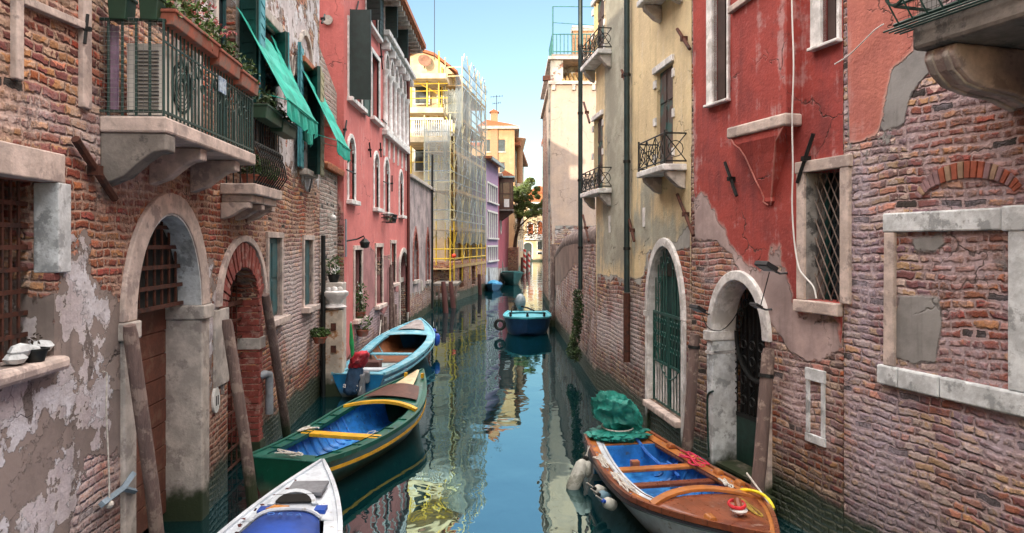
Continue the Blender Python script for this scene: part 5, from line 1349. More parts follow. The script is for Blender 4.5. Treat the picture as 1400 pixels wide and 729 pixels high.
za = Yl.z(811, 265); x0, x1 = tall_window(Yl, 812, 824, Yl.z(813, 165), za + .01); xa2 = Yl.p(793, 270, .28)[0]; xb2 = Yl.p(817, 266, .28)[0]; iron_balcony(Yl, xa2 + .0, xb2, za, .28, .40)
zc_ = Yl.z(811, 93); tall_window(Yl, 812, 826, Yl.z(813, 6), zc_ + .01); iron_balcony(Yl, xa2, xb2, zc_, .28, .40)
tall_window(Yl, 812, 826, Yl.z(813, -150), Yl.z(811, -60), True)
for px, yb in ((793.5, 396), (857, 400)):
    x_ = Yl.x(px, .08); zl = Yl.z(px, yb, .08)
    dp = Yl.part(MB().tube([(x_, -.08, zl), (x_, -.08, 9.6)], .052, 10), 'drainpipe', mat('dark_teal_drainpipe', (.02, .042, .045), .35, .2, bump=0), smooth=True)
    mb = MB()
    for zz in (2.9, 4.4, 5.9, 7.4): mb.lathe([(.064, zz), (.064, zz + .05)], c=(x_, -.08, 0), n=10)
    mb.build('clamps', IRON_BLK, dp)
x_ = Yl.x(857, .08); Yl.part(MB().tube([(x_, -.08, Yl.z(857, 495, .08)), (x_, -.08, Yl.z(857, 401, .08))], .062, 10), 'iron_pipe_foot', IRON, smooth=True)
for q in (((926, 40), (943, 67)), ((926, 266), (948, 322)), ((798, 140), (806, 168)), ((797, 294), (805, 330)), ((860, 300), (867, 330)), ((850, 96), (855, 112))): tie(Yl, *q, w=.06)
for px, ya, yb in ((834, 295, 318), (881, 284, 310)): x_ = Yl.x(px); Yl.part(MB().box(x_ - .07, x_ + .05, -.015, .02, Yl.z(px, yb), Yl.z(px, ya)), 'vent_slab', WHITE_ST)
Yl.wall(YB, 9.7, depth=6)
Yl.part(MB().box(-.4, Yl.L + .0, -.5, 6.2, 9.703, 9.9), 'roof', TILE)

# ---- red house
RH = Bld('red_house', (XR(9.82), 9.82), (XR(7.12), 7.12), 'deep red plastered house with chimney breast, arched iron door and barred window', 'house')
RH.default['pl'] = -9; RH.default['ce'] = -.34
RH.mark('pl', [(940, -900), (1200, -900), (1200, 480), (1148, 470), (1148, 430), (1092, 430), (1080, 380), (1062, 330), (1040, 372), (1000, 345), (985, 300), (960, 262), (946, 275)])
RH.mark('ce', [(944, 260), (962, 250), (990, 275), (1040, 365), (1090, 380), (1090, 435), (1150, 440), (1150, 480), (1110, 500), (1070, 470), (1050, 440), (1000, 355), (980, 330), (944, 330)])
RH.mark('rd', [(944, 335), (1000, 340), (1010, 380), (960, 460), (944, 460)])
RH.mark('wa', [(1060, 470), (1150, 490), (1150, 620), (1060, 600)]); RH.mark('wa', [(940, 290), (1040, 370), (970, 400)])
RM = brick_mat('deep_red_plaster', bleach=.55, dirt=.9, plaster=(.37, .058, .045), plaster2=(.28, .045, .038), cement=(.33, .25, .24), edge=.30, streaks=.35, wash=(.55, .44, .46), bh=.075, bw=.21, base=.85, stain=(.16, .03, .03))
RH.mark('st', [(1000, 170), (1070, 170), (1050, 330), (1010, 300)]); RH.mark('st', [(1090, 60), (1150, 60), (1150, 220), (1100, 200)]); RH.mark('st', [(946, 140), (1000, 150), (990, 260), (946, 240)]); RH.clip = {'st': .02}
# barred window
x0, x1 = RH.x(1103), RH.x(1152); z1, z0 = RH.z(1106, 236), RH.z(1106, 410)
RH.hole([(x0, z0), (x1, z0), (x1, z1), (x0, z1)], .34)
w = RH.part(frame_rect(x0, x1, z0, z1, .12, -.04, .05), 'window', STONE_PINK, bevel=.01)
MB().box(x0 - .14, x1 + .0, -.07, .05, z0 - .13, z0 - .003).build('sill', STONE_PINK, w, bevel=.012)
mb = MB(); dx = .105; H_ = z1 - z0; Wd = x1 - x0
for k in range(-20, 14):
    for sgn in (1, -1):
        pts = []
        for i in range(121):
            t_ = i / 120; zz = z0 + H_ * t_; xx = x0 + k * dx + sgn * (H_ * t_) * .55 + (0 if sgn > 0 else 1.0)
            if x0 <= xx <= x1: pts.append((xx, .10 + .008 * sgn, zz))
        if len(pts) > 1: mb.tube([pts[0], pts[-1]], .008, 4)
mb.build('lattice_grille', mat('dull_bronze_iron', (.16, .12, .10), .6, .3, bump=0), w)
MB().box(x0 + .002, x0 + .016, -.01, .255, z0 + .002, z1 - .002).build('reveal_lining', mat('grey_reveal', (.30, .29, .28), .8, scale=5, c2=(.08, .08, .08)), w)
MB().box(x0 + .01, x0 + .07, .21, .24, z0, z1).build('shutter', SHUT_GRN, w)
MB().box(x0, x1, .26, .3, z0, z1).build('pane', GLASS, w)
# arched iron door with stone surround
x0, x1 = RH.x(977), RH.x(1046); zs = RH.z(977, 452); zt = RH.z(1006, 383)
RH.archhole(x0, x1, -.6, zs, zt, .5)
gd = empty('arched_door', (0, 0, 0)); gd.parent = RH.root
MB().strip(arch_pts(x0, x1, zs, zt, 18), arch_pts(x0 - .11, x1 + .13, zs, zt + .12, 18), -.05, .05).build('arch', WHITE_ST, gd, bevel=.012)
MB().strip(arch_pts(x0 + .018, x1 - .018, zs, zt - .018, 18), arch_pts(x0 + .002, x1 - .002, zs, zt - .002, 18), .0, .29).build('soffit', WHITE_ST, gd)
for a, c, m_ in ((x0 - .11, x0 + .03, STONE_BLUE), (x1 - .01, x1 + .13, STONE_PINK)):
    MB().box(a, c, -.05, .32, .2, zs - .13).build('jamb', m_, gd, bevel=.014)
MB().box(x0 - .15, x0 + .04, -.08, .33, zs - .128, zs - .004).build('capital', WHITE_ST, gd, bevel=.012)
MB().box(x0 - .12, x0 + .03, -.06, .32, zs - .30, zs - .26).build('neck_band', WHITE_ST, gd)
dl = MB().box(x0, x1, .30, .34, .25, .85).build('door_leaf', IRON_DKG, gd)
mb = MB(); n = 11
for i in range(n + 1):
    xx = x0 + .03 + (x1 - x0 - .06) * i / n; kk = (xx - (x0 + x1) / 2) / ((x1 - x0) / 2); top = zs + (zt - zs) * math.sqrt(max(0, 1 - kk * kk)); mb.tube([(xx, .31, .85), (xx, .31, top)], .011, 5)
    if i % 2 == 0:
        for zz in (1.05, 1.3, 1.55, 1.75): mb.torus((xx, .285, zz), .055, .010, Matrix.Rotation(R(90), 4, 'X'), 12, 4); mb.tube([(xx - .05, .285, zz + .05), (xx + .05, .285, zz + .16)], .009, 4)
mb.torus(((x0 + x1) / 2, .27, zs), (x1 - x0) / 2 * .86, .03, Matrix.Rotation(R(90), 4, 'X') @ Matrix.Diagonal((1, (zt - zs) / ((x1 - x0) / 2), 1, 1)), 20, 6, math.pi, 2 * math.pi)
for k in range(9): a = math.pi * (k + .5) / 9; mb.torus(((x0 + x1) / 2 + math.cos(a) * (x1 - x0) * .36, .26, zs + math.sin(a) * (zt - zs) * .72), .045, .012, Matrix.Rotation(R(90), 4, 'X'), 10, 5)
mb.box(x0, x1, .29, .33, .82, .87)
mb.build('scroll_ironwork', IRON_BLK, dl)
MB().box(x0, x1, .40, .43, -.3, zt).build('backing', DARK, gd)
MB().box(x0, x1, .0, .30, .21, .248).build('threshold', STONE_PINK, gd)
# landing steps
stp = Bld.__new__(Bld)
lm = empty('landing_steps', RH.world(RH.x(985) - .10, 0, 0), RH.root.rotation_euler.z, 'mossy stone landing steps below the arched iron door at right', 'steps')
MOSSY = mat('mossy_step_stone', (.12, .15, .14), .7, scale=5, c2=(.05, .07, .04), bump=.012, moss=True)
Lw = RH.x(1062) - RH.x(985) + .15
MB().box(0, Lw, -.42, -.04, -.4, .22).build('upper_step', MOSSY, lm, bevel=.02)
MB().box(-.02, Lw + .05, -.62, -.422, -.4, .05).build('lower_step', MOSSY, lm, bevel=.02)
# upper windows
def frame_window(pa, pb, ya, yb, wl, pxf):
    x0, x1 = RH.x(pa), RH.x(pb); z0 = RH.z(pa, yb); z1 = RH.z(pa, ya); RH.hole([(x0, z0), (x1, z0), (x1, z1), (x0, z1)], .3)
    w = RH.part(MB().box(x0 - wl, x0, -.035, .05, z0, z1), 'window', WHITE_ST, bevel=.006)
    MB().box(x1, x1 + .04, -.03, .05, z0, z1).build('frame', WHITE_ST, w)
    MB().box(x0 - wl, x1 + .05, -.08, .05, z0 - .035, z0 - .002).build('sill', WHITE_ST, w, bevel=.008)
    xm = (x0 + x1) / 2
    MB().box(x0 + .02, xm + .02, .04, .07, z0, z1).build('shutter', mat('dark_brown_shutter', (.06, .035, .03), .6, scale=4, bump=.002), w)
    MB().box(xm + .03, x1, .06, .09, z0, z1).build('shutter', mat('dark_brown_shutter', (.06, .035, .03)), w)
frame_window(976, 996, -200, 142, .13, 960)
frame_window(1125, 1147, -200, 62, .15, 1105)
# chimney breast with console
OB = .17
x0 = RH.p(1000, 100, OB)[0]; x1 = RH.p(1076, 100, OB)[0]; zb_ = RH.z(1000, 190, OB); 
cbp = empty('chimney_breast', (0, 0, 0)); cbp.parent = RH.root
bt = MB().box(x0 + .02, x1 - .01, -OB, .02, zb_ + .14, 8.4).build('shaft', RM, cbp); dflt(bt, {'pl': 3, 'ce': -9, 'wa': -1, 'rd': -9, 'st': -.1})
MB().prism([(x0 - .03, zb_), (x1 + .03, zb_), (x1 + .03, zb_ + .13), (x0 - .03, zb_ + .13)], -OB - .05, .0).build('ledge', STONE_PINK, cbp, bevel=.02)
xm = (x0 + x1) / 2; hw = (x1 - x0) / 2 - .03
mb = MB(); prof = [(1, 0), (.86, -.08), (.70, -.13), (.56, -.24), (.44, -.38), (.32, -.52), (.20, -.64), (.14, -.72), (.16, -.76), (.05, -.80)]
vs = []; fs = []
for k, (w_, dz) in enumerate(prof):
    for xx, yy in ((-1, 0), (-1, -1), (1, -1), (1, 0)): vs.append((xm + xx * hw * w_, yy * (OB + .02) * min(1, w_ * 1.3) - .0, zb_ - .003 + dz))
    if k: o = 4 * (k - 1); fs += [(o + i, o + i + 1, o + i + 5, o + i + 4) for i in range(3)]
for sx in (1, 2):
    MB().tube([Vector(vs[4 * k + sx]) + Vector((0, -.004, 0)) for k in range(len(prof))], .010, 5).build('console_bead', mat('worn_pink_bead', (.46, .17, .14), .8, scale=8, c2=(.36, .08, .06), bump=.003), cbp)
fs.append((36, 37, 38, 39)); mb.add(vs, fs); cs = mb.build('console', RM, cbp); dflt(cs, {'pl': 3, 'ce': -9, 'wa': -1, 'rd': -9, 'st': -.1})
zz = RH.z(1000, 14, OB); MB().prism([(x0 - .01, zz - .05), (x1 + .06, zz + .07), (x1 + .06, zz + .14), (x0 - .01, zz + .03)], -OB - .05, .0).build('sloping_ledge', STONE_PINK, cbp, bevel=.012)
for q in (((991, 222), (1007, 268)), ((1090, 250), (1112, 183))): tie(RH, *q, w=.05, m=IRON_BLK)
# small stone slot frame low on the wall
x0, x1 = RH.x(1108), RH.x(1124); z1, z0 = RH.z(1108, 520), RH.z(1108, 592); fr = MB()
fr.box(x0 - .05, x0, -.02, .03, z0, z1); fr.box(x1, x1 + .05, -.02, .03, z0, z1); fr.box(x0 - .06, x1 + .06, -.025, .03, z1 + .002, z1 + .13); fr.box(x0 - .06, x1 + .06, -.025, .03, z0 - .09, z0 - .002)
sf = RH.part(fr, 'slot_frame', STONE_BLUE, bevel=.006)
RH.wall(RM, 9.2, depth=6)
RH.part(MB().box(0, RH.L, -.4, 6.2, 9.203, 9.4), 'roof', TILE)

# ---- near brick house
NB = Bld('brick_palazzo', (XR(7.11), 7.11), (XR(-6), -6), 'old purple brick house at right edge with walled-up stone window and salmon plaster patch', 'house')
NB.default['pl'] = -9; NB.default['ce'] = -.36; NB.clip = {'ce': .3}; NB.default['wa'] = -.05
NB.mark('pl', [(1140, -900), (1262, -900), (1258, 70), (1222, 95), (1212, 135), (1205, 187), (1140, 202)])
NB.mark('ce', [(1200, -900), (1300, -900), (1290, 80), (1262, 120), (1244, 135), (1236, 180), (1205, 190)])
NB.mark('ce', [(1222, 402), (1282, 402), (1290, 440), (1280, 500), (1222, 492)])
NB.mark('ce', [(1350, 335), (1382, 330), (1385, 370), (1352, 362)]); NB.mark('ce', [(1240, 320), (1300, 318), (1290, 350), (1255, 360)])
NB.mark('rd', [(1268, 320), (1380, 310), (1385, 520), (1280, 500), (1282, 420), (1262, 380)])
NB.mark('rd', [(1250, 130), (1400, 130), (1420, 270), (1250, 272)])
NB.mark('wa', [(1150, 200), (1215, 200), (1205, 510), (1160, 640), (1150, 640)]); NB.mark('wa', [(1230, 520), (1500, 560), (1450, 640), (1280, 640)]); NB.mark('wa', [(1150, 520), (1230, 520), (1300, 800), (1150, 800)])
NM = brick_mat('purple_old_brick', pal=[(.26, .08, .07), (.42, .15, .09), (.30, .12, .12), (.24, .14, .18), (.50, .34, .20), (.54, .44, .40), (.17, .09, .09), (.44, .20, .14), (.46, .26, .12)], mortar=(.38, .27, .26), plaster=(.48, .16, .12), plaster2=(.40, .13, .105), cement=(.19, .185, .18), edge=.20, streaks=.25, wash=(.46, .40, .47), base=.7, bh=.074, bw=.22, washamt=.06, erode=1.35, tanz=.45)
# stone frame of the walled up window
def nbbox(pa, pb, ya, yb, t=.035, ref=None, name='frame_block', m=None, par=None):
    ref = ref or pa; return MB().box(NB.x(pa), NB.x(pb), -t, .02, NB.z(ref, yb), NB.z(ref, ya)).build(name, m or STONE_BLUE, par, bevel=.012)
bw_ = empty('blind_window', (0, 0, 0)); bw_.parent = NB.root
zl = NB.z(1212, 318), NB.z(1212, 292); zq = NB.z(1205, 497), NB.z(1205, 524)
xj = NB.x(1211); xk = NB.x(1226); xr = NB.x(1382); xs = NB.x(1440); x3 = NB.x(1374)
MB().box(xj, x3 - .002, -.04, .02, zl[0], zl[1]).build('lintel', STONE_BLUE, bw_, bevel=.014)
MB().box(x3 + .002, xs + .6, -.045, .02, zl[0] - .01, zl[1] + .01).build('lintel', STONE_BLUE, bw_, bevel=.014)
MB().prism([(xj + .0, zq[0] - .003), (xk - .005, zq[0] - .003), (xk, zl[0]), (xj + .01, zl[0])], -.035, .02).build('jamb', STONE_PINK, bw_, bevel=.01)
MB().box(xr, xr + .17, -.035, .02, zq[0], zl[0]).build('jamb', STONE_BLUE, bw_, bevel=.012)
for a, c in ((NB.x(1204), NB.x(1232)), (NB.x(1233), NB.x(1289)), (NB.x(1290.5), xs + .4)): MB().box(a, c - .004, -.05, .02, zq[1], zq[0] - .003).build('sill_block', STONE_BLUE, bw_, bevel=.016)
# relieving arch of upright bricks
zc = NB.z(1318, 276); xa, xb = NB.x(1258), NB.x(1390); n = 24
ARC = [mat('arch_brick_tan', (.33, .22, .15), .85, scale=10, bump=.008), mat('arch_brick_red', (.34, .09, .05), .85, scale=10, bump=.008), mat('arch_brick_mauve', (.28, .17, .18), .85, scale=10, bump=.008)]
ip = arch_pts(xa, xb, zc, NB.z(1318, 244), n); op = arch_pts(xa - .06, xb + .06, zc, NB.z(1318, 221), n)
mb = MB()
for i in range(2, n - 2):
    a, b_, c, d2_ = Vector(ip[i]), Vector(ip[i + 1]), Vector(op[i + 1]), Vector(op[i]); k = .08
    mb.m = random.choice((0, 0, 1, 2)); q = [a.lerp(b_, k), a.lerp(b_, 1 - k), d2_.lerp(c, 1 - k), d2_.lerp(c, k)]; mb.prism([(v.x, v.y) for v in q], -.014 - .008 * random.random(), .03)
mb.build('relieving_arch', ARC, bw_, bevel=.005)
# stone balcony with bracket, top right
z_b = NB.z(1385, 125, 0); ob = .78; xw = NB.x(1386)
bb = empty('stone_balcony', (0, 0, 0)); bb.parent = NB.root
xq, zq2 = NB.p(1258, 66, ob)
za_ = NB.z(1260, 70, ob)
MB().box(xq - .02, xq + 2.6, -ob - .06, .0, za_ + .0, za_ + .20).build('slab', STONE_DK, bb, bevel=.03)
pr = [(0, za_ - .003), (-ob + .02, za_ - .003), (-ob + .0, za_ - .07), (-ob + .05, za_ - .17), (-ob + .16, za_ - .26), (-ob + .32, za_ - .30), (-.2, za_ - .33), (0, za_ - .40)]
for k, dx in enumerate((.02, .98)):
    br = MB().prism(pr, xq + dx, xq + dx + .26, 'x').build('bracket', STONE_PINK, bb, bevel=.02)
    for s_ in (.04, .17): MB().prism([(a - (.012 if a < 0 else 0), b_ - .012) for a, b_ in pr], xq + dx + s_, xq + dx + s_ + .05, 'x').build('moulding', STONE, br, bevel=.01)
mb = MB(); zr0 = za_ + .22; o = ob + .10
xg = NB.p(1208, 30, o + .1)[0]; xg2 = xq + 2.4
for zz in (zr0, zr0 + .14, zr0 + .9): mb.tube([(xg, 0, zz), (xg, -o, zz), (xg2, -o, zz)], .014, 5)
for k in range(4): mb.tube([(xg, -o - .10 + k * .05, zr0 - .06), (xg2, -o - .10 + k * .05, zr0 - .06)], .008, 4)
for k in range(20):
    xx = xg + .05 + k * (xg2 - xg) / 20
    mb.tube([(xx, -o, zr0 - .02), (xx, -o - .10, zr0 + .12), (xx, -o - .12, zr0 + .3), (xx, -o, zr0 + .55), (xx, -o, zr0 + .9)], .008, 4)
    if k % 3 == 0: mb.torus((xx, -o - .04, zr0 + .22), .09, .012, Matrix.Rotation(R(90), 4, 'X'), 14, 5)
mb.build('railing', IRON_DKG, bb)
mb = MB()
for k in range(60): xx = xg + .1 + k * .04; mb.tube([(xx, -o + .03, zr0), (xx, -o + .03, zr0 + .8)], .002, 3)
for k in range(18): mb.tube([(xg, -o + .03, zr0 + k * .045), (xg2, -o + .03, zr0 + k * .045)], .002, 3)
mb.build('wire_mesh', IRON_BLK, bb)
NB.wall(NM, 10.2, depth=6)
NB.part(MB().box(0, NB.L, -.4, 6.2, 10.203, 10.4), 'roof', TILE)

# ---- cables and floodlights on the right wall
def cable(b, pts, r, out, label, m, name='cable'):
    mb = MB(); q = []
    for (px, py) in pts: x_, z_ = b.p(px, py, out); q.append((x_, -out, z_))
    # smooth
    s_ = []
    for i in range(len(q) - 1):
        p0, p1, p2, p3 = [Vector(q[max(0, min(len(q) - 1, j))]) for j in (i - 1, i, i + 1, i + 2)]
        for k in range(5):
            t_ = k / 5; s_.append(.5 * ((2 * p1) + (p2 - p0) * t_ + (2 * p0 - 5 * p1 + 4 * p2 - p3) * t_ ** 2 + (3 * p1 - p0 - 3 * p2 + p3) * t_ ** 3))
    s_.append(Vector(q[-1])); mb.tube(s_, r, 6)
    o_ = mb.build(name, m, loc=(b.P.x, b.P.y, 0), rot=(0, 0, b.root.rotation_euler.z), smooth=True); tag(o_, label, name.replace('_', ' ')); return o_
cable(RH, [(1080, -120), (1083, 20), (1085, 90), (1083, 160), (1084, 230), (1083, 280), (1086, 330), (1092, 365), (1100, 378), (1112, 392), (1116, 408)], .0085, .155, 'white cable hanging down the red wall past the barred window', WHITE)
cable(NB, [(1141, 88), (1160, 76), (1180, 57), (1195, 42), (1208, 33)], .006, .06, 'short white cable crossing the salmon plaster to the balcony', WHITE)
cable(NB, [(1190, 600), (1192, 500), (1191, 430)], .010, .03, 'thin grey conduit on the purple brick wall', PIPE_GRY, 'wall_conduit') if False else None
FLM = mat('black_lamp_housing', (.02, .022, .025), .4, bump=0)
def flood(b, px, py, out, label, s=1.0, rz=0):
    x_, z_ = b.p(px, py, out)
    t = empty('floodlight', b.world(x_, -out, z_), b.root.rotation_euler.z + rz, label, 'floodlight', 'floodlights on the right bank wall')
    M = Matrix.Rotation(R(-28), 4, 'X')
    MB().box(-.11 * s, .11 * s, -.14 * s, .02 * s, -.02 * s, .03 * s, M).build('housing', FLM, t, bevel=.006)
    MB().box(-.09 * s, .09 * s, -.12 * s, .0, -.028 * s, -.021 * s, M).build('lens', PIPE_GRY, t)
    MB().tube([(0, 0, 0), (.02, out * .6, -.05 * s), (.05, out, -.04 * s)], .012, 5).build('arm', FLM, t)
    return t
flood(RH, 1053, 368, .18, 'black floodlight with tilted head on the grey plaster right of the arched iron door', 1.0)
flood(RH, 958, 425, .16, 'small dark floodlight on the brick between the two arched gates', .9)
flood(RH, 1037, 420, .14, 'compact black lamp at the right springing of the arched iron door', .6)
cable(RH, [(1052, 372), (1046, 395), (1040, 418)], .006, .10, 'black cable linking the two lamps beside the iron door arch', IRON_BLK)
cable(RH, [(960, 430), (968, 448), (985, 452), (1000, 440), (1012, 420)], .006, .12, 'thin dark cable sagging under the arch of the iron door', IRON_BLK)
cable(RH, [(975, 535), (968, 540), (967, 560), (968, 600), (969, 625)], .014, .06, 'dark green hose bent down the brick left of the iron door jamb', IRON_DKG, 'hose')

# ---- garden wall with brown rendered top, beyond the cream house
GPf = W(757, 444); GPn = (XY_(15.22), 15.22)
GDN = Bld('garden_wall', (GPf[0], GPf[1]), GPn, 'brick garden wall with rounded brown rendered top between cream and beige houses', 'wall')
GDN.default['pl'] = -9; L_ = GDN.L
def gz(py, Y): return H + (CY - py) / F * Y
GDN.mark('ce', [(740, 200), (800, 200), (800, 356), (785, 362), (775, 376), (765, 390), (755, 390)]); GDN.default['wa'] = 0
prof = [(0, gz(352, 27.3)), (L_ * .15, gz(343, 25.5)), (L_ * .35, gz(332, 23)), (L_ * .6, gz(327, 20)), (L_ * .8, gz(325.5, 17.5)), (L_, gz(325, 15.2))]
GDN.wall(brick_mat('garden_brick', cement=(.16, .11, .09), edge=.3, base=.7, washamt=.1), 3.2, outline=[(0, -.6), (L_, -.6)] + prof[::-1], depth=.55, thick=.3, step=.25)
cp = MB().tube([(a, .27, b_ - .02) for a, b_ in prof], .30, 12); co = cp.build('rendered_top', mat('brown_render', (.13, .095, .085), .9, scale=4, c2=(.24, .18, .16), bump=.02), GDN.root, smooth=True)
# ivy on the corner of the wall
iv = empty('wall_ivy', Yl.world(0, 0, 0), Yl.root.rotation_euler.z, 'hanging green creeper on the brick foot at the corner of the cream house', 'ivy')
mb = MB(); mb2 = MB(); rg = random.Random(3)
pts = [(790, 405), (791, 420), (790, 435), (789, 448), (786, 462), (784, 475), (788, 485), (781, 480)]
for (px, py) in pts:
    x_, z_ = Yl.p(px, py, .1); mb.leaves((x_, -.10, z_), (.14, .12, .2), 260, .07, rg)
mb2.tube([(Yl.p(790, 400)[0], -.04, Yl.p(790, 400)[1]), (Yl.p(787, 450)[0], -.05, Yl.p(787, 450)[1]), (Yl.p(784, 480)[0], -.05, Yl.p(784, 480)[1])], .012, 5)
mb.build('foliage', LEAF_DK, iv); mb2.build('stem', WOOD_POLE, iv)
# ---- beige house with roof terrace
BY = 33.0
BG = Bld('beige_house', (xY(753, BY), BY), (xY(753, BY) + 5.5, BY), 'beige house end wall with roof loggia and railed terrace on the right', 'house')
BG.default['pl'] = -9; zc = zY(308, BY); BG.mark('pl', [(700, -100), (900, -100), (900, 309), (700, 309)])
BG.mark('wa', [(740, 309), (800, 309), (800, 330), (740, 330)]); BG.mark('wa', [(740, 309), (800, 309), (800, 330), (740, 330)])
BM = brick_mat('beige_plaster', plaster=(.50, .38, .30), plaster2=(.42, .33, .28), edge=.04, streaks=.2, wash=(.62, .62, .62), pnoise=.2)
BG.wall(BM, zY(116, BY), depth=9, step=.4)
zt = zY(116, BY); L = BG.L
BG.part(MB().box(-.12, L, -.15, 9.1, zt + .003, zt + .15), 'string_course', STONE_PINK)
z2 = zY(82, BY)
mb = MB(); mb.box(.0, .55, 0, .5, zt + .153, z2); mb.box(.55, L, 1.2, 9, zt + .153, z2); BG.part(mb, 'attic_wall', BM); dflt(BG.root.children[-1], {'pl': 3, 'ce': -9, 'wa': -1, 'rd': -9, 'st': -.1})
mb = MB()
for k in range(26): mb.tube([(.58 + k * .19, -.05, zt + .17), (.58 + k * .19, 1.2, zt + .75)], .08, 6)
BG.part(mb, 'tile_slope', mat('yellowed_tiles', (.42, .28, .12), .85, scale=8, c2=(.2, .10, .05), bump=.01))
BG.part(MB().box(-.12, L, -.15, 9.1, z2 + .003, z2 + .14), 'cornice', STONE_PINK)
for k in range(4): BG.part(MB().box(.05 + k * .9, .2 + k * .9, -.12, .1, zt - .25, zt), 'corbel', STONE_PINK)
BG.part(MB().box(.05, L, 0, 4, z2 + .145, zY(74, BY)), 'terrace_deck', STONE_DK)
z3 = zY(73, BY); z4 = zY(46, BY); mb = MB()
for k in range(14): mb.tube([(.1 + k * .17, .1, z3), (.1 + k * .17, .1, z4)], .022, 5)
for zz in (z3 + .1, z4): mb.tube([(.08, .1, zz), (3, .1, zz)], .03, 5)
for k in range(10): mb.tube([(.08, .1 + k * .3, z3), (.08, .1 + k * .3, z4)], .022, 5)
mb.tube([(.08, .1, z4), (.08, 3, z4)], .03, 5)
mb.tube([(.1, .1, z3), (.1, .1, zY(8, BY))], .035, 5); mb.tube([(.1, .1, zY(8, BY)), (4, .1, zY(9, BY))], .025, 5); mb.tube([(.1, .1, zY(30, BY)), (2, .1, zY(34, BY))], .02, 5)
BG.part(mb, 'terrace_railing', mat('teal_railing', (.03, .16, .16), .5, bump=0))
ch = BG.part(MB().box(1.05, 2.0, .5, 1.3, z3, zY(38, BY)), 'chimney', BRK2); MB().box(1.0, 2.05, .45, 1.35, zY(38, BY), zY(31, BY)).build('chimney_cap', STONE, ch)
BG.part(MB().box(-.35, -.02, .2, .5, zY(108, BY), zY(102, BY)), 'wall_box', IRON)
BG.part(MB().tube([(-.07, -.03, .5), (-.07, -.03, zt)], .05, 6), 'drainpipe', STONE_DK)
pp = MB().tube([(0, 0, -.6), (.1, 0, 3.0)], .12, 8).build('mooring_post', WOOD_POLE, loc=(W(758, 452)[0] - .02, W(758, 440)[1] - 1.6, 0)); tag(pp, 'dark post standing against the far corner of the garden wall', 'post')
# ---- building behind with balconies
RB2 = Bld('balcony_house', (xY(754, 62), 62), (xY(754, 62) + 6, 62), 'cream house edge with stacked balconies behind the beige house', 'house'); RB2.default['pl'] = 3
RB2.wall(TM, zY(175, 62), depth=12, step=1)
mb = None
for zy in (190, 238, 292, 325):
    z = zY(zy, 64); t = empty('balcony', (0, 0, 0)); t.parent = RB2.root
    MB().box(-.55, 0, 1.0, 6, z - .15, z).build('slab', WHITE_ST, t); mb = MB()
    for k in range(12): mb.tube([(-.5, 1.05 + k * .4, z), (-.5, 1.05 + k * .4, z + 1)], .03, 4)
    for k in range(4): mb.tube([(-.5 + k * .15, 1.05, z), (-.5 + k * .15, 1.05, z + 1)], .03, 4)
    mb.tube([(0, 1.05, z + 1), (-.5, 1.05, z + 1), (-.5, 6, z + 1)], .035, 4); mb.build('railing', mat('teal_railing', (.03, .16, .16)), t)
RB2.part(MB().box(-.4, 6, -.3, 12, zY(175, 62) + .003, zY(168, 62)), 'roof', TILE)
for i, zy in enumerate((290, 322)):
    flowerpot((RB2.P.x - .3, 63.6, zY(zy, 64) + .02), .25, .3, ['leafy balcony plant on the upper far right balcony', 'leafy balcony plant on the lower far right balcony'][i], n=260, leaf=LEAF_DK, tall=2.4, group='plants on the far right balconies')
# thin reeds or rods by the wall
# striped poles in the distance
strp = NT('red_white_stripes'); _x, _y, _z = strp.xyz(strp.obj()); _a = strp.ma('FRACT', strp.ma('ADD', strp.ma('MULTIPLY', _z, 1.6), strp.ma('MULTIPLY', _x, 1.2)))
strp.put(strp.b.inputs['Base Color'], strp.mix(strp.ma('GREATER_THAN', _a, .5), (.65, .6, .55), (.5, .02, .02)))
G5 = 'red striped mooring poles by the far jetty'
for i, (px, yt, yb) in enumerate(((713.5, 352, 371), (717, 341, 371), (720, 349, 370), (723, 344, 369))):
    b_ = W(px, yb); Y = b_[1]; o_ = MB().tube([(0, 0, -.8), (.02, 0, zY(yt, Y))], .16, 8).build('striped_pole', strp.m if i % 2 else mat('reddish_pile', (.16, .05, .05)), loc=(b_[0], Y, 0)); tag(o_, ['plain reddish pole leftmost of the far pole cluster', 'tall red and white striped pole second from left in the far cluster', 'plain dark red pole third from left in the far cluster', 'red and white striped pole at the right of the far cluster'][i], 'mooring pole', G5)
G6 = 'grey posts leaning by the lavender house'
for i, (tx, ty, bx_, by_) in enumerate(((667, 367, 669, 396), (680, 357, 687, 388), (685, 354, 691, 385))):
    b_ = Vector(W(bx_, by_)); tp = AT(tx, ty, b_.y + .3); b_.z = -.6
    if i == 0: b_.x += .0
    o_ = MB().tube([(0, 0, 0), tp - b_], .14, 8, r2=.11).build('mooring_post', mat('grey_pole', (.20, .18, .18), .8, scale=5, bump=.003), loc=b_); tag(o_, ['grey post standing at the near corner of the lavender house', 'leaning grey post left of the pair by the magenta house', 'leaning grey post right of the pair by the magenta house'][i], 'post', G6)

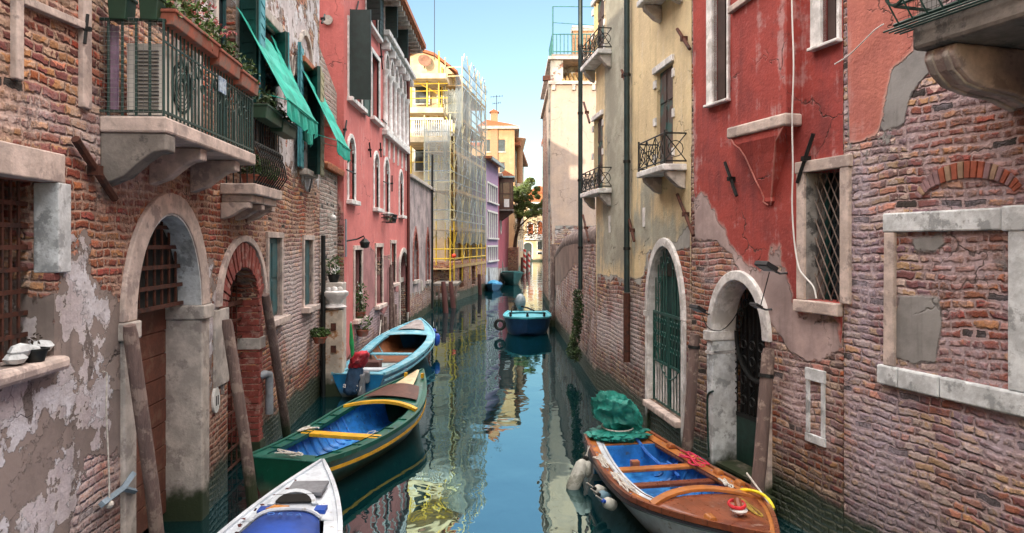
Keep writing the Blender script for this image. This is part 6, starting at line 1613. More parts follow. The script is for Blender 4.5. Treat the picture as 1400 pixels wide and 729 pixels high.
# ================================================================== leaning poles near the viewer
def pole(tp, base, r, label, group):
    o_ = MB(); o_.tube([(0, 0, 0), (tp - base) * .5 + Vector((.02, 0, 0)), (tp - base) * .97, tp - base], [r, r * .95, r * .92, r * .75], 12)
    p_ = o_.build('mooring_pole', WOOD_POLE, loc=base, smooth=True); tag(p_, label, 'mooring pole', group)
    return p_
GL = 'weathered poles leaning on the left brick house'
def topA(b, px, py, out): x_, z_ = b.p(px, py, out); return b.world(x_, -out, z_)
pole(topA(A, 177, 445, .16), Vector((-3.12, 6.62, -.5)), .062, 'thick brown pole leaning in front of the barred arch door, nearest of the left poles', GL)
b_ = Vector(W(353, 690)); b_.z = -.5; pole(topA(A, 310, 437, .16), b_, .068, 'brown pole leaning across the small brick arch', GL)
b_ = Vector(W(398, 596)); b_.z = -.5; pole(topA(A, 363, 403, .12), b_, .068, 'brown pole leaning between small brick arch and first narrow window', GL)
GR = 'weathered poles leaning on the right bank'
b_ = Vector(W(931, 648)); b_.z = -.5; p4 = pole(topA(RH, 950, 457, .14), b_, .075, 'grey brown pole between the two arched gates on the right', GR)
b_ = Vector(W(1022, 727)); b_.z = -.5; p5 = pole(topA(RH, 1051, 477, .22), b_, .075, 'thick grey brown pole with iron band in front of the arched iron door', GR)
for p_, f_ in ((p4, .95), (p5, .90)):
    d = Vector(p_.data.vertices[40].co); tpv = None
def band(tp, base, f, r, parent):
    c = (tp - base) * f; M = (tp - base).to_track_quat('Z', 'Y').to_matrix().to_4x4()
    MB().lathe([(r, -.02), (r, .02)], c=c, n=12, M=M).build('iron_band', IRON_BLK, parent)
band(topA(RH, 950, 457, .14), p4.location, .93, .078, p4); band(topA(RH, 1051, 477, .22), p5.location, .88, .079, p5)

# ================================================================== boats
def boat(name, stern, bow, beam, label, outer, inner, deck, D=.42, sheer=(.46, .42, .66), tw=.62, fullness=.5, deck_w=.12, bowdeck=.30, sterndeck=.10, fb=None, strake=None, group=None, bowpow=.55, boxy=False, draft=.16, sternbeam=None, rim=None, ribs=0, ribm=None, floorz=.04):
    """open wooden boat. local x: stern 0 to bow L, z=0 the waterline. returns root and a helper giving the gunwale point"""
    S, E = Vector((stern[0], stern[1])), Vector((bow[0], bow[1])); L = (E - S).length; ang = math.atan2((E - S).y, (E - S).x)
    t = empty(name, (S.x, S.y, 0), ang, label, 'boat', group)
    def hb(u):      # half beam
        a = tw + (1 - tw) * math.sin(min(1, u / fullness) * math.pi / 2) if u < fullness else 1 - max(0, (u - fullness) / (1 - fullness)) ** (1 / bowpow)
        return beam / 2 * max(a, .0)
    def sh(u):
        s0, s1, s2 = sheer
        return s0 * (1 - u) * (1 - 2 * u) + s1 * 4 * u * (1 - u) + s2 * u * (2 * u - 1)
    ns, nk = 34, 7
    def sec(u, off=0.0, zf=None):
        b_ = max(0.0, hb(u) - off); zs = sh(u); rows = []
        for k in range(nk + 1):
            q = k / nk; y = b_ * ((q ** .16) * (.93 + .07 * q) if boxy else (q ** .42) * (.80 + .20 * q)); z = -draft + (zs + draft) * q ** 1.5 + draft * max(0, (u - .75) / .25) ** 2 * (1 - q) * 2
            if zf is not None: z = max(z, zf)
            rows.append((y, z))
        return rows
    def hull(off, u0, u1, zf=None, n=ns):
        mb = MB(); vs = []; fs = []; w = 2 * nk + 1
        for i in range(n + 1):
            u = u0 + (u1 - u0) * i / n; r_ = sec(u, off, zf); x = u * L + (.06 * (1 - 0) if False else 0)
            full = [(-y, z) for y, z in reversed(r_)] + r_[1:]
            for k, (y, z) in enumerate(full):
                zz = (z + draft) / (sh(u) + draft); vs.append((x + .14 * (zz - .5) * u ** 6 * 2, y, z))
        for i in range(n):
            for k in range(w - 1): a = i * w + k; fs.append((a, a + 1, a + w + 1, a + w))
        mb.add(vs, fs); return mb, w
    mb, w = hull(0, 0, 1)
    mb.add([mb.v[k] for k in range(w)], [tuple(range(w))])
    h_ = mb.build('hull', outer, t, smooth=True)
    u0i, u1i = .035, min(.97, 1 - bowdeck * .55)
    mi, w = hull(.045, u0i, u1i, floorz)
    mi.add([mi.v[k] for k in range(w)], [tuple(range(w))]); mi.add([mi.v[-w + k] for k in range(w)], [tuple(range(w))])
    mi.build('inner_hull', inner, t, smooth=True)
    def rimline(y_in, y_out, z0, z1, ua=0, ub=1, side=1, n=40):
        mb = MB(); vs = []; fs = []
        for i in range(n + 1):
            u = ua + (ub - ua) * i / n; b_ = hb(u); x = u * L + .14 * u ** 6; zz = sh(u)
            a = side * max(.0, b_ + y_out); c = side * max(.0, b_ - y_in)
            vs += [(x, a, zz + z0), (x, a, zz + z1), (x, c, zz + z1), (x, c, zz + z0)]
            if i: o = 4 * (i - 1); fs += [(o + k, o + (k + 1) % 4, o + 4 + (k + 1) % 4, o + 4 + k) for k in range(4)]
        fs += [(0, 1, 2, 3), (4 * n + 3, 4 * n + 2, 4 * n + 1, 4 * n)]
        mb.add(vs, fs); return mb
    for sd_ in (1, -1):
        rimline(deck_w, .0, -.012, .012, .0, 1, sd_).build('side_deck', deck, t)
        rimline(.018, .022, -.02, .035, .0, 1, sd_).build('gunwale', rim or deck, t)
        rimline(-deck_w + .02 + deck_w * 2 - .02, -deck_w, -.03, .028, .04, 1 - bowdeck, sd_).build('coaming', rim or deck, t) if deck_w > .08 else None
        if strake: rimline(.0, .012, -.14, -.10, .0, .97, sd_).build('painted_strake', strake, t)
    def deckpiece(ua, ub, name, m, crown=.05, n=14, curve=0.0, z=.004):
        mb = MB(); vs = []; fs = []; mm = 8
        for i in range(n + 1):
            u = ua + (ub - ua) * i / n
            for k in range(mm + 1):
                q = -1 + 2 * k / mm; uu = u
                if i == 0: uu = ua + curve * (1 - q * q) * -1
                b_ = hb(uu) * .985; vs.append((uu * L + .14 * uu ** 6, b_ * q, sh(uu) + z + crown * (1 - q * q) * min(1, b_ / (beam * .4))))
            if i:
                for k in range(mm): a = (i - 1) * (mm + 1) + k; fs.append((a, a + 1, a + mm + 2, a + mm + 1))
        mb.add(vs, fs); o = mb.build(name, m, t, smooth=True); md = o.modifiers.new('s', 'SOLIDIFY'); md.thickness = .02; md.offset = -1; return o
    if bowdeck: deckpiece(1 - bowdeck, .995, 'bow_deck', deck)
    if sterndeck: deckpiece(.0, sterndeck, 'stern_deck', deck, crown=.01)
    for i in range(ribs):
        u = .12 + (1 - bowdeck - .2) * i / max(1, ribs - 1); r_ = sec(u, .05, floorz)
        for sd_ in (1, -1):
            MB().tube([(u * L, sd_ * (y - .0), z + .012) for y, z in r_[2:]], .016, 4).build('rib', ribm or inner, t)
    t['L'] = L
    return t, L, hb, sh
def thwart(t, L, hb, sh, u, w, m, dz=-.06, name='thwart', th=.035, k=.97, arc=0.0):
    if not arc: return MB().box(u * L - w / 2, u * L + w / 2, -hb(u) * k, hb(u) * k, sh(u) + dz - th, sh(u) + dz).build(name, m, t, bevel=.006)
    mb = MB(); n = 14; vs = []; fs = []
    for i in range(n + 1):
        q = -1 + 2 * i / n; x = u * L - arc * (1 - q * q); y = q * hb(u) * k; z = sh(u) + dz + .05 * (1 - q * q)
        vs += [(x - w / 2, y, z - th), (x + w / 2, y, z - th), (x + w / 2, y, z), (x - w / 2, y, z)]
        if i: o = 4 * (i - 1); fs += [(o + j, o + (j + 1) % 4, o + 4 + (j + 1) % 4, o + 4 + j) for j in range(4)]
    fs += [(0, 1, 2, 3), (4 * n + 3, 4 * n + 2, 4 * n + 1, 4 * n)]
    mb.add(vs, fs); return mb.build(name, m, t, bevel=.005)
def wp(t, x, y, z): return (Matrix.Translation(t.location) @ Matrix.Rotation(t.rotation_euler.z, 4, 'Z')) @ Vector((x, y, z))
def rope(pts, r, label, m=None, name='mooring_rope', sag=.0, cat='rope'):
    pts = [Vector(p) for p in pts]; q = []
    for i in range(len(pts) - 1):
        for k in range(6):
            s_ = k / 6; v = pts[i].lerp(pts[i + 1], s_); v.z -= sag * 4 * s_ * (1 - s_); q.append(v)
    q.append(pts[-1]); o = q[0].copy(); b_ = MB().tube([v - o for v in q], r, 6).build(name, m or ROPE, loc=o, smooth=True); return tag(b_, label, cat)
VARN = mat('varnished_orange_wood', (.46, .17, .045), .32, scale=3, c2=(.30, .09, .03), bump=.002, worn=(.30, .20, .13))
VARD = mat('varnished_red_brown_wood', (.23, .070, .032), .28, scale=2.5, c2=(.14, .04, .022), bump=.002, worn=(.28, .17, .13), planks=.11)
BLUEI = mat('bright_blue_boat_paint', (.025, .20, .58), .45, scale=4, bump=.002, c2=(.05, .30, .66), var=.35, worn=(.06, .09, .14))
WHB = mat('white_boat_paint', (.58, .64, .70), .4, scale=3, c2=(.46, .51, .57), bump=.002, var=.2, worn=(.33, .33, .32), scum=True)
DKH = mat('dark_hull_paint', (.012, .014, .018), .3, bump=0)
# ---- right: varnished boat with blue inside
sL = W(842, 597, .42); bw = W(1050, 742, .62)
ob, L, hb, sh = boat('wooden_boat', (1.43, 9.95), (2.14, 6.10), 1.36, 'varnished orange wood boat with bright blue inside moored below the arched iron door', [WHB], BLUEI, VARN, tw=.66, fullness=.58, deck_w=.17, bowdeck=.335, sterndeck=.11, sheer=(.42, .38, .60), bowpow=.62, rim=VARD, ribs=9)
o_ = [c for c in ob.children if c.name.startswith('bow_deck')][0]; o_.data.materials.clear(); o_.data.materials.append(VARD)
thwart(ob, L, hb, sh, .335, .13, VARN, k=.99, dz=.0); thwart(ob, L, hb, sh, .465, .12, VARD, dz=-.03); thwart(ob, L, hb, sh, .70, .12, VARN, dz=.035, arc=.22, name='bow_coaming')
for sd_ in (1, -1):
    for u in ((.16, .30, .44, .56) if sd_ > 0 else (.86,)):
        MB().prism([(-.05, 0), (.05, 0), (.03, .05), (-.03, .05)], u * L - .02, u * L + .1, 'x').build('oarlock_block', VARN, ob, loc=(0, sd_ * (hb(u) - .05), sh(u) + .015), bevel=.012)
    mb = MB(); q = []
    for i in range(30):
        u = .03 + .9 * i / 29; q.append((u * L + .14 * u ** 6, sd_ * (hb(u) + .022), sh(u) - .045))
    mb.tube(q, .022, 6); mb.build('rub_rail', DKH, ob)
mb = MB(); q = []
for i in range(24): u = .03 + .68 * i / 23; q.append((u * L, -(hb(u) - .16), sh(u) + .015))
mb = MB()
vs = []; fs = []
for i, (x, y, z) in enumerate(q):
    vs += [(x, y - .05, z + .001), (x, y + .045, z + .001)]
    if i: o = 2 * (i - 1); fs.append((o, o + 1, o + 3, o + 2))
mb.add(vs, fs); mb.build('white_inner_edge', WHB, ob)
MB().box(.16 * L - .0, .16 * L + .09, -.04, .06, sh(.1) - .22, sh(.1) - .14).build('socket', VARN, ob)
MB().box(L * .115, L * .12 + .01, -hb(.11) * .9, hb(.11) * .9, .05, sh(.1)).build('stern_bulkhead', BLUEI, ob)
mb = MB(); mb.tube([(L * .88, 0, sh(.88) + .04), (L * .86, .0, sh(.88) + .17)], .035, 8); mb.tube([(L * .86, -.07, sh(.88) + .12), (L * .87, .07, sh(.88) + .12)], .02, 6); mb.build('bow_bitt', VARD, ob)
o_ = MB().torus((0, 0, 0), .06, .018, None, 16, 6).build('rope_coil', WHITE, loc=wp(ob, L * .87, 0, sh(.87) + .085)); tag(o_, 'white rope turns round the post on the bow deck of the varnished boat', 'rope')
o_ = MB().torus((0, 0, 0), .07, .016, Matrix.Rotation(.2, 4, 'X'), 16, 6).build('rope_coil', mat('red_rope', (.5, .02, .03), .8, bump=0), loc=wp(ob, L * .865, -.01, sh(.87) + .13)); tag(o_, 'red rope wound round the post on the bow deck of the varnished boat', 'rope')
# tarpaulin over the outboard motor at the stern
tp = MB(); rg = random.Random(11)
TARP = mat('teal_tarpaulin', (.008, .20, .16), .6, scale=7, bump=.02, var=.35, c2=(.02, .27, .22))
tp = crumple(.27, .35, .32, 3.3, .17, 2.4, 90, 60, (0, -.02, .29), .0, (.03, -.12), 3.0)
tp2 = crumple(.38, .50, .085, 8.1, .15, 2.0, 90, 20, (.04, 0, .03), .2, (0, 0), 5); tp.add(tp2.v, tp2.f)
o_ = tp.build('tarpaulin', TARP, loc=wp(ob, .10, -.03, sh(0) + .02), rot=(0, 0, ob.rotation_euler.z), smooth=True); tag(o_, 'crumpled teal tarpaulin tied over the outboard motor at the stern of the varnished boat', 'tarpaulin')
o_ = MB().torus((0, 0, 0), .22, .010, Matrix.Diagonal((.95, 1.25, 1, 1)), 24, 5).build('tie_rope', ROPE, loc=wp(ob, .10, -.03, sh(0) + .13)); tag(o_, 'thin rope tied round the foot of the teal tarpaulin', 'rope')
rope([wp(ob, .35, .12, sh(0) + .06), wp(ob, .55, .22, .30), wp(ob, .75, .30, .22), wp(ob, .95, .36, .25), wp(ob, 1.1, .42, .16)], .022, 'thick blue rope running from the tarpaulin into the varnished boat', mat('blue_rope', (.03, .16, .55), .7, scale=20, bump=.002))
RZ = [ob.rotation_euler.z]
def tangle(c, r_, n, rad, m, label, seed, zs=.3):
    g = random.Random(seed); q = [Vector((g.uniform(-1, 1) * r_[0], g.uniform(-1, 1) * r_[1], g.uniform(0, 1) * zs)) for _ in range(n)]; s_ = []
    for i in range(n):
        p0, p1, p2, p3 = [q[j % n] for j in (i - 1, i, i + 1, i + 2)]
        for k in range(6):
            t_ = k / 6; s_.append(.5 * ((2 * p1) + (p2 - p0) * t_ + (2 * p0 - 5 * p1 + 4 * p2 - p3) * t_ ** 2 + (3 * p1 - p0 - 3 * p2 + p3) * t_ ** 3))
    o_ = MB().tube(s_, rad, 5).build('rope_tangle', m, loc=c, rot=(0, 0, RZ[0]), smooth=True); tag(o_, label, 'rope'); return o_
tangle(wp(ob, .95, .42, .20), (.14, .10), 12, .016, mat('blue_rope', (0, 0, 0)), 'heap of blue rope by the side of the varnished boat', 4, .10)
tangle(wp(ob, 1.25, hb(.3) - .08, sh(.3) + .02), (.30, .12), 22, .007, mat('pink_red_cord', (.62, .03, .09), .7, bump=0), 'tangled pink red cord on the right gunwale of the varnished boat', 8, .07)
q = []
tangle(wp(ob, L * .30, -hb(.3) + .06, sh(.3) + .03), (.32, .07), 18, .008, ROPE, 'white rope wound along the left gunwale of the varnished boat', 12, .03)
tangle(wp(ob, L * .50, -hb(.5) + .08, sh(.5) + .03), (.42, .06), 20, .008, ROPE, 'white rope loops lying on the middle of the left gunwale', 13, .03)
tangle(wp(ob, L * .60, hb(.6) - .25, sh(.6) + .06), (.16, .07), 8, .011, ROPE, 'white rope loop on the right side of the bow coaming', 14, .03)
tangle(wp(ob, L * .80, .22, sh(.8) + .055), (.30, .035), 9, .008, mat('ochre_rope', (.30, .20, .03), .8, bump=0), 'old ochre rope lying on the red brown bow deck', 15, .01)
# yellow hose arc
p0 = wp(ob, L * .66, hb(.66) - .18, sh(.66) + .06); p1 = wp(ob, L * .80, hb(.80) + .06, sh(.8) + .0); mid = (p0 + p1) / 2 + Vector((.10, 0, .10))
YH = mat('yellow_hose_rubber', (.75, .62, .02), .4, bump=0)
mb = MB(); mb.tube([(p0 * (1 - s_) ** 2 + mid * 2 * s_ * (1 - s_) + p1 * s_ ** 2) - p0 for s_ in [i / 14 for i in range(15)]], .017, 8); o_ = mb.build('hose', YH, loc=p0, smooth=True); tag(o_, 'yellow hose sleeve arching over the right gunwale of the varnished boat', 'hose')
# mooring lines of the right boat
rope([p1, (2.44, 7.60, .62)], .010, 'pale mooring line from the yellow hose to the thick right pole')
rope([wp(ob, L * .42, hb(.42), sh(.42)), RH.world(RH.x(985) - .05, -.3, .35)], .012, 'pale mooring line from the varnished boat to the landing steps')
# fenders
def fender(c, r_, ln, m, label, rx=0, rz=0, group=None, cap=None):
    t = empty('fender', c, 0, label, 'fender', group); t.rotation_euler = (rx, 0, rz)
    MB().lathe([(.01, -ln / 2 - r_ * .7), (r_ * .6, -ln / 2 - r_ * .4), (r_, -ln / 2 + r_ * .2), (r_, ln / 2 - r_ * .2), (r_ * .6, ln / 2 + r_ * .4), (.01, ln / 2 + r_ * .7)], n=16).build('body', m, t, smooth=True)
    MB().lathe([(r_ * .35, 0), (r_ * .35, .04), (r_ * .2, .05)], c=(0, 0, ln / 2 + r_ * .6), n=10).build('eye', cap or IRON_BLK, t)
    MB().lathe([(r_ * .2, 0), (r_ * .62, .03)], c=(0, 0, -ln / 2 - r_ * .72), n=10).build('tip', cap or IRON_BLK, t)
    MB().tube([(0, 0, ln / 2 + r_ * .6), (0, .02, ln / 2 + r_ * .6 + .18)], .007, 4).build('lanyard', ROPE, t)
    return t
FWH = mat('dirty_white_fender', (.48, .49, .44), .5, scale=4, c2=(.25, .26, .22), bump=.001); FBL = mat('blue_fender', (.01, .07, .42), .4, bump=0)
bf = fender(wp(ob, L * .20, -hb(.22) - .20, .13), .085, .34, FWH, 'large dirty white fender hanging off the left side of the varnished boat', 0.0, .0)
bf.rotation_euler = (R(-14), R(26), 0)
bpy.context.view_layer.update()
GF = 'small fenders hung in a row on the varnished boat'
for i, (u, m_) in enumerate(((.20, FWH), (.41, FWH), (.46, mat('grey_blue_fender', (.12, .22, .28), .5, bump=0)), (.515, FWH))):
    f_ = fender(wp(ob, L * u, -hb(u) - .085, .22), .062, .13, m_, ['white fender partly hidden behind the stern corner of the varnished boat', 'white fender first of the row amidships', 'grey blue fender in the middle of the row amidships', 'white fender with blue end last of the row amidships'][i], R(62) * (0 if i == 0 else 1), ob.rotation_euler.z + R(35), GF, FBL if i == 3 else None)
# ---- white boat at bottom left
COVB = mat('royal_blue_cover', (.004, .055, .34), .6, scale=2, bump=.003, var=.3)
wb, L, hb, sh = boat('white_boat', (-1.78, 2.6), (-2.03, 7.72), 1.25, 'white boat with deep blue cockpit cover at the bottom left', WHB, mat('blue_white_inner', (.45, .48, .52), .5), WHB, tw=.8, fullness=.30, deck_w=.14, bowdeck=.26, sterndeck=.1, sheer=(.50, .50, .66), bowpow=.36, draft=.2)
L_ = L
mb = MB(); u0, u1 = .62, .665
uC = .752
mb = MB(); nn = 12; vs = []; fs = []
for i in range(9):
    u = .12 + (uC - .12) * i / 8
    for k in range(nn + 1):
        q_ = -1 + 2 * k / nn; vs.append((u * L - .06 * q_ * q_ * (i == 8), q_ * (hb(u) - .16), sh(u) + .03 + .06 * (1 - q_ ** 4)))
    if i:
        for k in range(nn): a = (i - 1) * (nn + 1) + k; fs.append((a, a + 1, a + nn + 2, a + nn + 1))
mb.add(vs, fs); cv = mb.build('cockpit_cover', COVB, wb, smooth=True); cv.modifiers.new('s', 'SOLIDIFY').thickness = .012
mb = MB(); q = [(uC * L - .06 * s_ * s_ + .0, s_ * (hb(uC) - .15), sh(uC) + .045 + .06 * (1 - s_ ** 4)) for s_ in [-1 + 2 * i / 14 for i in range(15)]]; mb.tube(q, .018, 6); mb.build('cover_hem', WHB, wb)
FNT = mat('faded_lettering', (.05, .16, .50), .6, bump=0)
def text(s_, size, m, loc, rot, name='lettering', parent=None, ext=.002):
    cu = bpy.data.curves.new(name, 'FONT'); cu.body = s_; cu.size = size; cu.extrude = ext; cu.align_x = 'CENTER'; cu.space_character = 1.5
    o = bpy.data.objects.new(name, cu); COL.objects.link(o); o.data.materials.append(m); o.location = loc; o.rotation_euler = rot
    bpy.context.view_layer.update()
    me = bpy.data.meshes.new_from_object(o.evaluated_get(bpy.context.evaluated_depsgraph_get())); me.name = name
    bpy.data.objects.remove(o); o = bpy.data.objects.new(name, me); COL.objects.link(o); o.location = loc; o.rotation_euler = rot
    if not me.materials: me.materials.append(m)
    if parent: o.parent = parent
    return o
text('ORCA', .085, FNT, (uC * L - .17, 0, sh(uC) + .112), (0, R(3), R(-90)), 'lettering', cv)
MB().box(.825 * L, .825 * L + .34, -hb(.86) + .08, -hb(.86) + .42, sh(.86) + .05, sh(.86) + .085).build('grey_pad', mat('grey_mat', (.17, .18, .20), .8, bump=.002), wb, bevel=.006)
mb = MB(); mb.strip([(-.19, 0)] + arch_pts(-.17, .17, 0, .13, 10) + [(.19, 0)], [(-.23, 0)] + arch_pts(-.21, .21, 0, .165, 10) + [(.23, 0)], 0, .05); hp_ = mb.build('hatch_frame', WHB, wb, loc=(.795 * L, .02, sh(.79) + .06), rot=(R(-55), 0, R(-90)))
MB().box(-.17, .17, .0, .02, 0, .08).build('hatch_darkness', DARK, wb, loc=(.80 * L, .02, sh(.79) + .07), rot=(R(-50), 0, R(-90)))
for s_, c_ in ((1, COVB), (-1, COVB)): MB().box(.765 * L, .79 * L, s_ * .2 if s_ > 0 else -.30, .30 if s_ > 0 else -.2, sh(.77) + .0, sh(.77) + .06).build('locker_panel', c_, wb)
o_ = MB().prism([(0, 0), (.16, .0), (.19, .07), (.05, .09)], 0, .02, 'z').build('leaf_scrap', mat('orange_card', (.55, .22, .04), .7, bump=0), loc=wp(wb, .765 * L, .22, sh(.77) + .065)); tag(o_, 'orange scrap lying by the cover of the white boat', 'scrap')
mb = MB(); mb.box(.64 * L, .93 * L, -.008, .008, sh(.8) + .05, sh(.8) + .075)
for k in range(14):
    u = .66 + .26 * k / 14 + random.uniform(-.01, .01)
    o_ = MB().leaves((0, 0, 0), (.012, .012, .004), 2 if k != 5 else 6, .05, flat=1).build('dry_leaf', mat('dead_leaf', (.10, .03, .03), .8, bump=0), loc=wp(wb, u * L, hb(u) - random.uniform(.05, .20), sh(u) + .045)); 
    tag(o_, 'small dead brown leaf lying on the left side deck of the white boat', 'leaf', 'dead leaves on the white boat')
# ---- green boat
GRN = mat('dark_green_boat_paint', (.006, .085, .050), .3, scale=3, c2=(.008, .05, .035), bump=.002, worn=(.05, .16, .12), scum=True)
GRL = mat('green_deck_paint', (.008, .11, .08), .4, scale=3, c2=(.02, .09, .06), bump=.002, worn=(.09, .20, .16))
YLW = mat('yellow_boat_paint', (.78, .42, .015), .45, scale=4, bump=.002, var=.2, worn=(.40, .26, .08))
gb, L, hb, sh = boat('green_boat', (-2.70, 8.62), (-1.63, 12.95), 1.30, 'dark green wooden boat with blue inside and yellow thwart on the left', GRN, BLUEI, GRL, tw=.72, fullness=.55, deck_w=.17, bowdeck=.34, sterndeck=.07, sheer=(.46, .40, .74), bowpow=.55, strake=YLW, ribs=11)
thwart(gb, L, hb, sh, .33, .17, YLW, dz=.02, th=.05, k=.93); thwart(gb, L, hb, sh, .62, .10, YLW, dz=.05, arc=-.22, th=.05, name='bow_coaming', k=.95)
mb = MB(); n = 12; vs = []; fs = []
for i in range(n + 1):
    u = .70 + .13 * i / n
    for k in range(9):
        q_ = -1 + k / 4; b_ = (hb(u) - .10) * min(1, 1.0); vs.append((u * L, q_ * b_, sh(u) + .060 + .04 * (1 - q_ * q_)))
    if i: o = 9 * (i - 1); fs += [(o + k, o + k + 1, o + k + 10, o + k + 9) for k in range(8)]
mb.add(vs, fs); mb.build('brown_hatch', mat('brown_hatch_paint', (.10, .035, .022), .6, scale=4, bump=.002), gb)
mb = MB(); vs = []; fs = []
for i in range(11):
    u = .835 + .14 * i / 10
    for k in range(5): q_ = -1 + k / 2; vs.append((u * L, q_ * (hb(u) * .45), sh(u) + .075 + .012 * (1 - q_ * q_)))
    if i: o = 5 * (i - 1); fs += [(o + k, o + k + 1, o + k + 6, o + k + 5) for k in range(4)]
mb.add(vs, fs); mb.build('cream_wedge', mat('cream_paint', (.62, .50, .30), .5, scale=5, bump=0), gb)
for s_ in (1, -1): MB().box(.93 * L, .93 * L + .07, s_ * (hb(.93) - .02) - .02, s_ * (hb(.93) - .02) + .02, sh(.93) + .02, sh(.93) + .10).build('bow_cleat', YLW, gb)
for s_ in (1, -1):
    for u in (.12, .22, .32, .42, .52): MB().box(u * L, u * L + .02, s_ * (hb(u) - .015) - .0 if s_ < 0 else (hb(u) - .17), s_ * (hb(u) - .17) if s_ < 0 else hb(u) - .015, sh(u) + .013, sh(u) + .033).build('deck_batten', GRL, gb)
RZ[0] = gb.rotation_euler.z
tangle(wp(gb, .10, .05, sh(0) + .03), (.06, .25), 10, .010, ROPE, 'white rope lying on the stern of the green boat', 21, .04)
tangle(wp(gb, L * .33, hb(.33) - .10, sh(.33) + .03), (.18, .10), 12, .010, ROPE, 'pale rope turns on the left gunwale of the green boat', 22, .03)
tangle(wp(gb, L * .30, -.15, .10), (.30, .12), 8, .006, ROPE, 'thin line lying on the blue floor of the green boat', 23, .02)
tangle(wp(gb, L * .55, -.1, .12), (.3, .2), 9, .006, ROPE, 'thin loose line under the bow coaming of the green boat', 24, .05)
# ---- light blue boat
LBL = mat('light_blue_boat_paint', (.13, .40, .52), .45, scale=3, c2=(.25, .48, .56), bump=.002, var=.2, worn=(.34, .38, .38))
LBH = mat('blue_hull_paint', (.01, .17, .38), .35, scale=3, bump=.001, worn=(.08, .25, .38), scum=True)
lb, L, hb, sh = boat('light_blue_boat', (-3.02, 14.35), (-2.72, 21.6), 1.56, 'long light blue boat with wooden lining and covered outboard motor on the left', [LBH], mat('brown_boat_lining', (.20, .075, .03), .45, scale=4, bump=.002), LBL, tw=.66, fullness=.62, deck_w=.20, bowdeck=.27, sterndeck=.05, sheer=(.45, .42, .78), bowpow=.50, strake=LBL, ribs=6, ribm=LBL, floorz=.10)
thwart(lb, L, hb, sh, .50, .26, LBL, dz=-.10); thwart(lb, L, hb, sh, .24, .30, WHB, dz=-.12, name='seat'); MB().box(.08 * L, .46 * L, -hb(.1) * .55, hb(.1) * .55, .105, .13).build('floor_board', GREYBLUE, lb)
MB().box(.285 * L, .33 * L, .05, .42, .13, .36).build('folded_brown_cover', mat('brown_canvas', (.09, .035, .03), .8), lb, bevel=.03)
mb = MB(); vs = []; fs = []
for i in range(9):
    u = .80 + .15 * i / 8
    for k in range(7): q_ = -1 + k / 3; vs.append((u * L, q_ * hb(u) * .62, sh(u) + .058 + .03 * (1 - q_ * q_)))
    if i: o = 7 * (i - 1); fs += [(o + k, o + k + 1, o + k + 8, o + k + 7) for k in range(6)]
mb.add(vs, fs); mb.build('bow_mat', mat('grey_bow_mat', (.30, .28, .28), .8, scale=6, c2=(.2, .18, .18), bump=.002), lb)
# outboard motor (part of its boat) with two coloured cover (rests on it)
om = empty('outboard_motor', (-.10, -.12, 0)); om.parent = lb
MB().box(-.06, .10, -.12, .12, .30, .52).build('clamp', mat('motor_grey', (.25, .26, .28), .4, .3, bump=0), om, bevel=.02)
MB().prism([(-.25, .10), (-.02, .10), (-.02, .5), (-.25, .5)], -.06, .06).build('leg_housing', mat('motor_grey', (0, 0, 0)), om, bevel=.02)
MB().prism([(-.24, -.4), (-.06, -.4), (-.06, .12), (-.22, .12)], -.04, .04).build('shaft', mat('motor_grey', (0, 0, 0)), om, bevel=.01)
def lumpy(prof, n, seed, sx=1, sy=1, lean=0.0, amp=.07):
    g = random.Random(seed); vs = []; fs = []
    for k, (r_, z) in enumerate(prof):
        for i in range(n):
            a = 2 * math.pi * i / n; f = 1 + amp * math.sin(a * 4 + k * .8) + amp * .6 * math.sin(a * 9 + k) + g.uniform(-.03, .03)
            vs.append((r_ * f * math.cos(a) * sx + lean * z, r_ * f * math.sin(a) * sy, z))
        if k: o = (k - 1) * n; fs += [(o + i, o + (i + 1) % n, o + n + (i + 1) % n, o + n + i) for i in range(n)]
    fs += [tuple(range(n))[::-1], tuple(range(len(vs) - n, len(vs)))]; return MB().add(vs, fs)
mc = empty('motor_cover', wp(lb, -.20, -.02, .0), lb.rotation_euler.z, 'red and navy cloth cover over the outboard motor of the light blue boat', 'motor cover')
crumple(.26, .19, .22, 2.2, .09, 2.1, 48, 30, (.04, -.04, .76), .5, (-.12, -.10), 2.6).build('red_cloth', mat('crimson_cloth', (.50, .022, .040), .8, scale=6, c2=(.55, .12, .14), bump=.01), mc, smooth=True)
NV = mat('navy_cloth', (.012, .045, .10), .8, scale=6, bump=.01)
crumple(.15, .17, .30, 6.2, .10, 2.6, 48, 26, (-.08, .03, .42), .35, (.10, -.05), 3.5).build('navy_cloth', NV, mc, smooth=True)
text('aICI', .15, WHITE, (-.25, .03, .24), (R(78), R(14), R(-88)), 'lettering', mc, .004)
fender(wp(lb, L * .80, -hb(.80) - .10, .38), .095, .24, FBL, 'blue fender nearer on the right bow of the light blue boat', 0, 0, 'blue fenders on the light blue boat')
f2 = fender(wp(lb, L * .88, -hb(.88) - .12, .52), .085, .10, FBL, 'round blue fender farther on the right bow of the light blue boat', 0, 0, 'blue fenders on the light blue boat')
rope([wp(lb, L * .72, hb(.7), sh(.7)), (XP + .15, 20.2, .9)], .012, 'thin mooring line from the light blue boat to the palazzo wall')
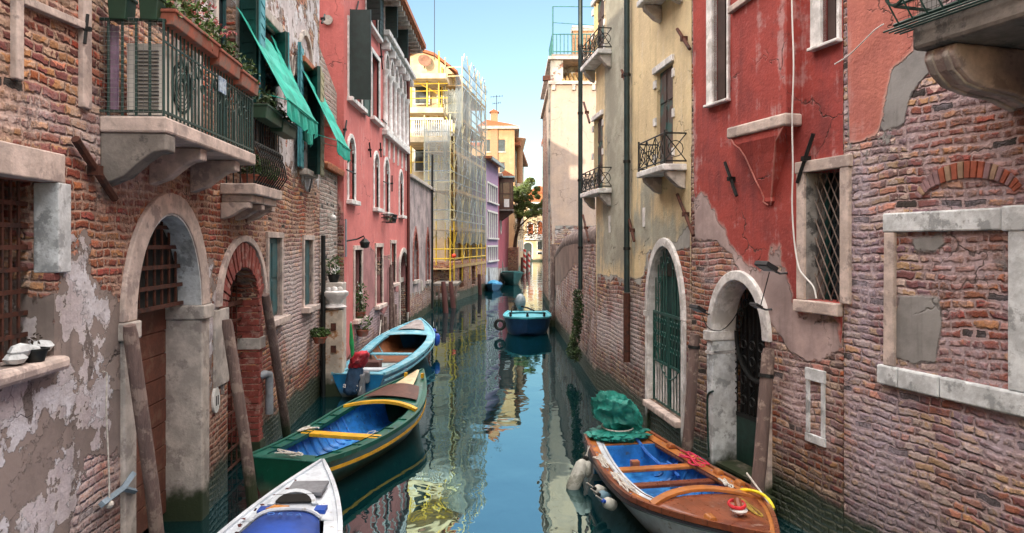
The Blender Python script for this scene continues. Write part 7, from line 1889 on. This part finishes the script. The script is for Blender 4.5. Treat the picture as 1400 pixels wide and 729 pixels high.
# ---- blue boat in mid canal
BH = mat('deep_blue_hull_paint', (.006, .055, .16), .3, scale=3, bump=.0005); BD = mat('turquoise_boat_deck', (.06, .38, .46), .4, scale=4, bump=.001)
cb, L, hb, sh = boat('blue_motorboat', (.56, 26.9), (.50, 23.7), 1.62, 'blue motorboat with turquoise deck and grey outboard motor moored mid canal', BH, BD, BD, tw=.85, fullness=.45, deck_w=.14, boxy=True, bowdeck=.55, sterndeck=.12, sheer=(.54, .54, .60), bowpow=.22, floorz=.3, draft=.12)
for s_, u in ((.55, .9), (-.55, .9), (0, .95)): MB().lathe([(.03, 0), (.05, .02), (.03, .10), (.06, .14)], c=(u * L, s_, sh(u) + .04), n=8).build('deck_cleat', IRON_BLK, cb)
thwart(cb, L, hb, sh, .45, .3, BD, dz=-.08)
om = empty('outboard_motor', (.0, -.25, 0)); om.parent = cb
MGY = mat('grey_motor_plastic', (.16, .22, .25), .35, bump=0)
MB().ball((-.1, 0, .88), .24, .20, .30, 16, Matrix.Rotation(R(-20), 4, 'Y')).build('cowling', MGY, om, smooth=True); MB().box(-.2, .0, -.1, .1, .1, .7).build('leg_housing', MGY, om, bevel=.03)
MB().tube([(.05, 0, .72), (.45, .25, .70), (.70, .5, .62)], .03, 6).build('tiller', IRON_BLK, om)
MB().torus((.9, -.55, .66), .16, .02, Matrix.Rotation(R(75), 4, 'X'), 16, 6).build('steering_wheel', IRON_BLK, cb)
for i, (u, s_, lb_) in enumerate(((.86, 1, 'black tyre fender hanging on the left bow of the blue motorboat'),)):
    o_ = MB().torus((0, 0, 0), .15, .055, Matrix.Rotation(R(90), 4, 'X'), 22, 8).build('tyre_fender', IRON_BLK, loc=(-.40, 24.2, .34), smooth=True); tag(o_, lb_, 'fender')
rope([(1.28, 24.6, .5), (1.50, 25.6, .9), (1.60, 26.5, 1.6)], .015, 'slack mooring line from the blue motorboat to the garden wall', IRON_BLK)
# ---- two small far boats
sb_, L, hb, sh = boat('small_blue_boat', (-1.22, 51.0), (-1.25, 46.0), 1.15, 'small bright blue covered boat below the lavender house', mat('mid_blue_hull', (.01, .12, .30), .4), COVB, mat('mid_blue_deck', (.02, .22, .48), .4), tw=.7, fullness=.5, bowdeck=.5, sterndeck=.1, sheer=(.36, .34, .5))
tag(lumpy([(.75, 0), (.7, .12), (.4, .22), (.1, .26)], 16, 6, 1.6, .55).build('boat_cover', mat('cyan_cover', (.04, .30, .55), .5, bump=.002), loc=(-1.22, 48.6, .36), rot=(0, 0, R(90))), 'light blue cloth cover on the small far boat', 'cover')
db, L, hb, sh = boat('dark_green_boat', (-.15, 58.5), (.12, 53.2), 1.7, 'dark teal boat beyond the small blue boat by the magenta house', mat('dark_teal_hull', (.008, .07, .075), .4), GRN, mat('teal_deck', (.02, .16, .17), .4), tw=.85, fullness=.4, bowdeck=.2, sterndeck=.08, sheer=(.85, .8, .95), bowpow=.35)
for o_ in (lb, gb, ob): pass

# ================================================================== water
t = NT('canal_water'); p = t.pos()
x, y, z = t.xyz(p)
t.put(t.b.inputs['Base Color'], (.001, .015, .019)); t.put(t.b.inputs['Roughness'], .015); t.b.inputs['IOR'].default_value = 2.8; t.b.inputs['Specular IOR Level'].default_value = .9
t.b.inputs['Specular Tint'].default_value = (.66, .96, 1, 1)
q = t.comb(t.ma('MULTIPLY', x, 1.0), t.ma('MULTIPLY', y, .75), 0.0)
n1 = t.noise(q, .55, 2, .4, .6); n2 = t.noise(q, 2.2, 2, .5, .8); n3 = t.noise(q, 7.0, 1, .5)
far = t.ss(y, 14, 60, 1, 1.7)
h = t.ma('MULTIPLY', t.ma('ADD', n1, t.ma('ADD', t.ma('MULTIPLY', n2, .22), t.ma('MULTIPLY', n3, .014))), far)
t.bump(h, .016, 1.0)
WATER = t.m
mb = MB(); S = 1500; mb.add([(-S, -200, 0), (S, -200, 0), (S, S, 0), (-S, S, 0)], [(0, 1, 2, 3)])
tag(mb.build('water', WATER), kind='structure')
mb = MB(); mb.box(-400, 400, -100, 700, -3.0, -2.5)
tag(mb.build('canal_bed', mat('mud', (.03, .028, .02), .95)), kind='structure')
